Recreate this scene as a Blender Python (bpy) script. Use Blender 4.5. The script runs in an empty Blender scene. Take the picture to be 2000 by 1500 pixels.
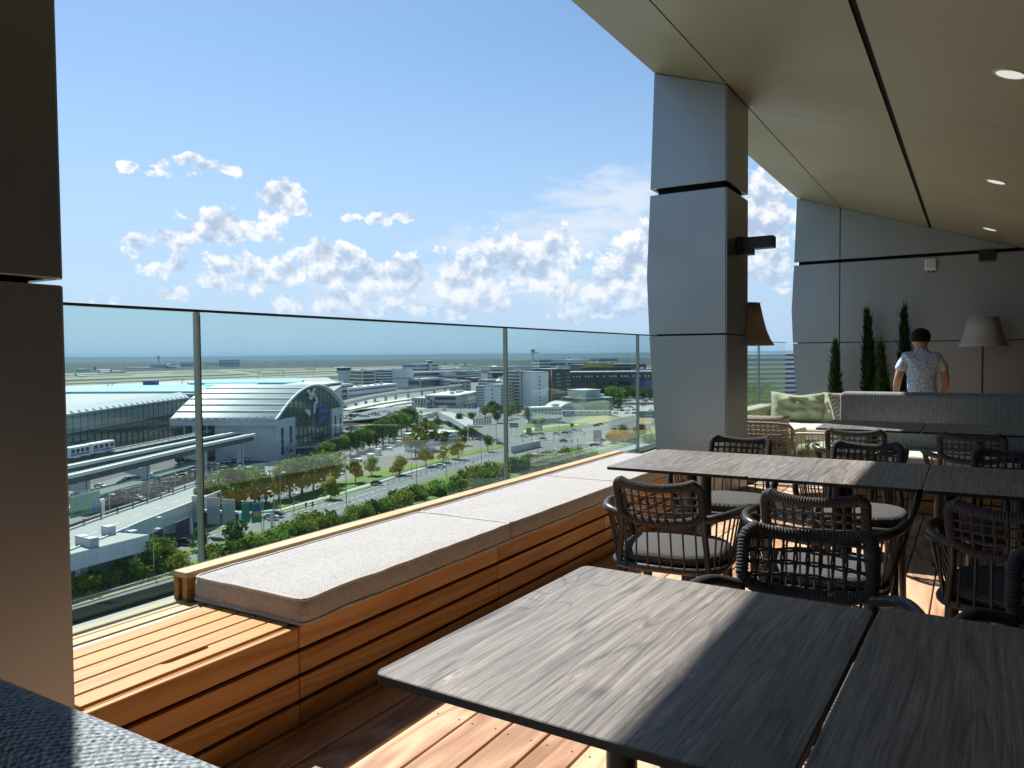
import bpy, bmesh, math, random
from mathutils import Vector, Matrix, noise as mnoise
random.seed(7)
SC = bpy.context.scene
COL = SC.collection
R = math.radians
# ------------------------------------------------------------------ camera
CAM_H = 1.2
FPX = 1500.0
YAW, PITCH, ROLL = R(31.0), R(-2.05), 0.008
FW = Vector((-math.sin(YAW)*math.cos(PITCH), math.cos(YAW)*math.cos(PITCH), math.sin(PITCH)))
_r0 = Vector((math.cos(YAW), math.sin(YAW), 0)); _u0 = _r0.cross(FW)
RT = _r0*math.cos(ROLL) - _u0*math.sin(ROLL); UP = _u0*math.cos(ROLL) + _r0*math.sin(ROLL)
EYE = Vector((0, 0, CAM_H))
cam_data = bpy.data.cameras.new('camera'); cam = bpy.data.objects.new('camera', cam_data)
COL.objects.link(cam)
cam_data.sensor_width = 36.0; cam_data.lens = 36.0*FPX/2000.0
cam_data.clip_start = 0.02; cam_data.clip_end = 80000
cam.matrix_world = Matrix(((RT.x, UP.x, -FW.x, 0), (RT.y, UP.y, -FW.y, 0), (RT.z, UP.z, -FW.z, CAM_H), (0, 0, 0, 1)))
SC.camera = cam
# ------------------------------------------------------------------ exposure
SC.view_settings.view_transform = 'Standard'; SC.view_settings.look = 'None'
SC.view_settings.exposure = 0.80; SC.view_settings.gamma = 1.0
SC.cycles.use_denoising = True
SC.cycles.max_bounces = 10; SC.cycles.diffuse_bounces = 5; SC.cycles.glossy_bounces = 4
SC.cycles.transparent_max_bounces = 24; SC.cycles.transmission_bounces = 4; SC.cycles.volume_bounces = 0
SC.cycles.sample_clamp_indirect = 6.0
SC.cycles.caustics_reflective = False; SC.cycles.caustics_refractive = False
# ------------------------------------------------------------------ sun
SUN_TO = Vector((-0.694, 0.38, 1.0)).normalized()      # towards the sun
sd = bpy.data.lights.new('sun', 'SUN'); sd.energy = 4.7; sd.angle = R(0.53); sd.color = (1.0, 0.945, 0.86)
sun = bpy.data.objects.new('sun', sd); COL.objects.link(sun)
sun.rotation_euler = SUN_TO.to_track_quat('Z', 'Y').to_euler()
sun.location = (-20, 10, 30)
SUN_EL = math.asin(SUN_TO.z); SUN_AZ = math.atan2(SUN_TO.x, SUN_TO.y)

# ------------------------------------------------------------------ node helper
class NT:
    def __init__(s, tree):
        s.t = tree; s.n = tree.nodes; s.l = tree.links
    def new(s, typ, ins=None, **kw):
        nd = s.n.new(typ)
        for k, v in kw.items(): setattr(nd, k, v)
        for k, v in (ins or {}).items():
            if v is None: continue
            sock = nd.inputs[k]
            if isinstance(v, bpy.types.NodeSocket): s.l.new(v, sock)
            elif isinstance(v, bpy.types.Node): s.l.new(v.outputs[0], sock)
            else: sock.default_value = v
        return nd
    def math(s, op, a, b=None, c=None, clamp=False):
        nd = s.new('ShaderNodeMath', {0: a, 1: b, 2: c}, operation=op); nd.use_clamp = clamp
        return nd.outputs[0]
    def vmath(s, op, a, b=None, scale=None):
        nd = s.new('ShaderNodeVectorMath', {0: a, 1: b}, operation=op)
        if scale is not None:
            if isinstance(scale, bpy.types.NodeSocket): s.l.new(scale, nd.inputs['Scale'])
            else: nd.inputs['Scale'].default_value = scale
        return nd.outputs['Value'] if op in ('LENGTH', 'DOT_PRODUCT', 'DISTANCE') else nd.outputs[0]
    def noise(s, vec, scale, detail=3, rough=0.5, dist=0.0):
        nd = s.new('ShaderNodeTexNoise', {'Vector': vec, 'Scale': scale, 'Detail': detail, 'Roughness': rough, 'Distortion': dist})
        return nd.outputs[0]
    def ramp(s, fac, stops, interp='LINEAR'):
        nd = s.new('ShaderNodeValToRGB', {0: fac}); cr = nd.color_ramp; cr.interpolation = interp
        while len(cr.elements) < len(stops): cr.elements.new(0.5)
        for e, (p, c) in zip(cr.elements, stops):
            e.position = p; e.color = c if len(c) == 4 else (*c, 1)
        return nd.outputs[0]
    def mix(s, fac, a, b, mode='MIX'):
        nd = s.n.new('ShaderNodeMix'); nd.data_type = 'RGBA'; nd.blend_type = mode
        for i, v in ((0, fac), (6, a), (7, b)):
            if isinstance(v, bpy.types.NodeSocket): s.l.new(v, nd.inputs[i])
            elif i == 0: nd.inputs[i].default_value = v
            else: nd.inputs[i].default_value = v if len(v) == 4 else (*v, 1)
        return nd.outputs[2]
    def mapr(s, v, a, b, c=0.0, d=1.0, smooth=True):
        nd = s.new('ShaderNodeMapRange', {0: v, 1: a, 2: b, 3: c, 4: d}); nd.clamp = True
        nd.interpolation_type = 'SMOOTHSTEP' if smooth else 'LINEAR'
        return nd.outputs[0]

# ------------------------------------------------------------------ world: sky with cumulus
world = bpy.data.worlds.new('World'); SC.world = world; world.use_nodes = True
world.cycles.sampling_method = 'MANUAL'; world.cycles.sample_map_resolution = 512
def px_dir(px, py):
    d = FW + RT*((px-1000)/FPX) - UP*((py-750)/FPX)
    return d
def px_azel(px, py):
    d = px_dir(px, py)
    return math.degrees(math.atan2(d.x, d.y)), math.degrees(math.atan2(d.z, math.hypot(d.x, d.y)))
# cumulus heaps seen over the airfield (azimuth, elevation, half width, half height in degrees, weight)
_heaps_px = [(532, 398, 58, 32, 1), (452, 448, 95, 34, 1), (345, 468, 52, 22, .95), (272, 480, 42, 24, .9), (556, 372, 30, 20, .9),
 (335, 523, 52, 20, .95), (335, 572, 46, 15, .9), (490, 525, 105, 36, 1), (430, 552, 66, 20, .9), (220, 580, 34, 22, .7),
 (640, 500, 66, 28, 1), (700, 535, 110, 34, .95), (790, 535, 90, 36, .95), (905, 535, 90, 44, 1), (985, 515, 80, 58, 1.05), (1070, 505, 62, 56, 1.05),
 (1160, 560, 120, 40, .9), (1225, 520, 70, 60, 1), (660, 590, 120, 26, .85), (860, 600, 190, 28, .7), (1180, 606, 120, 20, .85), (1245, 470, 50, 40, .95),
 (250, 318, 28, 13, .92), (345, 342, 48, 14, .92), (322, 320, 18, 16, .85), (430, 326, 52, 13, .85), (362, 312, 24, 12, .8), (690, 421, 22, 13, .9), (739, 421, 22, 12, .9), (792, 419, 20, 13, .9),
 (1510, 420, 70, 70, 1.05), (1490, 520, 90, 50, .95), (1660, 480, 130, 80, .95), (1480, 350, 40, 25, .7)]
_wisps_px = [(1140, 450, 270, 44, 1.1), (1230, 385, 170, 56, 1.15), (930, 480, 150, 22, .95), (985, 422, 50, 12, .55), (1500, 350, 160, 50, .7), (900, 352, 22, 8, .4), (860, 560, 400, 48, 1.0), (820, 600, 330, 16, .8), (1170, 560, 220, 46, 1.0), (560, 610, 200, 12, .7)]
def _blobs(lst):
    out = []
    for (x, y, w, h, k) in lst:
        a0, e0 = px_azel(x, y); a1, _ = px_azel(x-w, y); a2, _ = px_azel(x+w, y)
        _, e1 = px_azel(x, y-h); _, e2 = px_azel(x, y+h)
        out.append((a0, e0, abs(a2-a1)/2, abs(e1-e2)/2, k))
    return out
HEAPS, WISPS = _blobs(_heaps_px), _blobs(_wisps_px)
def cloud_density(t, p):
    """cumulus density (heap mask + billows), its shading term and the thin wisps, in degrees of azimuth and elevation"""
    w1 = t.new('ShaderNodeTexNoise', {'Vector': p, 'Scale': 0.42, 'Detail': 3.0, 'Roughness': 0.6}).outputs[1]
    q = t.vmath('MULTIPLY_ADD', w1, (2.2, 1.6, 0)); q.node.inputs[2].default_value = (-1.1, -0.8, 0)
    q = t.vmath('ADD', p, q)
    def blobmax(lst):
        acc = None
        for (a, e, w, h, k) in lst:
            d = t.vmath('MULTIPLY_ADD', q, (1/w, 1/h, 0)); d.node.inputs[2].default_value = (-a/w, -e/h, 0)
            v = t.math('MULTIPLY_ADD', t.vmath('DOT_PRODUCT', d, d), -0.5, k)
            acc = v if acc is None else t.math('SMOOTH_MAX', acc, v, 0.25)
        return acc
    heap = blobmax(HEAPS)
    def billow(pp, det=8.0):
        return t.new('ShaderNodeTexNoise', {'Vector': t.vmath('MULTIPLY', pp, (1, 1.2, 0)), 'Scale': 0.31, 'Detail': det, 'Roughness': 0.52, 'Lacunarity': 2.15}).outputs[0]
    def puff(pp, sc=0.55):
        v = t.new('ShaderNodeTexVoronoi', {'Vector': t.vmath('MULTIPLY', pp, (1, 1.15, 0)), 'Scale': sc, 'Detail': 4.0, 'Roughness': 0.55, 'Lacunarity': 2.2}); v.voronoi_dimensions = '2D'; v.feature = 'SMOOTH_F1'; v.inputs['Smoothness'].default_value = 0.35
        return v.outputs[0]
    wp = t.vmath('MULTIPLY_ADD', w1, (0.9, 0.9, 0)); pw = t.vmath('ADD', p, wp)
    n0 = billow(p); v0 = puff(pw)
    ps = t.vmath('ADD', p, (-0.25, 0.75, 0)); pws = t.vmath('ADD', pw, (-0.25, 0.75, 0))
    n1 = billow(ps, 4.0); v1 = puff(pws); n0s = billow(p, 5.5)
    f0 = t.math('SUBTRACT', t.math('MULTIPLY', n0, 1.7), t.math('MULTIPLY', v0, 0.85))
    f1 = t.math('SUBTRACT', t.math('MULTIPLY', n1, 1.2), t.math('MULTIPLY', v1, 0.8))
    dens = t.math('SUBTRACT', t.math('ADD', heap, f0), CLOUD_T)
    lit = t.math('SUBTRACT', t.math('SUBTRACT', t.math('MULTIPLY', n0s, 1.2), t.math('MULTIPLY', v0, 0.8)), f1)
    st = t.new('ShaderNodeTexNoise', {'Vector': t.vmath('MULTIPLY', p, (0.30, 1.2, 0)), 'Scale': 0.8, 'Detail': 6.0, 'Roughness': 0.62, 'Distortion': 0.4}).outputs[0]
    wis = t.math('SUBTRACT', t.math('ADD', blobmax(WISPS), t.math('MULTIPLY', st, 1.7)), 1.35)
    return dens, lit, heap, wis
CLOUD_T = 0.50
def build_world():
    t = NT(world.node_tree); t.n.clear()
    out = t.new('ShaderNodeOutputWorld')
    sky = t.new('ShaderNodeTexSky'); sky.sky_type = 'NISHITA'; sky.sun_disc = False
    sky.sun_elevation = SUN_EL; sky.sun_rotation = SUN_AZ; sky.altitude = 120
    sky.air_density = 1.0; sky.dust_density = 0.35; sky.ozone_density = 2.2
    dirn = t.new('ShaderNodeTexCoord').outputs['Generated']
    s = t.new('ShaderNodeSeparateXYZ', {0: dirn})
    deg = 180/math.pi
    az = t.math('MULTIPLY', t.math('ARCTAN2', s.outputs[0], s.outputs[1]), deg)
    el = t.math('MULTIPLY', t.math('ARCSINE', s.outputs[2]), deg)
    p = t.new('ShaderNodeCombineXYZ', {0: az, 1: el, 2: 0.0}).outputs[0]
    skyc = t.mix(1.0, sky.outputs[0], (0.90, 1.03, 1.07), 'MULTIPLY')
    lowh = t.mapr(el, -1.0, 24.0, 0.88, 0.0)
    skyc = t.mix(lowh, skyc, (4.0, 5.35, 7.3))
    # clouds only where the sky has them: a belt above the horizon, all the way round
    dens, lit, heap, wis = cloud_density(t, p)
    alpha = t.mapr(dens, -0.06, 0.32)
    core = t.mapr(dens, 0.0, 0.95, 0.20, -0.44, smooth=False)
    cl = t.math('ADD', t.math('MULTIPLY_ADD', lit, 1.5, 0.60), core)
    ccol = t.ramp(cl, [(0.0, (0.44, 0.55, 0.72)), (0.35, (0.56, 0.66, 0.80)), (0.70, (0.80, 0.85, 0.92)), (1.0, (0.98, 0.98, 0.99))])
    ccol = t.mix(1.0, ccol, (8.6, 8.6, 8.6), 'MULTIPLY')
    hazef = t.mapr(el, 0.5, 9.0, 0.45, 0.97)
    wal = t.math('MULTIPLY', t.mapr(wis, 0.0, 0.75), 0.75)
    c1 = t.mix(wal, skyc, (6.6, 7.1, 7.9))
    c2 = t.mix(t.math('MULTIPLY', alpha, hazef), c1, ccol)
    bgc = t.new('ShaderNodeBackground', {0: c2, 1: SKY_S})
    # the rest of the belt: the same kind of cumulus from one field
    far = t.noise(t.vmath('MULTIPLY', p, (0.11, 0.2, 0)), 1.0, 7, 0.55)
    belt = t.math('MULTIPLY', t.mapr(el, 0.0, 4.0), t.mapr(el, 5.0, 17.0, 1, 0))
    fa = t.math('MULTIPLY', t.mapr(t.math('MULTIPLY', far, belt), 0.40, 0.56), t.mapr(t.math('ABSOLUTE', t.math('ADD', az, 34.0)), 36.0, 42.0))
    bgr = t.new('ShaderNodeBackground', {0: t.mix(fa, skyc, (7.0, 7.4, 8.0)), 1: SKY_S})
    inview = t.math('MULTIPLY', t.math('GREATER_THAN', az, -70.0), t.math('LESS_THAN', az, 2.0))
    inview = t.math('MULTIPLY', inview, t.math('MULTIPLY', t.math('GREATER_THAN', el, 0.0), t.math('LESS_THAN', el, 19.0)))
    mx = t.new('ShaderNodeMixShader', {0: inview, 1: bgr.outputs[0], 2: bgc.outputs[0]})
    t.l.new(mx.outputs[0], out.inputs[0])
SKY_S = 0.072
build_world()

# ------------------------------------------------------------------ mesh helpers
def tag(o, label=None, cat=None, group=None, kind=None):
    if label: o['label'] = label
    if cat: o['category'] = cat
    if group: o['group'] = group
    if kind: o['kind'] = kind
    return o
def empty(name, loc=(0, 0, 0), rz=0.0, label=None, cat=None, group=None):
    o = bpy.data.objects.new(name, None); COL.objects.link(o); o.empty_display_size = 0.2
    o.location = loc; o.rotation_euler = (0, 0, rz)
    return tag(o, label, cat, group)
class MB:
    def __init__(s): s.v = []; s.f = []; s.sm = []
    def add(s, vs, fs, smooth=False):
        b = len(s.v); s.v += [tuple(x) for x in vs]
        for f in fs: s.f.append(tuple(i+b for i in f)); s.sm.append(smooth)
        return s
    def box(s, x0, x1, y0, y1, z0, z1):
        return s.add([(x0, y0, z0), (x1, y0, z0), (x1, y1, z0), (x0, y1, z0), (x0, y0, z1), (x1, y0, z1), (x1, y1, z1), (x0, y1, z1)],
                     [(0, 3, 2, 1), (4, 5, 6, 7), (0, 1, 5, 4), (1, 2, 6, 5), (2, 3, 7, 6), (3, 0, 4, 7)])
    def cbox(s, x0, x1, y0, y1, z0, z1, b=0.003):
        """box with chamfered edges"""
        lo, hi = (x0, y0, z0), (x1, y1, z1); vs = []; idx = {}
        for ax in range(3):
            for i in (0, 1):
                for j in (0, 1):
                    for k in (0, 1):
                        c = [0, 0, 0]
                        for a, q in ((0, i), (1, j), (2, k)):
                            e = lo[a] if q == 0 else hi[a]
                            c[a] = e if a == ax else (e + b if q == 0 else e - b)
                        idx[(ax, i, j, k)] = len(vs); vs.append(tuple(c))
        fs = []
        for ax in range(3):
            o = [a for a in range(3) if a != ax]
            for q in (0, 1):
                def key(u, w, ax=ax, o=o, q=q):
                    c = [0, 0, 0]; c[ax] = q; c[o[0]] = u; c[o[1]] = w; return idx[(ax, *c)]
                f = [key(0, 0), key(1, 0), key(1, 1), key(0, 1)]
                if (q == 0) != (ax == 1): f.reverse()
                fs.append(tuple(f))
        for a in range(3):
            o = [x for x in range(3) if x != a]
            for u in (0, 1):
                for w in (0, 1):
                    c0 = [0, 0, 0]; c1 = [0, 0, 0]; c0[o[0]] = c1[o[0]] = u; c0[o[1]] = c1[o[1]] = w; c0[a] = 0; c1[a] = 1
                    fs.append((idx[(o[0], *c0)], idx[(o[0], *c1)], idx[(o[1], *c1)], idx[(o[1], *c0)]))
        for i in (0, 1):
            for j in (0, 1):
                for k in (0, 1):
                    fs.append((idx[(0, i, j, k)], idx[(1, i, j, k)], idx[(2, i, j, k)]))
        return s.add(vs, fs)
    def tube(s, pts, r, seg=8, closed=False, cap=True, smooth=True):
        pts = [Vector(p) for p in pts]; n = len(pts)
        rs = r if isinstance(r, (list, tuple)) else [r]*n
        tang = []
        for i in range(n):
            a = pts[(i-1) % n] if (closed or i > 0) else pts[i]
            b = pts[(i+1) % n] if (closed or i < n-1) else pts[i]
            tt = (b-a); tang.append(tt.normalized() if tt.length > 1e-9 else Vector((0, 0, 1)))
        ref = Vector((0, 0, 1)) if abs(tang[0].z) < 0.9 else Vector((1, 0, 0))
        nrm = (ref - tang[0]*ref.dot(tang[0])).normalized()
        vs = []; prev = tang[0]
        for i in range(n):
            ax = prev.cross(tang[i])
            if ax.length > 1e-8:
                nrm = Matrix.Rotation(prev.angle(tang[i]), 3, ax.normalized()) @ nrm
            nrm = (nrm - tang[i]*nrm.dot(tang[i])).normalized(); prev = tang[i]
            bn = tang[i].cross(nrm)
            for k in range(seg):
                a = 2*math.pi*k/seg
                vs.append(pts[i] + (nrm*math.cos(a) + bn*math.sin(a))*rs[i])
        fs = []
        for i in range(n if closed else n-1):
            j = (i+1) % n
            for k in range(seg):
                k2 = (k+1) % seg
                fs.append((i*seg+k, i*seg+k2, j*seg+k2, j*seg+k))
        s.add(vs, fs, smooth)
        if cap and not closed:
            s.add([vs[k] for k in range(seg)], [tuple(reversed(range(seg)))])
            s.add([vs[(n-1)*seg+k] for k in range(seg)], [tuple(range(seg))])
        return s
    def lathe(s, prof, seg=24, c=(0, 0), smooth=True):
        vs = []; n = len(prof)
        for (r, z) in prof:
            for k in range(seg):
                a = 2*math.pi*k/seg; vs.append((c[0]+r*math.cos(a), c[1]+r*math.sin(a), z))
        fs = []
        for i in range(n-1):
            for k in range(seg):
                k2 = (k+1) % seg; fs.append((i*seg+k, i*seg+k2, (i+1)*seg+k2, (i+1)*seg+k))
        return s.add(vs, fs, smooth)
    def prism(s, poly, a0, a1, axis='y'):
        """extrude a 2D polygon along an axis; polygon in the other two axes in order"""
        def P(u, w, a): return {'x': (a, u, w), 'y': (u, a, w), 'z': (u, w, a)}[axis]
        n = len(poly)
        vs = [P(u, w, a0) for u, w in poly] + [P(u, w, a1) for u, w in poly]
        fs = [tuple(range(n)), tuple(reversed(range(n, 2*n)))] + [(i, i+n, (i+1) % n+n, (i+1) % n) for i in range(n)]
        return s.add(vs, fs)
    def quad(s, a, b, c, d): return s.add([a, b, c, d], [(0, 1, 2, 3)])
    def mesh(s, name, m):
        me = bpy.data.meshes.new(name); me.from_pydata(s.v, [], s.f)
        me.polygons.foreach_set('use_smooth', s.sm)
        if m: me.materials.append(m)
        bm = bmesh.new(); bm.from_mesh(me); bmesh.ops.recalc_face_normals(bm, faces=bm.faces); bm.to_mesh(me); bm.free()
        me.update(); return me
    def build(s, name, m, parent=None, loc=None):
        o = bpy.data.objects.new(name, s.mesh(name, m)); COL.objects.link(o)
        if parent is not None: o.parent = parent
        if loc is not None: o.location = loc
        return o
def inst(name, me, parent=None, loc=(0, 0, 0), rz=0.0, scale=None):
    o = bpy.data.objects.new(name, me); COL.objects.link(o); o.parent = parent; o.location = loc; o.rotation_euler = (0, 0, rz)
    if scale: o.scale = scale
    return o
def copy_tree(o, parent=None):
    c = o.copy(); COL.objects.link(c)
    if parent is not None: c.parent = parent
    for ch in list(o.children): copy_tree(ch, c)
    return c
def rounded(pts_r, closed=True, seg=6):
    """polyline of (point, radius) with corners rounded by quadratic arcs"""
    P = [Vector(p) for p, _ in pts_r]; n = len(P); out = []
    for i in range(n):
        r = pts_r[i][1]
        if (not closed and i in (0, n-1)) or r <= 0: out.append(P[i]); continue
        a, b = P[(i-1) % n], P[(i+1) % n]
        p0 = P[i] + (a-P[i]).normalized()*min(r, (a-P[i]).length*0.49); p1 = P[i] + (b-P[i]).normalized()*min(r, (b-P[i]).length*0.49)
        for k in range(seg+1):
            t = k/seg; out.append(p0*(1-t)**2 + P[i]*2*t*(1-t) + p1*t*t)
    return out
def resample(pts, step, closed=False):
    P = [Vector(p) for p in pts]
    if closed: P = P + [P[0]]
    L = [0]
    for a, b in zip(P, P[1:]): L.append(L[-1] + (b-a).length)
    n = max(2, int(round(L[-1]/step))); out = []; j = 0
    for i in range(n if closed else n+1):
        d = L[-1]*i/n
        while j < len(L)-2 and L[j+1] < d: j += 1
        t = (d-L[j])/max(1e-9, L[j+1]-L[j]); out.append(P[j].lerp(P[j+1], t))
    return out
def subsurf(o, lv=2):
    m = o.modifiers.new('s', 'SUBSURF'); m.levels = lv; m.render_levels = lv; return o
def bevel(o, w=0.004, seg=2):
    m = o.modifiers.new('b', 'BEVEL'); m.width = w; m.segments = seg; m.limit_method = 'ANGLE'; return o
def px_ray(px, py): return FW + RT*((px-1000)/FPX) - UP*((py-750)/FPX)
def atz(px, py, z):
    d = px_ray(px, py); return EYE + d*((z-CAM_H)/d.z)
# ------------------------------------------------------------------ materials
MATS = {}
def newmat(name):
    m = bpy.data.materials.new(name); m.use_nodes = True; t = NT(m.node_tree); t.n.clear()
    out = t.new('ShaderNodeOutputMaterial'); MATS[name] = m
    return m, t, out
def pbsdf(t, out, color, rough=0.5, metal=0.0, spec=0.5, normal=None, **kw):
    ins = {'Base Color': color if not isinstance(color, tuple) else (color if len(color) == 4 else (*color, 1)), 'Roughness': rough, 'Metallic': metal, 'Specular IOR Level': spec}
    ins.update(kw)
    if normal is not None: ins['Normal'] = normal
    b = t.new('ShaderNodeBsdfPrincipled', ins); t.l.new(b.outputs[0], out.inputs[0]); return b
def bump(t, h, strength=0.2, dist=0.01):
    return t.new('ShaderNodeBump', {'Height': h, 'Strength': strength, 'Distance': dist}).outputs[0]
def plain(name, color, rough=0.5, metal=0.0, spec=0.5, var=0.0, vscale=5.0, bumpy=0.0, rvar=0.0):
    m, t, out = newmat(name)
    pos = t.new('ShaderNodeNewGeometry').outputs['Position']; c = color; nrm = None; rr = rough
    if var or bumpy or rvar:
        n = t.noise(pos, vscale, 5, 0.6)
        if var: c = t.mix(n, tuple(max(0, x*(1-var)) for x in color), tuple(min(1, x*(1+var)) for x in color))
        if rvar: rr = t.mapr(n, 0.3, 0.7, max(0.02, rough-rvar), rough+rvar)
        if bumpy: nrm = bump(t, n, bumpy)
    pbsdf(t, out, c, rr, metal, spec, nrm); return m
def wood(name, stops, fig=14.0, stretch=(7, 0.55, 7), rough=0.55, hue=0.35, fibre=0.35, bumpv=0.12, spec=0.4, knots=False, axis='y', streak=0.0):
    """figured wood: contour lines of a stretched noise field, fibres on top; every board gets its own piece of the field"""
    m, t, out = newmat(name)
    pos = t.new('ShaderNodeNewGeometry').outputs['Position']
    rnd = t.new('ShaderNodeObjectInfo').outputs['Random']
    off = t.vmath('MULTIPLY', t.new('ShaderNodeCombineXYZ', {0: rnd, 1: rnd, 2: rnd}).outputs[0], (37.7, 91.3, 53.1))
    sc = stretch
    p = t.vmath('ADD', t.vmath('MULTIPLY', pos, sc), off)
    field = t.noise(p, 1.0, 2.5, 0.45, 0.25)
    if knots:
        v = t.new('ShaderNodeTexVoronoi', {'Vector': t.vmath('ADD', t.vmath('MULTIPLY', pos, (3.1, 1.7, 3.1)), off), 'Scale': 0.8, 'Randomness': 1.0}); v.feature = 'F1'
        kd = t.math('ADD', v.outputs[0], t.math('MULTIPLY', t.math('SUBTRACT', t.noise(p, 1.3, 4, 0.6), 0.5), 0.42))
        kn = t.mapr(kd, 0.0, 0.26, 0.34, 0.0)
        field = t.math('ADD', field, kn)
    ring = t.math('FRACT', t.math('MULTIPLY', field, fig))
    ring = t.math('MULTIPLY', t.math('ABSOLUTE', t.math('SUBTRACT', ring, 0.5)), 2.0)
    fp = t.vmath('MULTIPLY', pos, (sc[0]*38, sc[1]*6, sc[2]*38) if axis == 'y' else (sc[0]*6, sc[1]*38, sc[2]*38))
    fib = t.noise(t.vmath('ADD', fp, off), 1.0, 4, 0.65)
    v = t.math('ADD', t.math('MULTIPLY', ring, 1.0-fibre), t.math('MULTIPLY', fib, fibre))
    broad = t.noise(t.vmath('ADD', t.vmath('MULTIPLY', pos, tuple(q*0.6 for q in sc)), off), 1.0, 3, 0.5)
    v = t.math('ADD', v, t.math('MULTIPLY', t.math('SUBTRACT', broad, 0.5), 0.55))
    if streak:
        sp_ = t.vmath('ADD', t.vmath('MULTIPLY', pos, (150, 3.0, 150) if axis == 'y' else (3.0, 150, 150)), off)
        v = t.math('ADD', v, t.math('MULTIPLY', t.math('SUBTRACT', t.noise(sp_, 1.0, 4, 0.7), 0.5), streak))
    v = t.math('ADD', v, t.math('MULTIPLY', t.math('SUBTRACT', rnd, 0.5), hue))
    c = t.ramp(v, stops)
    rr = t.mapr(v, 0.2, 0.9, rough+0.08, rough-0.08)
    pbsdf(t, out, c, rr, 0, spec, bump(t, t.math('ADD', t.math('MULTIPLY', ring, 0.5), fib), bumpv, 0.002)); return m
def weave(name, c1, c2, scale=260.0, rough=0.9, melange=0.5, big=18.0, fleck=None, bumpv=0.5, axes='xyz', sheen=0.15):
    """woven cloth: warp and weft threads as crossed waves, flecked yarn"""
    m, t, out = newmat(name)
    pos = t.new('ShaderNodeNewGeometry').outputs['Position']
    obj = t.new('ShaderNodeTexCoord').outputs['Object']
    s = t.new('ShaderNodeSeparateXYZ', {0: obj})
    nx = t.new('ShaderNodeSeparateXYZ', {0: t.new('ShaderNodeTexCoord').outputs['Normal']})
    wob = t.math('MULTIPLY', t.noise(obj, 30.0, 2), 0.012)
    def wave(v): return t.math('SINE', t.math('MULTIPLY', t.math('ADD', v, wob), scale))
    sx, sy, sz = wave(s.outputs[0]), wave(s.outputs[1]), wave(s.outputs[2])
    ax = t.math('ABSOLUTE', nx.outputs[0]); ay = t.math('ABSOLUTE', nx.outputs[1]); az = t.math('ABSOLUTE', nx.outputs[2])
    wv = t.math('ADD', t.math('ADD', t.math('MULTIPLY', t.math('MULTIPLY', sx, sy), az), t.math('MULTIPLY', t.math('MULTIPLY', sx, sz), ay)), t.math('MULTIPLY', t.math('MULTIPLY', sy, sz), ax))
    fl = t.noise(obj, fleck or scale*0.9, 2, 0.7); fl2 = t.noise(obj, big, 4, 0.6)
    v = t.math('ADD', t.math('MULTIPLY_ADD', wv, 0.22, 0.5), t.math('MULTIPLY', t.math('SUBTRACT', fl, 0.5), melange*2.2))
    v = t.math('ADD', v, t.math('MULTIPLY', t.math('SUBTRACT', fl2, 0.5), melange*0.8))
    c = t.mix(t.math('MAXIMUM', t.math('MINIMUM', v, 1.0), 0.0), c1, c2)
    b = pbsdf(t, out, c, rough, 0, 0.2, bump(t, t.math('ADD', wv, fl), bumpv, 0.0015))
    b.inputs['Sheen Weight'].default_value = sheen; return m
def emit(name, color, strength):
    m, t, out = newmat(name); e = t.new('ShaderNodeEmission', {0: (*color, 1), 1: strength}); t.l.new(e.outputs[0], out.inputs[0]); return m
def clear_glass(name, tint, rough=0.0, ior=1.5, dirt=0.02):
    m, t, out = newmat(name)
    tr = t.new('ShaderNodeBsdfTransparent', {0: (*tint, 1)})
    gl = t.new('ShaderNodeBsdfGlossy', {'Color': (1, 1, 1, 1), 'Roughness': rough})
    bf = t.new('ShaderNodeNewGeometry').outputs['Backfacing']   # the sheet does not bend light: same reflectance on both faces
    fr = t.new('ShaderNodeFresnel', {'IOR': t.math('MULTIPLY_ADD', bf, 1/ior-ior, ior)}).outputs[0]
    df = t.new('ShaderNodeBsdfDiffuse', {0: (0.85, 0.9, 0.88, 1)})
    a = t.new('ShaderNodeMixShader', {0: fr, 1: tr.outputs[0], 2: gl.outputs[0]})
    pos = t.new('ShaderNodeNewGeometry').outputs['Position']
    dn = t.mapr(t.noise(pos, 2.3, 6, 0.7), 0.45, 0.8, dirt*0.3, dirt)
    b = t.new('ShaderNodeMixShader', {0: dn, 1: a.outputs[0], 2: df.outputs[0]})
    t.l.new(b.outputs[0], out.inputs[0]); return m
TEAK = wood('teak', [(0.0, (0.30, 0.130, 0.030)), (0.45, (0.46, 0.225, 0.060)), (0.75, (0.55, 0.290, 0.090)), (1.0, (0.62, 0.355, 0.130))], fig=8, stretch=(7, 0.45, 7), rough=0.45, hue=0.28, fibre=0.55, streak=0.5)
TEAK_PALE = wood('teak_weathered', [(0.0, (0.40, 0.27, 0.14)), (0.5, (0.52, 0.37, 0.20)), (1.0, (0.62, 0.47, 0.28))], fig=7, rough=0.55, hue=0.2, fibre=0.6, streak=0.4)
DECK = wood('deck_hardwood', [(0.0, (0.27, 0.135, 0.08)), (0.35, (0.43, 0.245, 0.15)), (0.65, (0.58, 0.38, 0.235)), (1.0, (0.68, 0.49, 0.31))], fig=7, stretch=(6, 0.8, 6), rough=0.6, hue=0.75, fibre=0.5, bumpv=0.25, streak=0.35)
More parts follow.
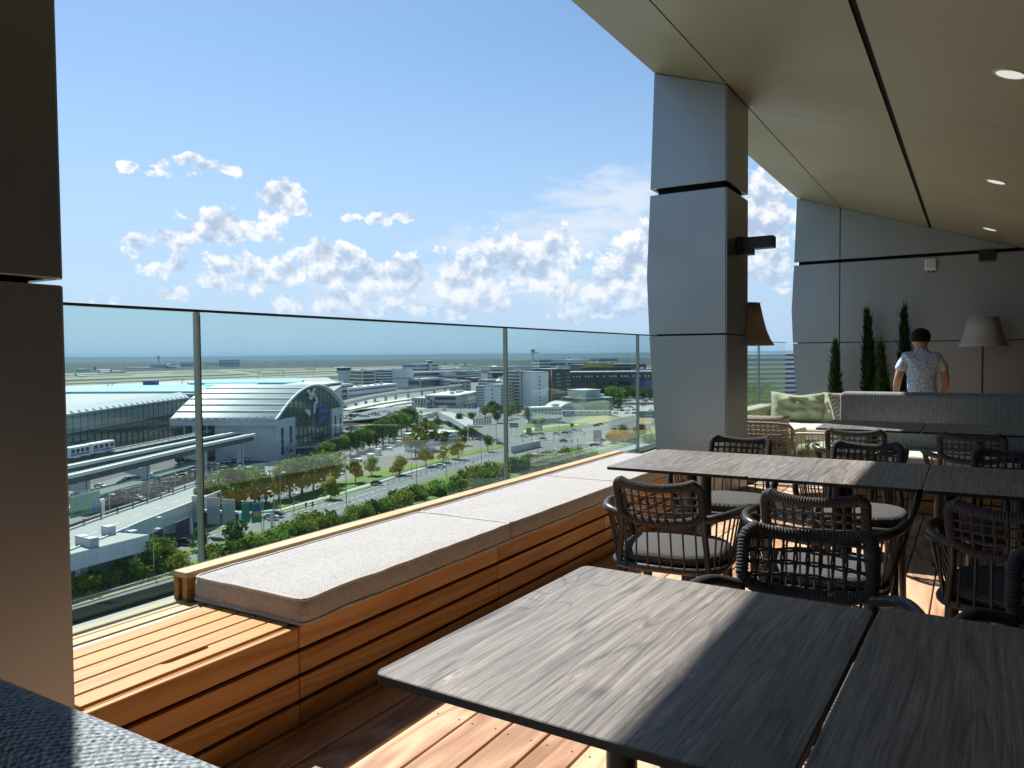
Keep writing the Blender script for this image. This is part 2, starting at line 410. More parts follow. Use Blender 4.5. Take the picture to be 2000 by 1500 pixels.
def pine_laminate():
    """printed dark pine: fine long fibres, thin contour lines round a few knots, pale worn streaks"""
    m, t, out = newmat('laminate_dark_pine')
    pos = t.new('ShaderNodeTexCoord').outputs['Object']; rnd = t.new('ShaderNodeObjectInfo').outputs['Random']
    off = t.vmath('MULTIPLY', t.new('ShaderNodeCombineXYZ', {0: rnd, 1: rnd, 2: rnd}).outputs[0], (17.7, 41.3, 23.1))
    p0 = t.vmath('ADD', pos, off)
    def st(v, a, b): return t.vmath('MULTIPLY', v, (a, b, 1))
    w = t.math('SUBTRACT', t.noise(st(p0, 5.0, 1.6), 1.0, 3, 0.5), 0.5)
    v = t.new('ShaderNodeTexVoronoi', {'Vector': st(p0, 2.1, 1.5), 'Scale': 1.0}); kd = t.math('ADD', v.outputs[0], t.math('MULTIPLY', w, 0.22))
    kn = t.mapr(kd, 0.02, 0.22, 1.0, 0.0)
    warp = t.math('ADD', t.math('MULTIPLY', w, 0.030), t.math('MULTIPLY', kn, 0.016))
    p1 = t.vmath('ADD', p0, t.new('ShaderNodeCombineXYZ', {0: warp, 1: 0.0, 2: 0.0}).outputs[0])
    fine = t.noise(st(p1, 330, 6.5), 1.0, 4, 0.65); mid = t.noise(st(p1, 110, 3.2), 1.0, 4, 0.6)
    field = t.math('ADD', t.noise(st(p1, 7.5, 0.55), 1.0, 2, 0.4), t.math('MULTIPLY', kn, 0.16))
    ring = t.math('ABSOLUTE', t.math('SUBTRACT', t.math('FRACT', t.math('MULTIPLY', field, 15.0)), 0.5))
    line = t.mapr(ring, 0.0, 0.16, 1.0, 0.0)
    wear = t.math('MULTIPLY', t.mapr(t.noise(st(p1, 75, 9.0), 1.0, 6, 0.75), 0.54, 0.72), t.mapr(t.noise(st(p0, 4.0, 2.4), 1.0, 3, 0.6), 0.40, 0.66))
    bs = t.math('ADD', t.math('MULTIPLY', fine, 0.55), t.math('MULTIPLY', mid, 0.55)); bs = t.math('SUBTRACT', bs, t.math('MULTIPLY', line, 0.09)); bs = t.math('ADD', bs, t.math('MULTIPLY', t.math('SUBTRACT', t.noise(st(p0, 2.6, 1.0), 1.0, 3, 0.5), 0.5), 0.30))
    c = t.ramp(bs, [(0.30, (0.045, 0.044, 0.046)), (0.47, (0.135, 0.127, 0.122)), (0.62, (0.26, 0.238, 0.218)), (0.82, (0.46, 0.415, 0.36))])
    c = t.mix(t.math('MULTIPLY', wear, 0.85), c, (0.55, 0.485, 0.40))
    c = t.mix(t.math('MULTIPLY', t.mapr(kd, 0.0, 0.055, 1.0, 0.0), 0.7), c, (0.07, 0.055, 0.045))
    rr = t.mapr(fine, 0.3, 0.7, 0.47, 0.37)
    pbsdf(t, out, c, rr, 0, 0.42, bump(t, t.math('ADD', fine, mid), 0.28, 0.0015)); return m
TABLE = pine_laminate()
EDGE = plain('laminate_edge_black', (0.018, 0.014, 0.013), 0.45)
CUSH = weave('cushion_tweed', (0.235, 0.235, 0.237), (0.66, 0.665, 0.675), 560, melange=0.75, big=50.0, fleck=300.0, bumpv=0.8)
PIPING = weave('cushion_piping', (0.30, 0.28, 0.27), (0.80, 0.78, 0.76), 500, melange=0.6, fleck=220.0)
BLUEFAB = weave('blue_boucle_cloth', (0.045, 0.058, 0.075), (0.44, 0.52, 0.58), 470, melange=0.95, big=60.0, fleck=170.0, bumpv=1.0)
GREYFAB = weave('banquette_cloth', (0.11, 0.125, 0.125), (0.34, 0.36, 0.36), 300, melange=0.5, big=40.0)
GREEN = weave('sage_green_linen', (0.24, 0.30, 0.185), (0.39, 0.45, 0.30), 800, melange=0.2, big=8.0, bumpv=0.15)
CREAM = weave('cream_cloth', (0.60, 0.56, 0.47), (0.78, 0.74, 0.64), 700, melange=0.2, big=12)
ROPE = plain('rope_charcoal', (0.055, 0.058, 0.064), 0.85, var=0.35, vscale=260.0, bumpy=0.4)
ROPE_LT = plain('rope_taupe', (0.34, 0.31, 0.255), 0.85, var=0.25, vscale=200.0)
ALU_DK = plain('powdercoat_taupe', (0.034, 0.035, 0.037), 0.36, 0.0, 0.5, var=0.05, vscale=300)
ALU_LT = plain('powdercoat_sand', (0.40, 0.37, 0.31), 0.45)
STEEL = plain('brushed_steel', (0.52, 0.53, 0.52), 0.30, 0.9)
BLACK = plain('black_metal', (0.014, 0.014, 0.016), 0.4)
DARK = plain('dark_void', (0.008, 0.008, 0.008), 0.9)
KERB = plain('kerb_light_grey', (0.34, 0.345, 0.335), 0.6, var=0.1, vscale=6)
WHITE = plain('white_enamel', (0.78, 0.78, 0.76), 0.4)
RUG = weave('rug_white', (0.62, 0.60, 0.56), (0.80, 0.78, 0.74), 220, melange=0.3)
PANEL = None
def panel_metal(name, color, rough, metal, streak=0.06):
    m, t, out = newmat(name)
    pos = t.new('ShaderNodeNewGeometry').outputs['Position']
    n1 = t.noise(t.vmath('MULTIPLY', pos, (3, 3, 0.5)), 1.0, 4, 0.6); n2 = t.noise(pos, 420.0, 2, 0.6); n3 = t.noise(pos, 0.9, 3, 0.5)
    rnd = t.new('ShaderNodeObjectInfo').outputs['Random']
    v = t.math('ADD', t.math('MULTIPLY', t.math('SUBTRACT', n1, 0.5), streak), t.math('MULTIPLY', t.math('SUBTRACT', n2, 0.5), 0.10))
    v = t.math('ADD', v, t.math('MULTIPLY', t.math('SUBTRACT', rnd, 0.5), 0.06))
    c = t.mix(t.math('ADD', v, 0.5), tuple(x*0.72 for x in color), tuple(min(1, x*1.28) for x in color))
    rr = t.mapr(n3, 0.3, 0.7, rough-0.05, rough+0.06)
    pbsdf(t, out, c, rr, metal, 0.5, bump(t, n3, 0.07, 0.06)); return m
PANEL = panel_metal('anodised_panel_grey', (0.335, 0.35, 0.36), 0.42, 1.0)
SOFFIT = panel_metal('anodised_soffit_bronze', (0.43, 0.41, 0.325), 0.54, 0.5)
GLASS = clear_glass('railing_glass', (0.870, 0.965, 0.945))
SHADE = weave('lampshade_linen', (0.30, 0.28, 0.26), (0.46, 0.44, 0.41), 500, melange=0.2, big=10, bumpv=0.2)
SHADE2 = weave('lampshade_brown_linen', (0.26, 0.19, 0.14), (0.36, 0.28, 0.21), 500, melange=0.2, big=10, bumpv=0.2)
def zigzag(name, c1, c2, k=95.0):
    m, t, out = newmat(name)
    obj = t.new('ShaderNodeTexCoord').outputs['Object']; s = t.new('ShaderNodeSeparateXYZ', {0: obj})
    tri = t.math('PINGPONG', t.math('MULTIPLY', s.outputs[0], k), 1.0)
    h = t.math('ADD', t.math('MULTIPLY', t.math('ADD', s.outputs[1], s.outputs[2]), k*1.6), t.math('MULTIPLY', tri, 1.4))
    st = t.math('SINE', t.math('MULTIPLY', h, 3.1416))
    v = t.math('ADD', t.math('MULTIPLY_ADD', st, 0.4, 0.5), t.math('MULTIPLY', t.math('SUBTRACT', t.noise(obj, 400, 2), 0.5), 0.5))
    pbsdf(t, out, t.mix(t.math('MAXIMUM', t.math('MINIMUM', v, 1.0), 0.0), c1, c2), 0.9, 0, 0.2, bump(t, st, 0.3, 0.002)); return m
PAD = zigzag('seat_pad_zigzag', (0.02, 0.022, 0.026), (0.15, 0.15, 0.148))
DIAMOND = zigzag('cushion_diamond', (0.22, 0.20, 0.17), (0.66, 0.62, 0.53), 30.0)
LAMPON = emit('downlight_glow', (1.0, 0.96, 0.88), 0.45)

def edge_glass():
    m, t, out = newmat('glass_edge'); tr = t.new('ShaderNodeBsdfTransparent', {0: (0.90, 0.94, 0.93, 1)}); gl = t.new('ShaderNodeBsdfGlossy', {'Color': (0.75, 0.82, 0.80, 1), 'Roughness': 0.15})
    a = t.new('ShaderNodeMixShader', {0: 0.34, 1: tr.outputs[0], 2: gl.outputs[0]}); t.l.new(a.outputs[0], out.inputs[0]); return m
GEDGE = edge_glass()
# ------------------------------------------------------------------ the terrace shell
def ceil_z(x): return 3.42 - 0.342*(x + 1.76)
DECK_Y0, WALL_Y, RIGHT_X = -2.4, 12.65, 2.45
slab = MB(); slab.box(-3.30, RIGHT_X+0.3, DECK_Y0-0.3, WALL_Y+3.3, -0.55, -0.032)
floor = slab.build('terrace_floor', plain('substructure', (0.02, 0.02, 0.02), 0.9)); tag(floor, kind='structure')
body = MB(); body.box(-3.25, 14, DECK_Y0-0.2, WALL_Y+3.2, -44.0, -0.55)
tag(body.build('terrace_building_body', plain('facade_grey', (0.3, 0.3, 0.3), 0.6)), kind='structure')
# deck boards, each one an object
rs = random.Random(3)
bmesh_board = MB().cbox(-0.0665, 0.0665, -0.5, 0.5, -0.026, 0.0, 0.0025).mesh('deck_board', DECK)
screws = MB()
k = -4
while True:
    gx = -1.421 + 0.14*k
    if gx > RIGHT_X - 0.1: break
    y = DECK_Y0 - rs.uniform(0, 2.0)
    if k == 8: brk = [4.62]
    while y < WALL_Y - 0.02:
        L = rs.choice([2.1, 2.4, 2.7, 3.0, 3.3]); y1 = min(y + L, WALL_Y - 0.015); y0 = max(y, DECK_Y0)
        if y1 - y0 > 0.05:
            inst('deck_board', bmesh_board, floor, (gx+0.07, (y0+y1)/2, rs.uniform(-0.0012, 0.0012)), 0, (1, (y1-y0)-0.004, 1))
        y = y + L
    if gx < 0.6:
        jy = 1.55
        while jy < 6.2:
            for dx in (0.028, 0.112):
                cx, cy = gx+dx+rs.uniform(-.003, .003), jy+rs.uniform(-.006, .006)
                screws.add([(cx+0.0035*math.cos(a*math.pi/3), cy+0.0035*math.sin(a*math.pi/3), 0.0016) for a in range(6)], [(0, 1, 2, 3, 4, 5)])
            jy += 0.5
    k += 1
so = screws.build('screw_heads', plain('screw_dark', (0.03, 0.025, 0.02), 0.5), floor); so['kind'] = 'stuff'
# kerb the glass stands on, and the drained strip behind the bench
kb = MB(); kb.box(-3.30, -3.10, DECK_Y0, WALL_Y+3.2, -0.03, 0.105); tag(kb.build('kerb', KERB), kind='structure')
kb = MB(); kb.box(-3.098, -2.565, DECK_Y0, WALL_Y+3.2, -0.03, 0.012); tag(kb.build('drain_strip', plain('gravel_grey', (0.22, 0.22, 0.21), 0.9, var=0.5, vscale=60)), kind='structure')
kb = MB(); kb.box(-3.42, -3.302, DECK_Y0, WALL_Y+3.2, -0.5, 0.045); tag(kb.build('slab_edge_gutter', BLACK), kind='structure')
kb = MB(); kb.box(-2.562, -2.0, 5.80, WALL_Y, -0.03, -0.002); tag(kb.build('paving_strip', plain('paver_grey', (0.36, 0.35, 0.33), 0.85, var=0.2, vscale=3)), kind='structure')
# soffit: dark carrier and the panels hung below it
SX = [-2.39, -1.76, -0.555, 0.75, RIGHT_X]
SY = [DECK_Y0, 0.27, 0.98, 6.42, 7.12, 9.62, 10.20, WALL_Y]
cb = MB()
cb.prism([(SX[0]+0.01, ceil_z(SX[0])+0.02), (RIGHT_X, ceil_z(RIGHT_X)+0.02), (RIGHT_X, ceil_z(RIGHT_X)+0.6), (-1.6, 4.1), (SX[0]+0.01, ceil_z(SX[0])+0.05)], DECK_Y0, WALL_Y+0.32, 'y')
ceiling = cb.build('ceiling', DARK); tag(ceiling, kind='structure')
for i in range(4):
    gl = 0.0 if i == 0 else (0.007 if i == 1 else (0.020 if i == 2 else 0.004))
    gr = 0.007 if i == 0 else (0.020 if i == 1 else (0.004 if i == 2 else 0.0))
    for j in range(len(SY)-1):
        x0, x1, y0, y1 = SX[i]+gl, SX[i+1]-gr, SY[j]+0.0028, SY[j+1]-0.0028
        pb = MB(); z0, z1 = ceil_z(x0), ceil_z(x1)
        pb.add([(x0, y0, z0), (x1, y0, z1), (x1, y1, z1), (x0, y1, z0), (x0, y0, z0+0.016), (x1, y0, z1+0.016), (x1, y1, z1+0.016), (x0, y1, z0+0.016)],
               [(0, 3, 2, 1), (4, 5, 6, 7), (0, 1, 5, 4), (1, 2, 6, 5), (2, 3, 7, 6), (3, 0, 4, 7)])
        pb.build('ceiling_panel', SOFFIT, ceiling)
for j, ly in enumerate((2.05, 5.2, 8.37, 11.52)):
    dl = empty('downlight', (0.16, ly, ceil_z(0.16)), 0, ['round white recessed ceiling light nearest overhead', 'largest round white downlight in the bronze soffit, upper right corner', 'middle round white downlight in the soffit', 'small far white downlight in the soffit close to the end wall'][j], 'light', 'recessed downlights')
    dl.rotation_euler = (0, math.atan(0.342), 0)
    MB().lathe([(0.088, 0.004), (0.09, -0.002), (0.086, -0.005), (0.076, -0.005), (0.074, -0.003)], 40).build('trim_ring', WHITE, dl)
    MB().lathe([(0.0, -0.0025), (0.0745, -0.0025)], 40).build('lens', LAMPON, dl)
# right-hand building front (out of frame): dark glazing in frames
rw = MB(); rw.box(RIGHT_X, RIGHT_X+0.2, DECK_Y0, WALL_Y, 0, ceil_z(RIGHT_X)+0.01)
tag(rw.build('wall_right', plain('tinted_glazing', (0.05, 0.055, 0.055), 0.15)), kind='structure')

nw = MB(); nw.box(-2.3, RIGHT_X, DECK_Y0-0.2, DECK_Y0, 0, 3.3)  # unseen wall behind the camera, added to darken the near column
tag(nw.build('light_block_wall', plain('light_block_grey', (0.22, 0.22, 0.21), 0.5)), kind='structure')
PROFILE = [(0.0, -2.35), (0.366, -2.374), (1.376, -2.439), (1.89, -2.461), (2.62, -2.427), (3.66, -2.388)]
def outer_x(z):
    for (z0, x0), (z1, x1) in zip(PROFILE, PROFILE[1:]):
        if z <= z1: return x0 + (x1-x0)*(z-z0)/(z1-z0)
    return PROFILE[-1][1]
BLOCKS = [(0.003, 1.368), (1.382, 2.588), (2.640, None)]
XI = -1.76
def section(z0, z1, xi=XI, grow=0.0):
    zt = lambda x: (ceil_z(x)-0.004 if z1 is None else z1)
    zo = 3.637 if z1 is None else z1
    left = [(outer_x(z)+grow, z) for z in [z0] + [p[0] for p in PROFILE if z0 < p[0] < zo-0.01]] + [(outer_x(zo)+grow, zo if z1 is not None else ceil_z(outer_x(zo)+grow)-0.004)]
    return left, [(xi, zt(xi)), (xi, z0)]
def column(name, y0, y1, label):
    c = empty(name, (0, 0, 0), 0, label, 'column', 'clad columns of the terrace')
    l, r = section(0.0, None, XI-0.05, 0.055)
    MB().prism(l + r, y0+0.055, y1-0.055, 'y').build('core', DARK, c)
    for (z0, z1) in BLOCKS:
        l, r = section(z0, z1, XI-0.010)
        bevel(MB().prism(l + r, y0, y0+0.03, 'y').build('front_panel', PANEL, c), 0.003)
        bevel(MB().prism(l + r, y1-0.03, y1, 'y').build('back_panel', PANEL, c), 0.003)
        zt = ceil_z(XI)-0.004 if z1 is None else z1
        bevel(MB().box(XI-0.03, XI, y0+0.008, y1-0.008, z0, zt).build('inner_panel', PANEL, c), 0.003)
        ob = MB()
        for (xa, za), (xb, zb) in zip(l, l[1:]):
            ob.add([(xa, y0+0.031, za), (xb, y0+0.031, zb), (xb, y1-0.031, zb), (xa, y1-0.031, za), (xa+0.028, y0+0.031, za), (xb+0.028, y0+0.031, zb), (xb+0.028, y1-0.031, zb), (xa+0.028, y1-0.031, za)],
                   [(0, 1, 2, 3), (7, 6, 5, 4), (0, 4, 5, 1), (3, 2, 6, 7), (0, 3, 7, 4), (1, 5, 6, 2)])
        ob.build('outer_panel', PANEL, c)
    return c
column('clad_column', 0.27, 0.975, 'dark metal clad column at the left edge, beside the low wooden bench')
column('clad_column', 6.40, 7.10, 'tall grey metal clad column with a black spot lamp, past the bench')
# far end wall with the same profile
wall = MB()
l, r = section(0.0, None, RIGHT_X, 0.06); poly = l + [(-1.0, ceil_z(-1.0)-0.004)] + r
fw_ = wall.prism(poly, WALL_Y+0.06, WALL_Y+0.30, 'y').build('wall_far', DARK); tag(fw_, kind='structure')
for (z0, z1) in BLOCKS:
    l, r = section(z0, z1, XI-0.007)
    MB().prism(l + r, WALL_Y, WALL_Y+0.06, 'y').build('wall_panel', PANEL, fw_)
    for (xa, xb) in ((XI+0.007, 0.745), (0.755, RIGHT_X)):
        if z1 is None:
            zb = ceil_z(xb)-0.004; pl = [(xa, z0), (xb, z0), (xb, zb), (xa, ceil_z(xa)-0.004)]
            if zb < z0:
                xm = -1.76 + (3.42-0.004-z0)/0.342
                if xm <= xa: continue
                pl = [(xa, z0), (xm, z0), (xa, ceil_z(xa)-0.004)]
        else:
            ztop = min(z1, ceil_z(xa)-0.004); zb = min(z1, ceil_z(xb)-0.004)
            if zb < z1 and ztop >= z1:
                xm = -1.76 + (3.42-0.004-z1)/0.342; pl = [(xa, z0), (xb, z0), (xb, zb), (xm, z1), (xa, z1)]
            else: pl = [(xa, z0), (xb, z0), (xb, zb), (xa, ztop)]
        MB().prism(pl, WALL_Y, WALL_Y+0.06, 'y').build('wall_panel', PANEL, fw_)
sb = empty('wall_sensor', (-0.542, WALL_Y-0.001, 2.47), 0, 'small white box with rounded corners mounted high on the end wall', 'sensor')
bevel(MB().box(-0.075, 0.075, -0.07, 0, -0.085, 0.085).build('housing', WHITE, sb), 0.015, 3)
MB().box(-0.055, 0.055, -0.078, -0.07, -0.05, 0.06).build('cover', plain('pale_grey', (0.6, 0.62, 0.62), 0.5), sb)
MB().tube([(-0.03, -0.035, -0.085), (-0.03, -0.035, -0.115)], 0.008, 8).build('cable_gland', BLACK, sb)
MB().tube([(0.035, -0.035, -0.085), (0.035, -0.035, -0.11)], 0.008, 8).build('cable_gland', BLACK, sb)
sp = empty('wall_loudspeaker', (0.147, WALL_Y-0.001, 2.555), 0, 'black box hanging below the dark groove of the end wall', 'speaker')
bevel(MB().box(-0.10, 0.10, -0.13, 0, -0.075, 0.075).build('housing', BLACK, sp), 0.006)
MB().box(-0.085, 0.085, -0.134, -0.13, -0.06, 0.06).build('grille', plain('grille_black', (0.02, 0.02, 0.02), 0.8), sp)
lp = empty('spot_lamp', (XI, 6.76, 2.15), 0, 'black box shaped spot lamp sticking out from the tall column', 'lamp')
bevel(MB().box(0.05, 0.305, -0.06, 0.06, -0.045, 0.055).build('lamp_body', BLACK, lp), 0.006)
bevel(MB().box(0.0, 0.13, -0.05, 0.05, -0.092, -0.046).build('gear_box', BLACK, lp), 0.004)
MB().box(0.001, 0.05, -0.07, 0.07, -0.06, 0.06).build('bracket', BLACK, lp)
# ------------------------------------------------------------------ glass railing
GX = -3.2
ra = empty('glass_railing', (GX, 0, 0), 0, 'clear glass railing with a thin dark top rail beyond the bench', 'railing')
GY = [DECK_Y0, 2.389, 5.224, 8.038, 10.9, 13.66, WALL_Y+3.2]
for a, b in zip(GY, GY[1:]):
    MB().box(-0.006, 0.006, a+0.012, b-0.012, 0.106, 1.424).build('pane', GLASS, ra)
for y in GY[1:-1]:
    w = 0.010
    bevel(MB().box(-0.016, 0.016, y-w, y+w, 0.106, 1.424).build('post', plain('post_silver', (0.56, 0.59, 0.58), 0.35, 0.2) if 'post_silver' not in MATS else MATS['post_silver'], ra), 0.003)
    MB().box(0.0162, 0.0172, y+0.004, y+w-0.001, 0.12, 1.41).build('gasket', BLACK, ra)
    MB().box(0.0162, 0.0170, y-w+0.001, y-0.004, 0.12, 1.41).build('gasket', plain('seal_grey', (0.55, 0.60, 0.60), 0.3) if 'seal_grey' not in MATS else MATS['seal_grey'], ra)
bevel(MB().box(-0.011, 0.011, DECK_Y0, WALL_Y+3.2, 1.425, 1.438).build('top_rail', BLACK, ra), 0.003)
MB().box(-0.035, -0.0065, DECK_Y0, WALL_Y+3.2, 0.106, 0.16).build('clamp_rail', BLACK, ra)
# ------------------------------------------------------------------ the long wooden bench
bn = empty('wooden_bench', (0, 0, 0), 0, 'long teak bench with horizontal slats running along the glass railing', 'bench')
BX, BZ = -1.87, 0.33
by0, by1 = -1.9, 5.765
MB().box(-2.38, BX-0.024, by0+0.01, by1-0.01, -0.02, 0.30).build('carcass', DARK, bn)
seams = [-0.66, 0.555, 1.755, 2.976, 4.17, by1]
rows = [(0.004, 0.073), (0.087, 0.157), (0.171, 0.241), (0.255, BZ-0.004)]
for a, b in zip([by0] + seams, seams):
    for z0, z1 in rows:
        MB().cbox(BX-0.022, BX, a+0.0022, b-0.0022, z0, z1, 0.0022).build('slat', TEAK, bn)
for z0, z1 in rows:      # end face past the cushions
    MB().cbox(-2.47, BX-0.024, by1-0.022, by1, z0, z1, 0.002).build('slat', TEAK, bn)
# seat boards below the cushions
for i in range(6):
    x0 = -2.395 + i*0.0835
    MB().cbox(x0, x0+0.076, 1.765, by1-0.024, BZ-0.028, BZ-0.004, 0.002).build('seat_board', TEAK, bn)
MB().cbox(BX-0.022-0.004, BX-0.0235+0.0, 1.766, by1-0.024, BZ-0.03, BZ-0.006, 0.001).build('edge_strip', TEAK, bn)
# hinged lid in front of the cushions: five boards, a finger slot in the last
lx = [-2.316, -2.235, -2.150, -2.067, -1.986, -1.908]
for s_y0, s_y1 in ((1.065, 1.752), (-0.65, 1.055)):
    for i in range(5):
        x0, x1 = lx[i]+0.0042, lx[i+1]-0.0042
        if i == 4 and s_y0 > 1:
            a, b, dp = 1.335, 1.49, 0.016
            pts = [(x0, s_y0), (x1, s_y0), (x1, s_y1), (x0, s_y1), (x0, b)]
            pts += [(x0+dp*math.sin(u*math.pi/8), b-0.012+0.012*math.cos(u*math.pi/8)-0.012*0) for u in range(1, 5)]
            pts += [(x0+dp*math.cos(u*math.pi/8), a+0.03-0.03*math.sin(u*math.pi/8)) for u in range(0, 4)] + [(x0, a)]
            bevel(MB().prism(pts, BZ-0.022, BZ, 'z').build('lid_board', TEAK, bn), 0.0018, 1)
        else:
            MB().cbox(x0, x1, s_y0, s_y1, BZ-0.022, BZ, 0.0022).build('lid_board', TEAK, bn)
    MB().cbox(-1.8985, BX-0.0235, s_y0, s_y1, BZ-0.030, BZ-0.0035, 0.001).build('edge_strip', TEAK, bn)
# pale strips between lid and glass
for x0, x1, nm in ((-2.49, -2.402, 'ledge_board'), (-2.396, -2.345, 'ledge_board')):
    for a, b in ((by0, 0.553), (0.557, 1.735)):
        MB().cbox(x0, x1, a, b, BZ-0.022, BZ-0.001, 0.002).build(nm, TEAK_PALE, bn)
MB().box(-2.343, -2.320, by0, 1.75, BZ-0.024, BZ-0.006).build('drip_rail', STEEL, bn)
# back rail behind the cushions: cap on two upright boards
for a, b in zip([1.74, 2.976, 4.17], [2.976, 4.17, by1]):
    MB().cbox(-2.505, -2.420, a+0.001, b-0.001, 0.408, 0.430, 0.002).build('back_rail_cap', TEAK_PALE, bn)
    MB().cbox(-2.500, -2.474, a+0.004, b-0.004, BZ-0.02, 0.407, 0.002).build('back_rail_board', TEAK, bn)
    MB().cbox(-2.450, -2.424, a+0.004, b-0.004, BZ-0.02, 0.407, 0.002).build('back_rail_board', TEAK, bn)
# ------------------------------------------------------------------ cushions
def pad_mesh(w, d, h, r=0.03, er=0.02, dome=0.01, nx=14, ny=26, seed=1, wr=0.004):
    """upholstered block: rounded outline, softened top edge, slight crown and wrinkles; origin at the middle of the bottom"""
    rg = random.Random(seed); mb = MB(); off = Vector((rg.uniform(0, 50), rg.uniform(0, 50), 0))
    ol = []
    for cx, cy, a0 in ((w/2-r, d/2-r, 0), (-w/2+r, d/2-r, 90), (-w/2+r, -d/2+r, 180), (w/2-r, -d/2+r, 270)):
        for k in range(5):
            a = R(a0 + k*22.5); ol.append((cx+r*math.cos(a), cy+r*math.sin(a)))
    pts = resample([(x, y, 0) for x, y in ol], 0.018, True); n = len(pts)
    rings = []
    def ring(ins, z, wob):
        out = []
        for p in pts:
            q = Vector((p.x*(1-ins/(w/2)), p.y*(1-ins/(d/2)), 0))
            wv = mnoise.noise(Vector((p.x*9, p.y*9, z*12))+off)*wob
            nrm = Vector((p.x/(w/2)**2, p.y/(d/2)**2, 0)); nrm = nrm.normalized() if nrm.length else nrm
            out.append((q.x+nrm.x*wv, q.y+nrm.y*wv, z + mnoise.noise(Vector((p.x*7, p.y*7, 3))+off)*wob*0.7))
        return out
    prof = [(0.006, 0.0, 0), (0.0, 0.006, wr), (-0.004, h*0.35, wr), (-0.004, h*0.65, wr), (0.0, h-er*0.6, wr), (er*0.35, h-er*0.15, wr*0.7), (er, h, wr*0.5)]
    for ins, z, wob in prof: rings.append(ring(ins, z, wob))
    steps = 7
    for s in range(1, steps+1):
        f = s/(steps+0.0); rr = []
        for p in pts:
            sx = (1-er/(w/2))*(1-f); q = (p.x*sx, p.y*sx*1.0)
            e = 1-(1-f)**2.2
            rr.append((q[0], q[1], h + dome*e + mnoise.noise(Vector((q[0]*5, q[1]*5, 7))+off)*wr*0.9))
        rings.append(rr)
    vs = [v for rg_ in rings for v in rg_]; fs = []
    for i in range(len(rings)-1):
        for k in range(n):
            k2 = (k+1) % n; fs.append((i*n+k, i*n+k2, (i+1)*n+k2, (i+1)*n+k))
    fs.append(tuple(reversed(range(n))))
    mb.add(vs, fs, True); top = rings[5]
    return mb, top, rings[1]
def bench_cushion(y0, y1, label, seed):
    w, d, h = 0.545, (y1-y0)-0.006, 0.085
    c = empty('bench_cushion', (-2.130, (y0+y1)/2, BZ-0.003), 0, label, 'cushion', 'seat cushions on the wooden bench')
    mb, top, bot = pad_mesh(w, d, h+0.004, 0.018, 0.009, 0.006, seed=seed, wr=0.006); mb.build('cover', CUSH, c)
    MB().tube([(x*1.006, y*1.002, z) for x, y, z in top], 0.0062, 6, closed=True).build('piping', PIPING, c)
    MB().tube([(x*1.008, y*1.003, z+0.004) for x, y, z in bot], 0.0065, 6, closed=True).build('piping', PIPING, c)
bench_cushion(1.758, 3.075, 'grey tweed bench cushion nearest the camera, beside the bare wooden lid', 11)
bench_cushion(3.075, 4.415, 'middle one of the three grey tweed cushions on the bench', 12)
bench_cushion(4.415, 5.745, 'farthest grey tweed bench cushion, running behind the table corner to the column', 13)
# ------------------------------------------------------------------ tables
def tab_top(w, d, h=0.013, r=0.018, off=0.0, seg=4):
    ol = []
    for cx, cy, a0 in ((w/2-r, d/2-r, 0), (-w/2+r, d/2-r, 90), (-w/2+r, -d/2+r, 180), (w/2-r, -d/2+r, 270)):
        for k in range(seg+1):
            a = R(a0+k*90/seg); ol.append((cx+(r-off)*math.cos(a), cy+(r-off)*math.sin(a)))
    return ol
def make_table(loc, rz, label, w=0.596, d=0.69):
    t = empty('dining_table', loc, rz, label, 'table', 'dark wood laminate dining tables')
    mb = MB(); a, b = tab_top(w, d), tab_top(w, d, off=0.0016); n = len(a)
    vs = [(x, y, 0.7165) for x, y in a] + [(x, y, 0.7285) for x, y in a] + [(x, y, 0.7300) for x, y in b]
    mb.add(vs, [tuple(range(2*n, 3*n))] + [(n+i, n+(i+1) % n, 2*n+(i+1) % n, 2*n+i) for i in range(n)]); o = mb.build('table_top', TABLE, t)
    mb = MB(); mb.add(vs[:2*n], [tuple(reversed(range(n)))] + [(i, (i+1) % n, n+(i+1) % n, n+i) for i in range(n)]); mb.build('edge_band', EDGE, t)
    for sy in (-0.11, 0.11):
        MB().tube([(0, sy, 0.022), (0, sy, 0.705)], 0.024, 14).build('leg', ALU_DK, t)
    MB().cbox(-0.19, 0.19, -0.16, 0.16, 0.703, 0.7155, 0.002).build('bearer', ALU_DK, t)
    MB().cbox(-0.20, 0.20, -0.22, 0.22, 0.0018, 0.022, 0.004).build('foot_plate', ALU_DK, t)
    return t
make_table((-0.457, 1.197, 0), R(-1.6), 'dark wood grain table nearest the camera, left half lit by the sun')
make_table((0.146, 1.208, 0), R(-1.6), 'dark table at the lower right corner, wholly in shade')
make_table((-1.040, 3.338, 0), R(0.4), 'sunlit dark wood table at the bench end of the second row')
make_table((-0.447, 3.332, 0), R(0.4), 'middle table of the second row, crossed by the shadow edge')
make_table((0.152, 3.326, 0), R(0.2), 'shaded table at the right end of the second row')
make_table((-0.566, 5.545, 0), 0, 'left one of the dark tables standing before the grey banquette')
make_table((0.036, 5.540, 0), 0, 'right one of the dark tables standing before the grey banquette')
make_table((0.640, 5.535, 0), 0, 'dark table before the grey banquette cut off by the picture edge')
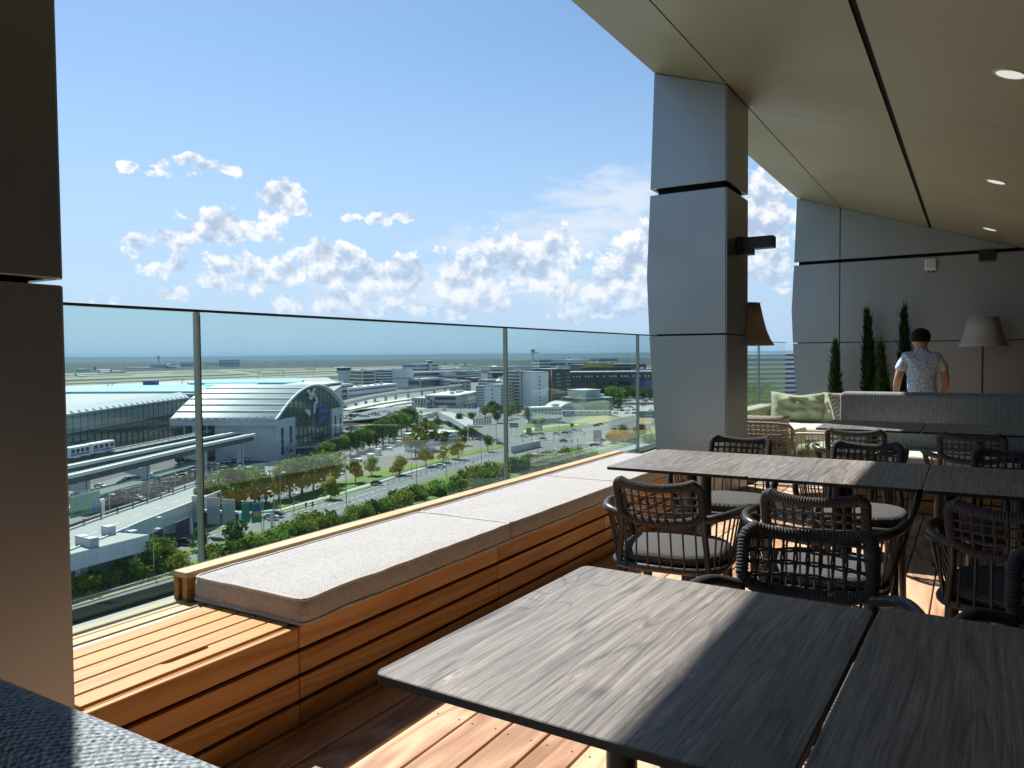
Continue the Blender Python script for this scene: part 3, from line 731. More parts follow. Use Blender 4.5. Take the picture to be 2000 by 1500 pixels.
# ------------------------------------------------------------------ rope chairs
def rope_sweep(path, r, pitch, amp=0.16, seg=10, per=4, closed=True):
    q = [Vector(p) for p in path]; Lp = sum((a-b).length for a, b in zip(q, q[1:]+q[:1])); turns = int(round(Lp/pitch)); P = resample(path, Lp/(turns*per), closed)
    rs_ = [r*(1 + amp*(abs(math.sin(math.pi*i/per))**0.6*2-1.15)) for i in range(len(P))]
    return P, rs_
def make_chair():
    c = empty('rope_chair', (0, 0, 0)); RZ = 0.435
    hw = 0.150
    def back_pt(x, z): # curved, leaning back panel
        f = (z-0.62)/0.15
        return Vector((x, -0.205 - 0.062*f - 0.045*(1-(x/hw)**2)*1.0, z))
    zb, zt = 0.632, 0.752
    outl = []
    for x, z in ([(-hw, zb+0.035*0+0.02), (-hw, zt-0.02)] + [(-hw+0.006, zt-0.006), (-hw+0.022, zt+0.006)] + [(hw*q, zt+0.008-0.020*(1-q*q)) for q in (-0.7, -0.45, -0.2, 0, 0.2, 0.45, 0.7)] +
                 [(hw-0.022, zt+0.006), (hw-0.006, zt-0.006), (hw, zt-0.02), (hw, zb+0.02), (hw-0.006, zb+0.004), (hw-0.024, zb-0.008)] +
                 [(hw*q, zb-0.010-0.014*(1-q*q)) for q in (0.65, 0.4, 0.15, -0.15, -0.4, -0.65)] + [(-hw+0.024, zb-0.008), (-hw+0.006, zb+0.004)]):
        outl.append(back_pt(x, z))
    P, rr = rope_sweep(outl, 0.0150, 0.0085, 0.12, per=6)
    mb = MB(); mb.tube(P, rr, 12, closed=True); mb.build('rope_frame', ROPE, c)
    net = MB(); rg = random.Random(5)
    for i in range(9):
        x = -0.118 + i*0.0295; d = 0.0045
        for s in (-1, 1):
            pts = []
            for q in range(9):
                z = zb-0.012 + (zt-zb+0.012)*q/8; xx = x + s*0.0034*(0.55+0.45*math.cos(q*math.pi/2)) + rg.uniform(-.0008, .0008)
                p = back_pt(xx, z); p.y += s*0.002*math.cos(q*math.pi/2); pts.append(p)
            net.tube(pts, 0.0030, 6, cap=False)
    for j in range(4):
        z = zb + 0.016 + j*0.0285
        for s in (-1, 1):
            pts = []
            for q in range(21):
                x = -hw + 2*hw*q/20; p = back_pt(x, z + s*0.0034*(0.55+0.45*math.cos(q*math.pi/2.2)) + rg.uniform(-.001, .001)); p.y -= s*0.002; pts.append(p)
            net.tube(pts, 0.0030, 6, cap=False)
    net.build('rope_net', ROPE, c)
    # posts carrying the back
    for s in (-1, 1):
        p0 = back_pt(s*hw, zb+0.06); p1 = back_pt(s*hw, zb-0.005)
        MB().tube([p0, p1, (s*0.152, -0.190, 0.56), (s*0.158, -0.186, 0.50), (s*0.164, -0.188, RZ)], 0.0115, 10).build('back_post', ALU_DK, c)
    # seat ring
    ring = rounded([((-0.200, -0.208, RZ), 0.13), ((0.200, -0.208, RZ), 0.13), ((0.210, 0.205, RZ), 0.10), ((-0.210, 0.205, RZ), 0.10)], True, 7)
    MB().tube(ring, 0.014, 10, closed=True).build('seat_ring', ALU_DK, c)
    MB().prism([(p.x*0.97, p.y*0.97) for p in ring], RZ-0.006, RZ+0.006, 'z').build('seat_tray', ALU_DK, c)
    # arms and spindles
    for s in (-1, 1):
        arm = rounded([((s*0.150, -0.205, 0.622), 0), ((s*0.215, -0.185, 0.636), 0.05), ((s*0.252, -0.06, 0.640), 0.10), ((s*0.256, 0.130, 0.622), 0.06), ((s*0.248, 0.160, 0.560), 0.05), ((s*0.208, 0.150, RZ), 0)], False, 6)
        A = resample(arm, 0.012); nA = len(A)
        MB().tube(A, [0.0155 if q < nA*0.62 else 0.0155-0.004*(q/nA-0.62)/0.38 for q in range(nA)], 10).build('arm', ALU_DK, c)
        spb = MB()
        for q in range(9):
            f = 0.10 + q*0.058; p = A[int(f*nA)]
            a = math.radians(-128 + q*15.5) if s > 0 else 0
            t_ = (q+0.5)/9; yb = -0.185 + t_*0.335; xb = 0.176 + 0.030*min(1, t_*2.2)
            spb.tube([p, (s*xb, yb, RZ)], 0.0036, 6, cap=False)
        spb.build('spindles', ALU_DK, c)
    spb = MB()
    for q in range(7):
        x = -0.126 + q*0.042; p = back_pt(x*0.98, zb-0.018)
        spb.tube([p, (x*1.05, -0.222+0.006*abs(x)/0.126, RZ)], 0.0036, 6, cap=False)
    spb.build('back_spindles', ALU_DK, c)
    for sx in (-1, 1):
        for sy in (-1, 1):
            MB().tube([(sx*0.158, sy*0.155, RZ-0.004), (sx*0.162, sy*0.162, 0.30), (sx*0.172, sy*0.178, 0.002)], [0.020, 0.019, 0.014], 12).build('leg', ALU_DK, c)
    mb, _, _ = pad_mesh(0.385, 0.385, 0.045, 0.14, 0.018, 0.012, seed=3, wr=0.002)
    mb.build('seat_pad', PAD, c, (0, -0.005, RZ+0.008))
    return c
proto = make_chair()
CH = [(-0.965, 2.815, 4, 'rope backed chair pushed to the sunlit table nearest the bench, back to the camera'),
      (-0.440, 2.805, 3, 'rope chair at the middle second row table, back to the camera, sunlit seat'),
      (0.135, 2.835, -10, 'shaded rope backed chair at the right edge, back to the camera, second row near side'),
      (-0.330, 1.735, 184, 'nearest rope backed chair facing the camera across the near table, left corner sunlit'),
      (0.222, 1.740, 178, 'rope backed chair cut by the right edge beyond the near table, facing the camera'),
      (-1.050, 3.845, 181, 'rope backed chair before the tall column, far side of the second row, facing the camera'),
      (-0.445, 3.840, 179, 'rope chair behind the second row tables, left half of its back sunlit'),
      (0.165, 3.835, 181, 'shaded rope backed chair at the right edge on the far side of the second row'),
      (-0.590, 5.065, 2, 'sunlit rope backed chair before the left banquette table, back to the camera'),
      (0.005, 5.065, -2, 'shaded rope backed chair before the right banquette table, back to the camera')]
for i, (x, y, a, lab) in enumerate(CH):
    o = proto if i == 0 else copy_tree(proto)
    o.location = (x, y, 0); o.rotation_euler.z = R(a); tag(o, lab, 'chair', 'rope backed dining chairs')
# ------------------------------------------------------------------ blue upholstered bench seat in the foreground
bs = empty('upholstered_sofa', (0, 0, 0), 0, 'blue grey woven sofa back cropped at the lower left corner', 'sofa')
def soft_box(name, x0, x1, y0, y1, z0, z1, m, parent, r=0.03, seg=4):
    o = MB().box(x0, x1, y0, y1, z0, z1).build(name, m, parent); b_ = bevel(o, r, seg)
    for p in o.data.polygons: p.use_smooth = True
    return o
soft_box('backrest', -1.68, -0.30, 0.375, 0.568, 0.30, 0.770, BLUEFAB, bs, 0.075, 7)
soft_box('seat', -1.68, -0.30, -0.22, 0.372, 0.22, 0.43, BLUEFAB, bs, 0.04)
for x in (-1.6, -0.38):
    for y in (-0.15, 0.47): MB().tube([(x, y, 0.002), (x, y, 0.235 if y < 0.3 else 0.31)], 0.018, 10).build('leg', ALU_DK, bs)
# ------------------------------------------------------------------ banquette
bq = empty('banquette_sofa', (0, 0, 0), 0, 'long grey ribbed banquette with high back, seen behind the far tables', 'sofa')
def ribbed(name, c1, c2):
    m, t, out = newmat(name); obj = t.new('ShaderNodeTexCoord').outputs['Object']; s = t.new('ShaderNodeSeparateXYZ', {0: obj})
    w = t.math('SINE', t.math('MULTIPLY', t.math('ADD', s.outputs[0], t.math('MULTIPLY', t.noise(obj, 14, 2), 0.01)), 330.0))
    fl = t.noise(obj, 150.0, 3, 0.7); f2 = t.noise(t.vmath('MULTIPLY', obj, (60, 60, 25)), 1.0, 3, 0.7)
    v = t.math('ADD', t.math('MULTIPLY_ADD', w, 0.20, 0.5), t.math('ADD', t.math('MULTIPLY', t.math('SUBTRACT', fl, 0.5), 1.0), t.math('MULTIPLY', t.math('SUBTRACT', f2, 0.5), 1.0)))
    pbsdf(t, out, t.mix(t.math('MAXIMUM', t.math('MINIMUM', v, 1.0), 0.0), c1, c2), 0.95, 0, 0.15, bump(t, w, 0.5, 0.002)); return m
RIB = ribbed('ribbed_grey_cloth', (0.10, 0.115, 0.115), (0.36, 0.38, 0.37))
soft_box('backrest', -0.945, 2.3, 6.82, 7.05, 0.40, 0.885, RIB, bq, 0.035, 5)
soft_box('seat', -0.93, 2.3, 6.35, 6.815, 0.315, 0.445, CREAM, bq, 0.03, 4)
MB().box(-0.90, 2.3, 6.46, 7.02, 0.0, 0.313).build('plinth_core', DARK, bq)
for z0, z1 in ((0.01, 0.10), (0.112, 0.202), (0.214, 0.308)):
    MB().cbox(-0.90, 2.3, 6.43, 6.458, z0, z1, 0.002).build('slat', TEAK, bq)
    MB().cbox(-0.928, -0.902, 6.43, 7.02, z0, z1, 0.002).build('slat', TEAK, bq)
# ------------------------------------------------------------------ rug and lounge corner
rg_ = MB().cbox(-2.36, -0.99, 7.2, 9.75, 0.0015, 0.014, 0.004).build('rug', RUG); tag(rg_, 'white rug on the deck under the lounge seats', 'rug')
def pillow_mesh(w, h, t, seed=0, n=16, wr=0.05, sag=0.0):
    """stuffed cushion standing in the xz plane"""
    mb = MB(); off = Vector((seed*7.3, seed*3.1, 0)); top = []; bot = []
    for side in (1, -1):
        g = []
        for i in range(n+1):
            for j in range(n+1):
                u, v = i/n*2-1, j/n*2-1
                e = max(0.0, (1-abs(u)**2.6)*(1-abs(v)**2.6))**0.5
                pin = 1-0.07*(abs(u*v))**1.0
                x, z = u*w/2*(1-0.05*(1-v*v)*abs(u))*1.0, v*h/2*(1-0.05*(1-u*u)*abs(v))
                y = side*t/2*e
                wv = mnoise.noise(Vector((u*2.2+v*1.6, v*1.2-u*1.9, side))+off)*wr*e*0.5 + mnoise.noise(Vector((u*5, v*5, side*3))+off)*wr*0.22*e
                g.append((x, y+wv*side, z+h/2 - sag*(1-abs(u))*max(0, v)))
        b = len(mb.v); mb.v += g
        for i in range(n):
            for j in range(n):
                a = b+i*(n+1)+j; f = (a, a+1, a+n+2, a+n+1); mb.f.append(f if side > 0 else f[::-1]); mb.sm.append(True)
    return mb
sf = empty('lounge_sofa', (-1.60, 8.95, 0), 0, 'sage green lounge sofa with loose back cushions by the glass', 'sofa')
soft_box('base', -0.62, 0.50, -0.55, 0.52, 0.10, 0.30, ROPE_LT, sf, 0.03)
soft_box('seat_cushion', -0.44, 0.50, -0.56, 0.30, 0.302, 0.43, CREAM, sf, 0.045, 5)
soft_box('arm', -0.64, -0.452, -0.56, 0.52, 0.301, 0.605, GREEN, sf, 0.04, 5)
soft_box('backrest', -0.448, 0.50, 0.36, 0.52, 0.301, 0.56, GREEN, sf, 0.05, 5)
for x, w, sd_ in ((-0.10, 0.64, 2), (0.36, 0.42, 5)):
    o = pillow_mesh(w, 0.36, 0.22, sd_, wr=0.13, sag=0.04).build('back_cushion', GREEN, sf, (x, 0.20, 0.425)); o.rotation_euler = (R(-14), 0, R(2))
for x in (-0.55, 0.44):
    for y in (-0.48, 0.45): MB().tube([(x, y, 0.014), (x, y, 0.11)], 0.02, 8).build('leg', ALU_LT, sf)
pw = pillow_mesh(0.42, 0.40, 0.16, 9, wr=0.06).build('throw_pillow', DIAMOND); pw.location = (-1.03, 8.42, 0.43); pw.rotation_euler = (R(-20), 0, R(48))
tag(pw, 'small cream patterned pillow leaning on the green sofa', 'pillow')
def lounge_chair(loc, rz, label, backc, seatc):
    c = empty('lounge_armchair', loc, rz, label, 'armchair', 'pale rope lounge armchairs')
    hw = 0.33
    def bp(x, z): return Vector((x, -0.30-0.10*(z-0.34)/0.3-0.05*(1-(x/hw)**2), z))
    outl = [bp(x, z) for x, z in [(-hw, 0.36), (-hw, 0.58), (-hw+0.03, 0.625), (-0.15, 0.64), (0, 0.642), (0.15, 0.64), (hw-0.03, 0.625), (hw, 0.58), (hw, 0.36), (0.15, 0.335), (-0.15, 0.335)]]
    P, rr = rope_sweep(outl, 0.016, 0.012, 0.12); MB().tube(P, rr, 8, closed=True).build('rope_frame', ROPE_LT, c)
    net = MB()
    for i in range(13):
        x = -0.28+i*0.0467; net.tube([bp(x, z) for z in (0.34, 0.42, 0.5, 0.58, 0.635)], 0.006, 5, cap=False)
    for j in range(6):
        z = 0.37+j*0.047; net.tube([bp(-hw+2*hw*q/12, z) for q in range(13)], 0.006, 5, cap=False)
    net.build('rope_net', ROPE_LT, c)
    for s in (-1, 1):
        arm = rounded([((s*0.33, -0.36, 0.55), 0), ((s*0.37, -0.22, 0.56), 0.1), ((s*0.38, 0.28, 0.53), 0.08), ((s*0.36, 0.33, 0.30), 0)], False, 6)
        A = resample(arm, 0.02); MB().tube(A, 0.014, 8).build('arm', ALU_LT, c)
        sb_ = MB()
        for q in range(14):
            p = A[int((0.05+0.05*q)*len(A))]; sb_.tube([p, (s*0.34, p.y, 0.27)], 0.004, 5, cap=False)
        sb_.build('spindles', ALU_LT, c)
    MB().tube(rounded([((-0.35, -0.33, 0.27), 0.12), ((0.35, -0.33, 0.27), 0.12), ((0.36, 0.34, 0.27), 0.08), ((-0.36, 0.34, 0.27), 0.08)], True, 6), 0.014, 8, closed=True).build('seat_ring', ALU_LT, c)
    for sx in (-1, 1):
        for sy in (-1, 1): MB().tube([(sx*0.29, sy*0.27, 0.27), (sx*0.31, sy*0.30, 0.016)], [0.018, 0.014], 10).build('leg', ALU_LT, c)
    mb, _, _ = pad_mesh(0.60, 0.58, 0.12, 0.08, 0.03, 0.02, seed=4); mb.build('seat_cushion', seatc, c, (0, 0.02, 0.275))
    o = pillow_mesh(0.60, 0.36, 0.17, 6, wr=0.05).build('back_cushion', backc, c, (0, -0.20, 0.37)); o.rotation_euler = (R(14), 0, 0)
    c.scale = (0.98, 0.98, 0.86)
    return c
lounge_chair((-1.80, 7.86, 0), R(4), 'pale rope lounge armchair with diamond patterned cushion, back to the camera beside the column', DIAMOND, GREEN)
lounge_chair((-1.07, 7.80, 0.0), R(70), 'pale rope lounge armchair with green seat, standing side on before the green sofa', DIAMOND, GREEN)
# ------------------------------------------------------------------ floor lamps
def floor_lamp(loc, m, label, seed):
    l = empty('floor_lamp', loc, 0, label, 'lamp', 'floor lamps with fabric shades')
    mb = MB(); prof = [(0.305, 1.285), (0.27, 1.34), (0.235, 1.43), (0.205, 1.55), (0.178, 1.675)]; seg = 48; vs = []
    for (r, z) in prof:
        for k in range(seg):
            a = 2*math.pi*k/seg; rr = r*(1+0.035*mnoise.noise(Vector((math.cos(a)*2.2, math.sin(a)*2.2, z*2+seed)))*(1 if z < 1.67 else 0.2))
            vs.append((rr*math.cos(a), rr*math.sin(a), z))
    fs = [(i*seg+k, i*seg+(k+1) % seg, (i+1)*seg+(k+1) % seg, (i+1)*seg+k) for i in range(len(prof)-1) for k in range(seg)]
    mb.add(vs, fs, True); o = mb.build('shade', m, l)
    so_ = o.modifiers.new('t', 'SOLIDIFY'); so_.thickness = 0.004
    MB().tube([(0.178*math.cos(a*math.pi/20), 0.178*math.sin(a*math.pi/20), 1.675) for a in range(40)], 0.005, 6, closed=True).build('shade_ring', m, l)
    MB().tube([(0, 0, 0.02), (0, 0, 1.64)], 0.012, 10).build('pole', BLACK, l)
    for a in (0, 120, 240): MB().tube([(0, 0, 1.64), (0.176*math.cos(R(a)), 0.176*math.sin(R(a)), 1.672)], 0.004, 6).build('spoke', BLACK, l)
    MB().lathe([(0.0, 0.028), (0.15, 0.024), (0.16, 0.016), (0.16, 0.002)], 32).build('foot', BLACK, l)
    MB().lathe([(0.0, 1.40), (0.03, 1.41), (0.045, 1.45), (0.035, 1.50), (0.015, 1.53)], 16).build('bulb', WHITE, l)
floor_lamp((0.105, 12.0, 0), SHADE, 'grey floor lamp with flared fabric shade before the end wall', 1)
floor_lamp((-1.875, 7.27, 0), SHADE2, 'brown shaded floor lamp half hidden behind the tall column', 4)
# ------------------------------------------------------------------ cypresses in planters
def leafmat(name, c1, c2, trans=0.3, hue=0.0):
    m, t, out = newmat(name)
    rnd = t.new('ShaderNodeObjectInfo').outputs['Random']; pos = t.new('ShaderNodeNewGeometry').outputs['Position']
    n = t.noise(pos, 0.9 if hue else 9.0, 3, 0.6)
    ri = t.new('ShaderNodeNewGeometry').outputs['Random Per Island']
    v = t.math('ADD', t.math('MULTIPLY', ri, 0.55), t.math('MULTIPLY', n, 0.45))
    c = t.mix(v, c1, c2)
    if hue:
        h = t.new('ShaderNodeHueSaturation', {'Color': c, 'Hue': t.math('MULTIPLY_ADD', rnd, hue*0.05, 0.5-hue*0.025), 'Value': t.math('MULTIPLY_ADD', rnd, 0.5, 0.75)}); c = h.outputs[0]
    d = t.new('ShaderNodeBsdfDiffuse', {0: c}); tr = t.new('ShaderNodeBsdfTranslucent', {0: c})
    mx = t.new('ShaderNodeMixShader', {0: trans, 1: d.outputs[0], 2: tr.outputs[0]})
    t.l.new(mx.outputs[0], out.inputs[0]); return m
CYP = leafmat('cypress_needles', (0.010, 0.028, 0.012), (0.045, 0.085, 0.028), 0.2)
BARK = plain('bark', (0.10, 0.075, 0.05), 0.9, var=0.4, vscale=12, bumpy=0.5)
def cypress(loc, h, r, label, seed, lean=0.0):
    rr = random.Random(seed); c = empty('cypress', loc, 0, label, 'cypress', 'slim cypresses before the end wall')
    z0 = 0.42; mb = MB()
    for i in range(1700):
        f = rr.random()**0.9; z = z0 + (h-z0)*f
        prof = (1-f)**0.75*(0.55+0.45*min(1, f*6))*(1+0.28*mnoise.noise(Vector((z*6, seed, 0))))
        a = rr.uniform(0, 2*math.pi); rad = 0.78*r*prof*rr.uniform(0.2, 1.1)
        b = Vector((rad*math.cos(a)+lean*f, rad*math.sin(a), z))
        L = rr.uniform(0.05, 0.13)*(1 if rr.random() < 0.93 else 1.9)
        out_ = Vector((math.cos(a), math.sin(a), 0)); d = (Vector((0, 0, 1))*rr.uniform(0.8, 1.4) + out_*rr.uniform(0.05, 0.65)).normalized()
        sd_ = d.cross(Vector((rr.uniform(-1, 1), rr.uniform(-1, 1), rr.uniform(-1, 1)))).normalized()*rr.uniform(0.006, 0.013)
        mb.add([b-sd_, b+sd_, b+d*L*0.6+sd_*0.7, b+d*L], [(0, 1, 2), (0, 2, 3)])
    mb.build('crown', CYP, c)
    MB().tube([(0, 0, 0.34), (lean*0.4, 0, h*0.5), (lean*0.95, 0, h*0.93)], [0.022, 0.014, 0.004], 8).build('trunk', BARK, c)
    bevel(MB().prism([(-0.15, 0.002), (0.15, 0.002), (0.18, 0.40), (-0.18, 0.40)], -0.17, 0.17, 'y').build('planter', plain('planter_grey', (0.10, 0.10, 0.10), 0.7), c), 0.01)
    MB().box(-0.155, 0.155, -0.155, 0.155, 0.38, 0.403).build('soil', BARK, c)
cypress((-1.70, 11.85, 0), 1.33, 0.115, 'short cypress at the left end, beside the end of the banquette', 1)
cypress((-1.27, 12.20, 0), 1.78, 0.17, 'tallest thick dark cypress against the end wall', 2, -0.06)
cypress((-1.05, 11.75, 0), 1.30, 0.12, 'low cypress between the two tall ones', 3, -0.06)
cypress((-0.80, 12.15, 0), 1.80, 0.15, 'tall slim cypress right behind the man in the pale shirt', 4, -0.05)
# ------------------------------------------------------------------ the man behind the banquette
SKIN = plain('skin', (0.46, 0.27, 0.19), 0.55, var=0.08, vscale=20)
HAIR = plain('hair_dark', (0.006, 0.005, 0.0045), 0.75, 0, 0.15, var=0.4, vscale=160, bumpy=0.8)
def shirtmat():
    m, t, out = newmat('shirt_pale_blue_print'); pos = t.new('ShaderNodeTexCoord').outputs['Object']
    v = t.new('ShaderNodeTexVoronoi', {'Vector': pos, 'Scale': 60.0}); n = t.noise(pos, 70.0, 3, 0.7)
    f = t.math('MULTIPLY', t.mapr(v.outputs[0], 0.25, 0.45), t.mapr(n, 0.42, 0.58))
    pbsdf(t, out, t.mix(f, (0.30, 0.42, 0.64), (0.80, 0.87, 0.95)), 0.85, 0, 0.2, bump(t, t.noise(pos, 14.0, 4), 0.5, 0.02)); return m
SHIRT = shirtmat(); TROUSER = plain('trousers_navy', (0.03, 0.035, 0.05), 0.9)
man = empty('person', (-0.455, 9.15, 0), R(14), 'man in a pale blue patterned short sleeved shirt seen from behind, head bowed', 'person')
def skin_body():
    V = []; E_ = []; RAD = []
    def add(p, r, par=None):
        V.append(p); RAD.append(r)
        if par is not None: E_.append((par, len(V)-1))
        return len(V)-1
    pel = add((0, 0, 0.66), (0.14, 0.10)); ab = add((0, 0.02, 0.80), (0.125, 0.09), pel); ch = add((0, 0.05, 1.00), (0.14, 0.095), ab)
    uc = add((0, 0.075, 1.13), (0.12, 0.085), ch); nb = add((0, 0.09, 1.215), (0.06, 0.06), uc); nk = add((0, 0.105, 1.27), (0.055, 0.058), nb)
    hd = add((0, 0.130, 1.335), (0.070, 0.082), nk); h2 = add((0, 0.135, 1.385), (0.076, 0.090), hd); add((0, 0.125, 1.428), (0.055, 0.064), h2)
    add((0, 0.225, 1.325), (0.012, 0.014), hd)                      # nose
    for s in (-1, 1): add((s*0.082, 0.12, 1.345), (0.010, 0.022), hd)  # ears
    for s in (-1, 1):
        sh = add((s*0.160, 0.075, 1.165), (0.054, 0.054), uc); el = add((s*0.225, 0.045, 0.945), (0.042, 0.042), sh)
        fo = add((s*0.232, 0.10, 0.86), (0.043, 0.040), el); wr_ = add((s*0.215, 0.20, 0.735), (0.028, 0.026), fo); pa = add((s*0.228, 0.235, 0.675), (0.036, 0.020), wr_)
        for q, L in ((-0.026, 0.060), (-0.009, 0.074), (0.008, 0.070), (0.024, 0.055)):
            f1 = add((s*0.226+q, 0.262, 0.635), (0.009, 0.009), pa); add((s*0.224+q, 0.272, 0.635-L), (0.007, 0.007), f1)
        t1 = add((s*0.190, 0.255, 0.668), (0.011, 0.011), pa); add((s*0.175, 0.275, 0.632), (0.008, 0.008), t1)
        hp = add((s*0.088, 0.02, 0.63), (0.095, 0.095), pel); kn = add((s*0.115, 0.37, 0.475), (0.062, 0.062), hp)
        cf = add((s*0.112, 0.29, 0.30), (0.055, 0.06), kn); an = add((s*0.105, 0.20, 0.085), (0.036, 0.04), cf); add((s*0.11, 0.33, 0.045), (0.040, 0.030), an)
    me = bpy.data.meshes.new('body'); me.from_pydata(V, E_, []); o = bpy.data.objects.new('body', me); COL.objects.link(o); o.parent = man
    o.modifiers.new('skin', 'SKIN'); me.materials.append(SKIN)
    for sv, r_ in zip(me.skin_vertices[0].data, RAD): sv.radius = r_
    me.skin_vertices[0].data[0].use_root = True
    o.modifiers['skin'].use_smooth_shade = True; subsurf(o, 2)
skin_body()
def loft(rings, n=28, wob=0.0, seed=0):
    mb = MB(); vs = []
    for i, (cx, cy, z, rx, ry) in enumerate(rings):
        for k in range(n):
            a = 2*math.pi*k/n; w = 1 + wob*mnoise.noise(Vector((math.cos(a)*3, math.sin(a)*3, z*5+seed)))
            vs.append((cx+rx*w*math.cos(a), cy+ry*w*math.sin(a), z))
    m_ = len(rings)
    mb.add(vs, [(i*n+k, i*n+(k+1) % n, (i+1)*n+(k+1) % n, (i+1)*n+k) for i in range(m_-1) for k in range(n)], True); return mb
def skin_shirt():
    V, E_, RAD = [], [], []
    def add(p, r, par=None):
        V.append(p); RAD.append(r)
        if par is not None: E_.append((par, len(V)-1))
        return len(V)-1
    a = add((0, 0.0, 0.60), (0.165, 0.135)); b = add((0, 0.01, 0.72), (0.152, 0.122), a); c = add((0, 0.03, 0.88), (0.148, 0.115), b)
    d = add((0, 0.05, 1.02), (0.155, 0.115), c); u = add((0, 0.072, 1.13), (0.125, 0.098), d); n = add((0, 0.085, 1.205), (0.074, 0.070), u); add((0, 0.094, 1.262), (0.062, 0.062), n)
    for s in (-1, 1):
        p = add((s*0.150, 0.074, 1.158), (0.066, 0.062), u); q = add((s*0.190, 0.062, 1.07), (0.060, 0.058), p); add((s*0.213, 0.052, 0.990), (0.060, 0.058), q)
    me = bpy.data.meshes.new('shirt'); me.from_pydata(V, E_, []); o = bpy.data.objects.new('shirt', me); COL.objects.link(o); o.parent = man
    o.modifiers.new('skin', 'SKIN'); me.materials.append(SHIRT)
    for sv, r_ in zip(me.skin_vertices[0].data, RAD): sv.radius = r_
    me.skin_vertices[0].data[0].use_root = True; o.modifiers['skin'].use_smooth_shade = True; subsurf(o, 3)
    tx = bpy.data.textures.new('cloth_folds', 'CLOUDS'); tx.noise_scale = 0.07; tx.noise_depth = 3
    dm = o.modifiers.new('folds', 'DISPLACE'); dm.texture = tx; dm.strength = 0.022; dm.mid_level = 0.45; dm.texture_coords = 'LOCAL'
skin_shirt()
hb = MB(); n = 24
for i in range(13):
    th = math.pi*i/12*0.66
    for k in range(n):
        a = 2*math.pi*k/n; f = Vector((math.sin(th)*math.cos(a), math.sin(th)*math.sin(a), math.cos(th)))
        w = 1+0.07*mnoise.noise(f*7)-0.10*max(0, -f.z)
        low = 1.0 if f.y < 0.25 else max(0.55, 1-(f.y-0.25)*0.55)
        th2 = th*low; f = Vector((math.sin(th2)*math.cos(a), math.sin(th2)*math.sin(a), math.cos(th2)))
        hb.v.append((f.x*0.096*w, 0.118+f.y*0.115*w, 1.368+f.z*0.100*w))
for i in range(12):
    for k in range(n): hb.f.append((i*n+k, i*n+(k+1) % n, (i+1)*n+(k+1) % n, (i+1)*n+k)); hb.sm.append(True)
hb.build('hair', HAIR, man)
tr = MB()
for s in (-1, 1): tr.tube([(s*0.08, 0.0, 0.66), (s*0.095, 0.08, 0.62), (s*0.116, 0.375, 0.478), (s*0.114, 0.30, 0.30), (s*0.106, 0.20, 0.10)], [0.115, 0.115, 0.082, 0.075, 0.07], 16)
tr.build('trousers', TROUSER, man)
for s in (-1, 1):
    bevel(MB().box(s*0.108-0.045, s*0.108+0.045, 0.13, 0.40, 0.002, 0.085).build('shoe', BLACK, man), 0.03, 3)
# ================================================================== the airport below
GZ = -44.0
def G(px, py, z=GZ): return atz(px, py, z)
def top_z(B, px, py):
    d = px_ray(px, py); return CAM_H + d.z*math.hypot(B.x, B.y)/math.hypot(d.x, d.y)
ASPHALT = plain('asphalt', (0.15, 0.153, 0.155), 0.85, var=0.25, vscale=0.12)
ASPHALT_SHADE = plain('asphalt_shaded', (0.07, 0.072, 0.075), 0.85, var=0.3, vscale=0.15)
CONCRETE = plain('concrete_pale', (0.36, 0.36, 0.345), 0.8, var=0.2, vscale=0.08)
RUNWAY = plain('runway_concrete', (0.20, 0.19, 0.16), 0.85, var=0.15, vscale=0.01)
GRASS = plain('lawn', (0.12, 0.185, 0.028), 0.95, var=0.45, vscale=0.25)
GRASS_DRY = plain('dry_verge', (0.30, 0.25, 0.13), 0.95, var=0.4, vscale=0.3)
PAINT = plain('road_paint', (0.75, 0.75, 0.73), 0.7)
BWHITE = plain('render_white', (0.82, 0.84, 0.84), 0.7, var=0.08, vscale=0.2)
BGREY = plain('render_grey', (0.50, 0.52, 0.53), 0.7, var=0.12, vscale=0.2)
BBEIGE = plain('render_beige', (0.60, 0.57, 0.50), 0.7, var=0.1, vscale=0.2)
BDARK = plain('cladding_dark', (0.035, 0.042, 0.055), 0.5, var=0.2, vscale=0.3)
BSTONE = plain('cladding_bluegrey', (0.56, 0.60, 0.63), 0.6, var=0.08, vscale=0.3)
BRED = plain('brick_red', (0.30, 0.12, 0.09), 0.8, var=0.2, vscale=0.4)
ROOFW = plain('roof_white', (0.72, 0.73, 0.72), 0.5, var=0.06, vscale=0.1)
ROOFG = plain('roof_grey', (0.33, 0.34, 0.35), 0.7, var=0.15, vscale=0.1)
SKYLT = plain('skylight_blue', (0.28, 0.52, 0.62), 0.35, var=0.08, vscale=0.05)
GLZ = plain('glazing_green', (0.07, 0.12, 0.105), 0.08, 0.0, 0.9, var=0.6, vscale=0.09)
GLZ_B = plain('glazing_blue', (0.04, 0.06, 0.075), 0.10, 0.0, 0.9, var=0.5, vscale=0.1)
MULL = plain('mullion', (0.20, 0.25, 0.24), 0.5)
SIGNG = plain('sign_green', (0.03, 0.25, 0.16), 0.5)
SIGNB = plain('sign_blue', (0.03, 0.08, 0.42), 0.5)
SIGNO = plain('sign_orange', (0.62, 0.36, 0.04), 0.5)
SIGNBACK = plain('sign_back', (0.45, 0.48, 0.48), 0.5, 0.3)
YEL = plain('sign_yellow', (0.55, 0.45, 0.10), 0.6)
GALV = plain('galvanised', (0.42, 0.45, 0.45), 0.45, 0.5)
LAMPHEAD = plain('lamp_head', (0.75, 0.77, 0.76), 0.4)
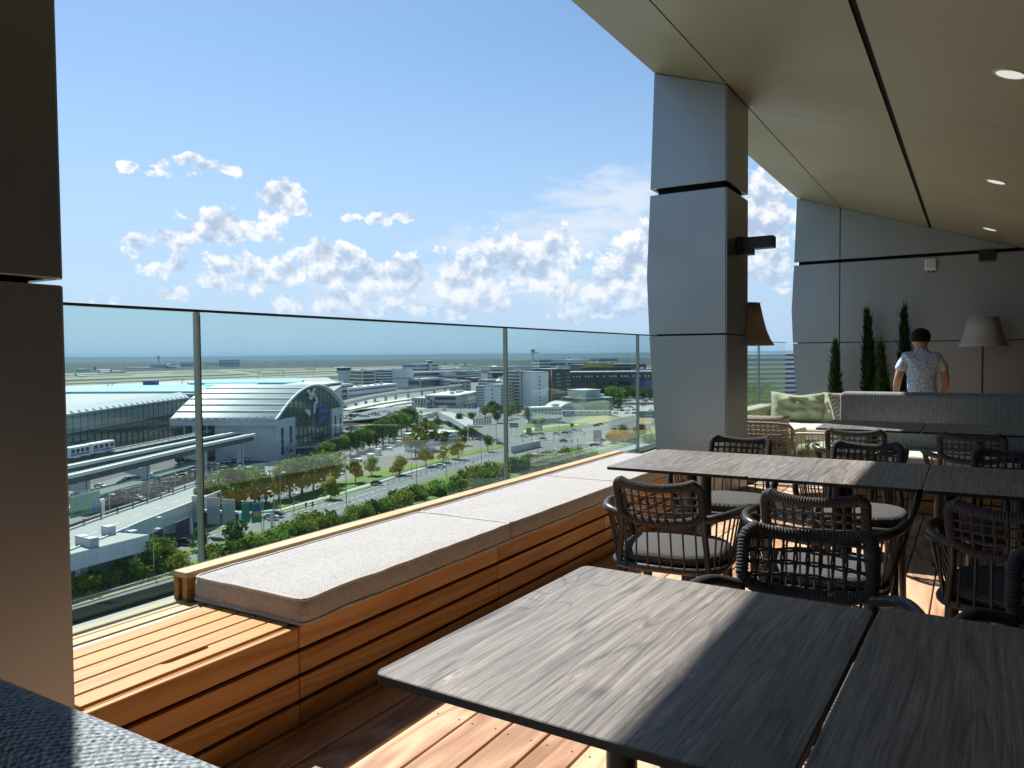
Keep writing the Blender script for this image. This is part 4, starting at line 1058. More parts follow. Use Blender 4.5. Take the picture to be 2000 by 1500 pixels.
def ground_mat():
    m, t, out = newmat('airfield_grass'); pos = t.new('ShaderNodeNewGeometry').outputs['Position']
    n = t.noise(pos, 0.004, 6, 0.6); n2 = t.noise(pos, 0.05, 4, 0.6)
    c = t.ramp(t.math('ADD', t.math('MULTIPLY', n, 0.7), t.math('MULTIPLY', n2, 0.3)), [(0.25, (0.045, 0.065, 0.020)), (0.5, (0.075, 0.098, 0.034)), (0.75, (0.12, 0.125, 0.06))])
    pbsdf(t, out, c, 0.95, 0, 0.1); return m
def sheet(name, m, pts, z, kind='structure'):
    bm = bmesh.new(); vs = [bm.verts.new((p.x, p.y, z)) for p in pts]; f = bm.faces.new(vs)
    if f.normal.z < 0: f.normal_flip()
    bmesh.ops.triangulate(bm, faces=[f]); me = bpy.data.meshes.new(name); bm.to_mesh(me); bm.free(); me.materials.append(m)
    o = bpy.data.objects.new(name, me); COL.objects.link(o)
    if kind: o['kind'] = kind
    return o
def psheet(name, m, px, dz, kind='structure'): return sheet(name, m, [G(*p) for p in px], GZ+dz, kind)
S = 30000
gme = MB(); gme.quad((-S, -S, GZ), (S, -S, GZ), (S, S, GZ), (-S, S, GZ)); tag(gme.build('ground', ground_mat()), kind='structure')
# paved land of the airport town
psheet('paved_ground', plain('paved_grey', (0.16, 0.162, 0.16), 0.9, var=0.35, vscale=0.035), [(-900, 1400), (60, 1800), (900, 1500), (1500, 1300), (2400, 900), (2300, 735), (1700, 716), (1300, 717), (900, 722), (640, 742), (100, 764), (-700, 800)], 0.06)
# taxiways and runways
def strip(x0, ya0, yb0, x1, ya1, yb1): psheet('runway', RUNWAY, [(x0, ya0), (x1, ya1), (x1, yb1), (x0, yb0)], 0.05)
strip(-500, 746, 750, 900, 709.4, 710.6); strip(-500, 752.5, 755, 900, 711.3, 712.4); strip(-500, 757, 763, 900, 713.3, 715.6)
strip(-500, 770, 774, 900, 716.6, 718.4); strip(-500, 778, 790, 900, 719.2, 722); strip(-500, 741, 743.5, 900, 707.8, 708.6)
psheet('runway', RUNWAY, [(240, 737), (300, 733), (360, 728), (330, 727.4), (262, 732)], 0.10); psheet('runway', RUNWAY, [(420, 724), (500, 733), (520, 732.5), (448, 722.6)], 0.10)
# far woods and hills
FOREST = plain('forest', (0.012, 0.026, 0.014), 0.95, var=0.5, vscale=0.01)
HILL = plain('hill_wood', (0.035, 0.055, 0.03), 0.95, var=0.3, vscale=0.002)
def belt_mesh(d0, d1, h0, jag, seed, a0=-85, a1=25, n=420, rows=4, base=GZ, d0r=None):
    mb = MB(); vs = []
    for r_ in range(rows+1):
        for i in range(n+1):
            a = R(a0+(a1-a0)*i/n); dd = d0 if d0r is None else d0 + (d0r-d0)*max(0, min(1, (math.degrees(a)+66)/34)); d = dd + (d1-dd)*r_/rows
            hh = h0*(1 if 0 < r_ else 0)*(0.75+jag*mnoise.noise(Vector((i*0.9, r_*3.1, seed))) + 0.4*mnoise.noise(Vector((i*0.045, r_, seed+9))))
            vs.append((math.sin(a)*d, math.cos(a)*d, base + max(0, hh) if r_ else base))
    for r_ in range(rows):
        for i in range(n): mb.f.append((r_*(n+1)+i, r_*(n+1)+i+1, (r_+1)*(n+1)+i+1, (r_+1)*(n+1)+i)); mb.sm.append(False)
    mb.v = vs; return mb
tag(belt_mesh(2950, 7000, 22, 0.35, 1, n=900, d0r=4300).build('forest_mass', FOREST), 'dark blue green forest belt beyond the runways', 'forest', kind='stuff')
tag(belt_mesh(7600, 9500, 26, 0.3, 2, n=600).build('forest_mass', FOREST), 'second hazy forest belt below the hills', 'forest', kind='stuff')
tag(belt_mesh(14000, 22000, 118, 0.10, 5, n=160).build('hills', HILL), kind='structure')
tag(belt_mesh(20000, 27000, 165, 0.08, 8, n=120).build('hills', HILL), kind='structure')
# ------------------------------------------------------------------ roads
def ribbon(name, m, pts, w, dz, kind='structure', closed=False):
    P = [Vector((p.x, p.y, 0)) for p in pts]; L, Rr = [], []
    for i, p in enumerate(P):
        t = (P[min(i+1, len(P)-1)]-P[max(i-1, 0)]).normalized(); n = Vector((-t.y, t.x, 0)); L.append(p+n*w/2); Rr.append(p-n*w/2)
    return sheet(name, m, L + Rr[::-1], dz if abs(dz) > 5 else GZ+dz, kind)
# carriageways towards the junction (pixel outlines on the ground)
psheet('road', ASPHALT, [(-200, 1215), (146, 1118), (250, 1090), (322, 1066), (397, 1043), (465, 1026), (521, 1011), (570, 998), (627, 981), (684, 964), (741, 948), (790, 930), (850, 914), (950, 890), (1010, 872), (1050, 884), (940, 905), (870, 922), (800, 948), (720, 986), (640, 1014), (614, 1024), (551, 1045), (500, 1060), (443, 1075), (395, 1092), (322, 1112), (146, 1168), (-200, 1280)], 0.10)
psheet('road', ASPHALT, [(-300, 1330), (146, 1189), (334, 1133), (480, 1088), (560, 1064), (640, 1040), (640, 1056), (480, 1110), (334, 1151), (148, 1208), (-300, 1360)], 0.12)
psheet('road', ASPHALT, [(1000, 868), (1000, 846), (1060, 843), (1120, 835), (1180, 826), (1275, 808), (1290, 822), (1240, 835), (1215, 850), (1190, 862), (1170, 876), (1120, 880), (1040, 884)], 0.14)
psheet('road', plain('asphalt_light', (0.30, 0.31, 0.31), 0.85, var=0.15, vscale=0.1), [(1120, 905), (1196, 882), (1235, 872), (1290, 857), (1420, 820), (1560, 785), (1570, 800), (1480, 840), (1290, 880), (1180, 915)], 0.18)
psheet('road', ASPHALT, [(985, 862), (1000, 835), (1004, 812), (1016, 808), (1022, 814), (1014, 838), (1010, 866)], 0.16)
# kerbed median and verges
psheet('grass_verge', GRASS, [(146, 1140), (250, 1113), (322, 1090), (395, 1068), (443, 1056), (475, 1048), (541, 1029), (616, 1008), (613, 1012), (540, 1034.5), (475, 1054), (443, 1062), (395, 1077), (322, 1099), (250, 1122), (146, 1152)], 0.24)
psheet('grass_verge', GRASS, [(380, 1044), (398, 1040), (465, 1022), (521, 1007), (575, 993), (640, 974), (741, 944), (741, 947), (640, 978), (575, 997), (521, 1012), (465, 1026), (398, 1044)], 0.26)
psheet('grass_verge', GRASS, [(400, 1030), (520, 985), (560, 975), (640, 950), (700, 930), (770, 912), (830, 905), (860, 892), (960, 872), (985, 866), (990, 872), (900, 892), (850, 905), (800, 918), (741, 938), (640, 967), (520, 1001), (420, 1030)], 0.22)
psheet('path', CONCRETE, [(400, 1036), (521, 1003), (640, 969), (741, 940), (800, 921), (850, 908), (852, 911), (800, 925), (741, 944), (640, 974), (521, 1007), (400, 1040)], 0.30)
psheet('grass_verge', GRASS_DRY, [(-100, 1252), (146, 1178), (334, 1122), (480, 1078), (480, 1086), (334, 1130), (146, 1186), (-100, 1262)], 0.24)
psheet('grass_verge', GRASS, [(-100, 1250), (146, 1168), (322, 1112), (443, 1078), (551, 1047), (620, 1026), (720, 990), (800, 952), (870, 926), (940, 908), (1050, 888), (1170, 880), (1196, 884), (1110, 905), (900, 960), (640, 1036), (480, 1076), (334, 1120), (146, 1176), (-100, 1262)], 0.20)
psheet('grass_verge', GRASS, [(1016, 838), (1035, 826), (1100, 828), (1150, 826), (1140, 832), (1095, 842), (1055, 845), (1020, 848)], 0.30)
psheet('grass_verge', GRASS, [(880, 836), (900, 828), (935, 838), (928, 848), (890, 848)], 0.30)
psheet('grass_verge', GRASS_DRY, [(1110, 826), (1150, 815), (1180, 812), (1215, 818), (1190, 824), (1140, 832)], 0.28)
psheet('grass_verge', GRASS_DRY, [(1240, 815), (1275, 808), (1275, 828), (1250, 832)], 0.30)
psheet('path', CONCRETE, [(1020, 842), (1050, 834), (1090, 830), (1130, 829), (1130, 831), (1090, 832.5), (1052, 837), (1024, 846)], 0.34)
psheet('grass_verge', GRASS, [(1190, 866), (1215, 850), (1240, 843), (1280, 836), (1300, 848), (1235, 868), (1200, 878)], 0.28)
psheet('parking_lot', CONCRETE, [(1195, 790), (1275, 779), (1330, 775), (1330, 800), (1275, 806), (1215, 816), (1190, 808)], 0.20)
psheet('parking_lot', ASPHALT, [(135, 1008), (135, 960), (240, 930), (380, 905), (480, 890), (520, 905), (470, 925), (380, 955), (260, 990), (180, 1015), (135, 1030)], 0.16)
psheet('parking_lot', plain('paving_pale', (0.36, 0.35, 0.34), 0.9, var=0.3, vscale=0.1), [(670, 860), (668, 800), (720, 780), (800, 775), (850, 790), (800, 812), (740, 840), (700, 858)], 0.16)
# lane markings on the carriageways
def dashes(name, px0, px1, n, frac=0.5, w=0.22, dz=0.36):
    mb = MB(); a, b = G(*px0), G(*px1); t = (b-a); L = t.length; t.normalize(); nn = Vector((-t.y, t.x, 0))*w/2
    for i in range(n):
        s0 = L*i/n; p = a + t*s0; q = p + t*(L/n*frac)
        mb.quad(p-nn+Vector((0, 0, dz)), p+nn+Vector((0, 0, dz)), q+nn+Vector((0, 0, dz)), q-nn+Vector((0, 0, dz)))
    o = mb.build(name, PAINT); o['kind'] = 'structure'; return o
for a, b, n in (((395, 1055), (640, 985), 16), ((640, 1000), (800, 948), 12), ((560, 1012), (760, 953), 14), ((640, 990), (735, 962), 9), ((395, 1085), (600, 1025), 14), ((146, 1198), (334, 1141), 12), ((820, 930), (960, 896), 10), ((1030, 862), (1120, 860), 8), ((1060, 870), (1150, 866), 8), ((1200, 876), (1290, 855), 8)):
    dashes('lane_marking', a, b, n)
for a, b in (((600, 990), (760, 945)), ((395, 1047), (620, 984)), ((146, 1206), (334, 1149)), ((1205, 882), (1290, 861)), ((1198, 880), (1290, 859))): dashes('lane_marking', a, b, 1, 1.0, 0.18)
# ------------------------------------------------------------------ guard rails and fences
def fence(name, label, pts, h, step, rails, m, group='fences and guard rails along the roads'):
    P = resample(pts, step); e = empty(name, P[0], 0, label, 'fence', group); O = P[0]
    pm = MB().box(-0.06, 0.06, -0.06, 0.06, 0, h).mesh('post', m)
    for p in P[:60]: inst('post', pm, e, (p.x-O.x, p.y-O.y, 0))
    for z in rails: MB().tube([(p.x-O.x, p.y-O.y, z) for p in P], 0.07, 4).build('rail', m, e)
    return e
def GP(*px): return [G(*p) for p in px]
fence('guard_rail', 'steel guard rail along the verge of the lowest road', GP((60, 1207), (146, 1180), (334, 1125), (480, 1080)), 0.9, 4.2, (0.75, 0.6), GALV)
fence('pedestrian_fence', 'thin railing on the near side of the lowest road', GP((60, 1228), (148, 1207), (334, 1150), (440, 1118)), 1.2, 5.0, (1.15, 0.7), GALV)
fence('pedestrian_fence', 'railing beside the upper lane of the dual carriageway', GP((757, 947), (820, 929), (880, 912), (1000, 880)), 1.3, 4.0, (1.25, 0.7), GALV)
fence('pedestrian_fence', 'railing by the bushes beside the wide carriageway', GP((800, 957), (850, 944), (905, 929)), 1.2, 4.0, (1.15, 0.6), GALV)
fence('pedestrian_fence', 'railing along the ramp past the crossing', GP((1095, 858), (1150, 846), (1200, 835), (1240, 824)), 1.3, 5.0, (1.2, 0.7), GALV)
# retaining wall of the underpass
rw_ = MB(); a, b = G(905, 912), G(1075, 884)
P0, P1 = G(890, 916), G(1070, 882)
def wall_between(name, label, P0, P1, z0, z1, th, m, cat='wall', group=None):
    t = (P1-P0); L = math.hypot(t.x, t.y); e = empty(name, P0, math.atan2(t.y, t.x), label, cat, group); e.location.z = GZ
    n = max(2, int(L/8))
    for i in range(n): MB().box(L*i/n+0.03, L*(i+1)/n-0.03, 0, th, z0, z1).build('panel', m, e)
    MB().box(0, L, -0.12, th+0.12, z1, z1+0.25).build('coping', CONCRETE, e); return e
wall_between('retaining_wall', 'pale concrete wall of the underpass ramp beside the bushes', G(1000, 886), G(1056, 873), 0.1, 3.2, 0.5, BGREY)
# ------------------------------------------------------------------ generic buildings
def bframe(name, label, A, B, cat='building', group=None):
    t = B-A; L = math.hypot(t.x, t.y); e = empty(name, (A.x, A.y, GZ), math.atan2(t.y, t.x), label, cat, group); return e, L
def banded(name, label, base, top, depth, floors, wall=BWHITE, glz=GLZ_B, roof=ROOFG, bays=0, group=None, frac=0.5, first=0.8):
    """block with a ribbon window on every floor; base = left and right foot in pixels, top = pixel row of the roof at the left foot"""
    A, B = G(*base[0]), G(*base[1]); H = top_z(A, base[0][0], top)-GZ
    e, L = bframe(name, label, A, B, 'building', group)
    MB().box(0, L, 0, depth, 0, H).build('wall', wall, e)
    fh = (H-first)/floors
    for i in range(floors):
        z0 = first + fh*i + fh*(1-frac)*0.55; z1 = z0 + fh*frac
        if bays:
            mb = MB(); bw = L/bays
            for k in range(bays): mb.box(bw*k+bw*0.18, bw*(k+1)-bw*0.18, -0.06, 0.05, z0, z1)
            o = mb.build('window_row', glz, e); o['kind'] = 'stuff'
        else:
            MB().box(L*0.015, L*0.985, -0.06, 0.05, z0, z1).build('window_band', glz, e)
        MB().box(-0.06, 0.05, depth*0.06, depth*0.94, z0, z1).build('window_band', glz, e)
        MB().box(L-0.05, L+0.06, depth*0.06, depth*0.94, z0, z1).build('window_band', glz, e)
    MB().box(-0.25, L+0.25, -0.25, depth+0.25, H, H+0.5).build('roof', roof, e)
    if L > 14:
        rr = random.Random(len(label)*7+int(L))
        for q in range(max(1, int(L/22))):
            x = rr.uniform(0.1, 0.8)*L; w = rr.uniform(2.5, 6); MB().box(x, x+w, depth*0.3, depth*0.3+rr.uniform(2, 4), H+0.5, H+rr.uniform(1.6, 3.2)).build('roof_plant', rr.choice([BGREY, ROOFW, BSTONE]), e)
    return e, L, H
banded('office_block', 'pale office block with long window bands left of the elevated track', ((708, 761), (797, 759)), 723.5, 22, 7)
e, L, H = banded('office_block', 'white end slab of the banded office block', ((796.5, 760), (806.5, 759)), 722, 24, 1, frac=0.04)
e, L, H = banded('office_block', 'narrow glazed wing at the left end of the banded office block', ((679, 760), (708, 762)), 724, 20, 5, frac=0.72, glz=GLZ)
banded('terminal_pier', 'low dark glazed hall right of the banded office block', ((822, 760), (868, 756)), 741, 30, 1, wall=BSTONE, frac=0.65)
banded('terminal_pier', 'grey plant block with small tower far behind the office block', ((817, 742), (857, 740)), 711.5, 40, 4, wall=BSTONE, frac=0.35)
banded('terminal_pier', 'long low terminal roof behind the office block', ((806, 748), (1000, 740)), 727.5, 40, 2, wall=BGREY, frac=0.5)
banded('terminal_pier', 'second long terminal roof nearer the runway', ((860, 734), (1000, 730)), 721, 30, 1, wall=BSTONE, frac=0.5)
banded('terminal_pier', 'pale wing beside the elevated track', ((806, 756), (822, 756)), 742, 18, 3, wall=BWHITE, frac=0.3)
banded('terminal_pier', 'light service wing right of the dark glazed hall', ((868, 757), (896, 755)), 743, 20, 2, wall=BSTONE, frac=0.25)
banded('warehouse', 'low pale shed in front of the banded office block', ((680, 781), (776, 768)), 759, 20, 2, wall=BWHITE, frac=0.35, roof=ROOFW)
banded('warehouse', 'small pale block at the foot of the terminal, left of the track', ((664, 782), (690, 778)), 752, 24, 3, wall=BSTONE, frac=0.35)
banded('office_block', 'beige stair tower block beside the white roofed building', ((896, 769), (920, 767)), 745, 14, 3, wall=BBEIGE, bays=2, frac=0.4)
banded('warehouse', 'grey hall with white roof behind the ramp bridge', ((845, 797), (895, 795)), 777, 30, 1, wall=BGREY, roof=ROOFW, frac=0.15)
banded('warehouse', 'glazed workshop below the white roof beside the ramp', ((894, 797), (934, 786)), 773, 30, 2, wall=BGREY, bays=10, roof=ROOFW, frac=0.5)
banded('warehouse', 'glass fronted pavilion left of the grey hall', ((804, 795), (845, 797)), 777, 16, 1, wall=BSTONE, bays=7, roof=ROOFW, frac=0.75, glz=GLZ)
banded('office_block', 'lower office wing with many windows between the white slabs', ((979, 801), (1017, 797)), 752, 16, 8, wall=BBEIGE, bays=8, frac=0.55)
banded('office_block', 'grey office roof block behind the left white slab', ((952, 793), (1019, 789)), 742.5, 14, 9, wall=BGREY, bays=14, frac=0.4)
banded('office_block', 'grid windowed office block left of the tall white slab', ((930, 796), (949, 797)), 754, 14, 8, wall=BSTONE, bays=5, frac=0.55)
banded('office_block', 'tall windowed flank of the right white slab', ((1017, 799), (1038, 797)), 725.5, 18, 11, wall=BBEIGE, bays=6, frac=0.6)
def slab(label, base, top, nwin, wx):
    A, B = G(*base[0]), G(*base[1]); H = top_z(A, base[0][0], top)-GZ; e, L = bframe('white_slab', label, A, B, 'building', 'white concrete office slabs')
    MB().box(0, L, -1.0, 12, 0, H).build('wall', BWHITE, e)
    fh = H*0.88/nwin
    for i in range(nwin):
        z = H*0.06+fh*(i+0.35); MB().box(L*wx, L*wx+1.1, -1.08, -0.9, z, z+1.7).build('window', GLZ_B, e)
    MB().box(-0.2, L+0.2, -1.2, 12.2, H, H+1.1).build('roof', BGREY, e)
slab('left lower white slab tower with one column of dark windows', ((948, 800), (979, 801)), 755, 5, 0.45)
slab('right taller white slab tower with one column of dark windows', ((1037, 800), (1070, 798)), 729, 8, 0.45)
for px, lab in ((976, 'left white tent roof on the grey office block'), (1003, 'right white tent roof on the grey office block')):
    A = G(px, 796); zt = top_z(A, px, 735.5); zb = top_z(A, px, 744); r = 9/1500*A.length*0.9
    e = empty('tent_roof', (A.x, A.y, zb), 0, lab, 'tent', 'white tent roofs')
    MB().lathe([(r, 0), (r*0.55, (zt-zb)*0.35), (r*0.2, (zt-zb)*0.75), (0.02, zt-zb)], 8, smooth=False).build('canopy', ROOFW, e)
    MB().tube([(0, 0, -(zb-GZ)+30, ) if False else (0, 0, -1.0), (0, 0, zt-zb+1.5)], 0.12, 6).build('mast', GALV, e)
e, L, H = banded('office_block', 'dark glass office block with stair landings right of the white slab', ((1070, 797), (1114, 795)), 721.5, 26, 10, wall=BDARK, glz=GLZ_B, frac=0.6)
for i in range(9): MB().box(L*0.36, L*0.56, -0.5, -0.1, H*(0.1+0.095*i), H*(0.1+0.095*i)+0.35).build('balcony', BWHITE, e)
for i in range(9): MB().box(L*0.80, L*1.0, -0.5, -0.1, H*(0.12+0.095*i), H*(0.12+0.095*i)+0.35).build('balcony', BGREY, e)
MB().add([(L*0.02, -0.6, H*0.9), (L*0.12, -0.6, H*0.9), (L*0.30, -3.0, H*0.22), (L*0.16, -3.0, H*0.18)], [(0, 1, 2, 3)]).build('slanted_screen', BRED, e)
MB().box(L*0.15, L*0.18, -0.3, 0.2, 0, H).build('light_strip', BWHITE, e)
# long dark bridge building on legs
A, B = G(1113, 790), G(1275, 788); zt = top_z(A, 1113, 728)-GZ; zb = top_z(A, 1113, 745.5)-GZ; e, L = bframe('bridge_building', 'long black office bar raised on glazed blocks, right of the slabs', A, B)
MB().box(-1, L+30, 0, 30, zb, zt).build('bar', BDARK, e); MB().box(-1.2, L+30.2, -0.3, 30.3, zt, zt+0.8).build('roof', BGREY, e)
for i in range(26):
    if i % 4 == 3 or 8 < i < 10: continue
    MB().box(L*0.04+i*L*0.036, L*0.04+i*L*0.036+L*0.018, -0.1, 0.1, zt-(zt-zb)*0.52, zt-(zt-zb)*0.36).build('window', BWHITE, e)
MB().box(0, L*0.07, 0.5, 28, 0, zb-0.02).build('pier_block', BDARK, e); MB().box(L*0.50, L*0.545, 0.5, 28, 0, zb-0.02).build('pier_block', BDARK, e)
MB().box(L*0.07, L*0.50, 6, 28, 0, zb-0.02).build('glazed_block', GLZ_B, e)
for i in range(13):
    x = L*0.07+i*L*0.0335; MB().box(x, x+0.35, 5.7, 6.0, 0, zb-0.05).build('mullion', MULL if i < 6 else BRED, e)
for z in (0.33, 0.66): MB().box(L*0.07, L*0.5, 5.75, 6.0, zb*z, zb*z+0.5).build('floor_band', BGREY, e)
for (x0, x1) in ((0.19, 0.25), (0.26, 0.33)): MB().box(L*x0, L*x1, 5.6, 5.72, zb*0.35, zb*0.95).build('brick_panel', BRED, e)
e, L, H = banded('office_block', 'dark plant building with yellow roof sign behind the black bar', ((1138, 765), (1262, 762)), 712.5, 40, 5, wall=BDARK, glz=GLZ_B, frac=0.35)
MB().box(0, L*0.47, -1.0, -0.6, H*0.90, H*1.06).build('roof_sign', YEL, e)
for i, sx in enumerate((0.30, 0.36, 0.40, 0.44)): MB().box(L*sx, L*sx+L*0.022, -1.12, -1.0, H*0.95, H*0.99).build('sign_lettering', BDARK, e)
banded('office_block', 'grey block with rooftop tanks far behind the yellow sign', ((1168, 752), (1207, 751)), 699.5, 30, 6, wall=BSTONE, frac=0.3)
banded('warehouse', 'far grey hangar with white roof edge', ((1108, 741), (1165, 738)), 703, 60, 2, wall=BSTONE, roof=ROOFW, frac=0.25)
banded('warehouse', 'far blue grey office range beside the control tower', ((1053, 741), (1106, 740)), 702.5, 40, 6, wall=BSTONE, frac=0.4)
banded('warehouse', 'blue container block on the roof line at the column', ((1256, 765), (1275, 764)), 722, 20, 2, wall=SIGNB, frac=0.1)
# V pattern car park
A, B = G(995, 737), G(1054, 735); zt = top_z(A, 995, 703)-GZ; e, L = bframe('car_park_tower', 'pale multi storey car park with a row of V shaped fins, far off', A, B)
MB().box(0, L, 0, 40, 0, zt).build('wall', BBEIGE, e)
for i in range(9): x = L*(i+0.5)/9; MB().add([(x-L*0.035, -0.5, zt*0.5), (x+L*0.035, -0.5, zt*0.5), (x+L*0.006, -0.5, zt*0.98), (x-L*0.006, -0.5, zt*0.98)], [(0, 1, 2, 3)]).build('fin_opening', BGREY, e)
banded('terminal_pier', 'flat grey hall under the V finned car park', ((958, 757), (1040, 755)), 717, 40, 2, wall=BGREY, frac=0.3)
banded('terminal_pier', 'dark hall behind the white slabs', ((962, 772), (1068, 770)), 728, 30, 3, wall=BDARK, glz=GLZ_B, frac=0.3)
for i, (x, y, r) in enumerate(((969, 726, 13), (946, 727, 9), (987, 727, 9))):
    A = G(x, y); rr = r/1500*A.length; e = empty('storage_dome', (A.x, A.y, GZ), 0, ['large white domed hangar', 'left low white domed hangar', 'right low white domed hangar'][i]+' far behind the slabs', 'hangar', 'white domed hangars')
    h = (12 if i == 0 else 8)/1500*A.length
    MB().lathe([(rr, 0), (rr, h*0.62), (rr*0.85, h*0.82), (rr*0.5, h*0.97), (0.01, h)], 20).build('dome', ROOFW, e); MB().lathe([(rr*1.01, h*0.55), (rr*1.01, h*0.62)], 20).build('eaves_ring', BGREY, e)
# control towers
def control_tower(label, px, pyb, pyt, shaft, head, m=BGREY, arm=True):
    A = G(px, pyb); H = top_z(A, px, pyt)-GZ; e = empty('control_tower', (A.x, A.y, GZ), R(31), label, 'tower', 'airport control towers')
    MB().lathe([(shaft*1.2, 0), (shaft, H*0.5), (shaft, H*0.80)], 12).build('shaft', m, e)
    MB().lathe([(shaft, H*0.72), (head, H*0.79), (head, H*0.86), (head*0.6, H*0.86)], 14).build('platform', m, e)
    MB().lathe([(head*0.72, H*0.86), (head*0.88, H*0.955)], 14).build('glazed_cab', GLZ_B, e)
    MB().lathe([(head*0.98, H*0.955), (head*0.98, H*0.985), (0.1, H)], 14).build('cab_roof', BWHITE, e)
    if arm: MB().box(0, head*2.2, -head*0.45, head*0.45, H*0.795, H*0.845).build('side_platform', m, e)
    MB().tube([(0, 0, H), (0, 0, H*1.06)], 0.25, 5).build('antenna', BGREY, e)
control_tower('tall control tower with side platform above the white slabs', 1041, 722, 681, 3.0, 8.2)
control_tower('slim control tower standing alone on the far horizon, left', 310, 714, 695.5, 4.5, 9.5, BSTONE, False)
control_tower('squat round apron tower beside the banded office block', 672, 763, 716.5, 8.0, 12.5, BSTONE, False)
control_tower('small apron tower on the plant block behind the offices', 840, 741, 703.5, 4.0, 7.5, BSTONE, False)
# green grey low office, modular school block, containers
e, L, H = banded('office_block', 'green grey office with white folded roof near the crossing', ((1143, 803), (1197, 800)), 779, 34, 3, wall=plain('render_greengrey', (0.22, 0.28, 0.27), 0.7), bays=12, roof=ROOFW, frac=0.45)
MB().box(L*0.05, L*0.7, 6, 26, H+0.5, H+6.5).build('roof_storey', plain('pale_green_cladding', (0.35, 0.42, 0.40), 0.6), e); MB().box(L*0.03, L*0.72, 5, 27, H+6.5, H+7.0).build('roof_slab', ROOFW, e)
e, L, H = banded('modular_block', 'white three storey modular block on the lawn', ((1036, 827), (1097, 825)), 797.5, 12, 3, wall=BWHITE, bays=9, frac=0.28, roof=ROOFW)
for i in range(6):
    x0 = 1098+i*16.2; A = G(x0, 813.5-i*0.4); B = G(x0+15.4, 813.2-i*0.4); e, L = bframe('site_container', 'grey site container in the row behind the lawn', A, B, 'container', 'row of site containers'); H = top_z(A, x0, 802)-GZ
    MB().box(0, L, 0, 3, 0.2, H).build('body', BSTONE, e); MB().box(L*0.15, L*0.35, -0.05, 0.02, H*0.4, H*0.8).build('window', GLZ_B, e); MB().box(L*0.6, L*0.75, -0.05, 0.02, 0.2, H*0.8).build('door', BGREY, e)
e, L, H = banded('warehouse', 'low white flat roofed building among the trees', ((787, 868), (826, 872)), 848, 26, 1, wall=BWHITE, roof=ROOFW, frac=0.12)
banded('warehouse', 'white annex in front of the low flat roofed building', ((832, 884), (850, 880)), 862, 12, 1, wall=BWHITE, roof=ROOFW, frac=0.12)
banded('kiosk', 'flat roofed ticket kiosk between the trees by the road', ((512, 950), (530, 945)), 932, 7, 1, wall=BWHITE, roof=ROOFW, frac=0.3)
# arched grey hall by the black block
A, B = G(1085, 808), G(1140, 806); e, L = bframe('arched_hall', 'pale grey hall with curved roof before the green office', A, B); H = top_z(A, 1085, 786)-GZ
pts = [(L*i/12, 0.5+H*0.9*(1-((i-7)/7.5)**2)) for i in range(13)] + [(L, 0), (0, 0)]
MB().prism(pts, 0, 30, 'y').build('hall', plain('hall_pale', (0.42, 0.43, 0.40), 0.6), e); MB().box(L*0.1, L*0.4, -0.2, -0.02, 0.3, H*0.4).build('gate', BGREY, e)
# ------------------------------------------------------------------ the terminal with the barrel roof
P1, P2 = G(538, 901), G(668, 857)
e, L = bframe('barrel_hall', 'terminal hall with white barrel roof and arched glass gable', P1, P2, 'terminal')
# local frame: x along the gable (away from camera), y = away to the left (into the hall)
HE, HA = 19.0, 31.5
t2 = (P2-P1).normalized(); nl = Vector((-t2.y, t2.x, 0))
DEP = 47.0
def arch(x): u = x/L*2-1; return HE + (HA-HE)*(1-u*u)
N = 28
rf = MB(); prof = [(-3 + (L+6)*i/N, arch((L)*max(0, min(1, (-3+(L+6)*i/N)/L))) - (0.8 if i in (0, N) else 0)) for i in range(N+1)]
vs = [(x, -1.5, z) for x, z in prof] + [(x, DEP, z) for x, z in prof] + [(x, -1.5, z+0.7) for x, z in prof] + [(x, DEP, z+0.7) for x, z in prof]; n = N+1
rf.add(vs, [(i, i+1, n+i+1, n+i) for i in range(N)] + [(2*n+i, 3*n+i, 3*n+i+1, 2*n+i+1) for i in range(N)] + [(i, 2*n+i, 2*n+i+1, i+1) for i in range(N)] + [(0, n, 3*n, 2*n), (N, 2*n+N, 3*n+N, n+N)], True)
roof_o = rf.build('roof', ROOFW, e)
for k, f in enumerate((0.04, 0.10, 0.165, 0.24, 0.33)):
    x = L*f; MB().tube([(x, -1.4, arch(x)+0.8), (x, DEP, arch(x)+0.8)], 0.45, 5).build('roof_seam', BGREY, roof_o)
MB().tube([(x, -1.6, z+0.35) for x, z in prof], 0.6, 6).build('gable_rim', BWHITE, roof_o)
for i in range(40):
    MB().box(-3.6, -2.2, 1+i*3.4, 2.2+i*3.4, HE-0.4, HE+0.5).build('vent', BGREY, roof_o) if i < 13 else None
MB().box(-2.2, -0.5, -1.0, DEP, HE-3.2, HE-0.9).build('gutter_band', BSTONE, e)
# side wall towards the camera road: stone and dark bays
MB().box(0, 1.0, 0, 26, 0, HE-2).build('stone_wall', BSTONE, e)
for i in range(2):
    y0 = 26 + i*10.4; MB().box(0.4, 1.2, y0, y0+10.4, 0, HE-2).build('side_glazing', GLZ if i % 2 else GLZ_B, e); MB().box(-0.2, 0.5, y0, y0+1.4, 0, HE-2).build('pilaster', BSTONE, e)
    MB().box(-0.1, 0.5, y0+5.0, y0+5.6, 0, HE-2).build('pilaster', BGREY, e)
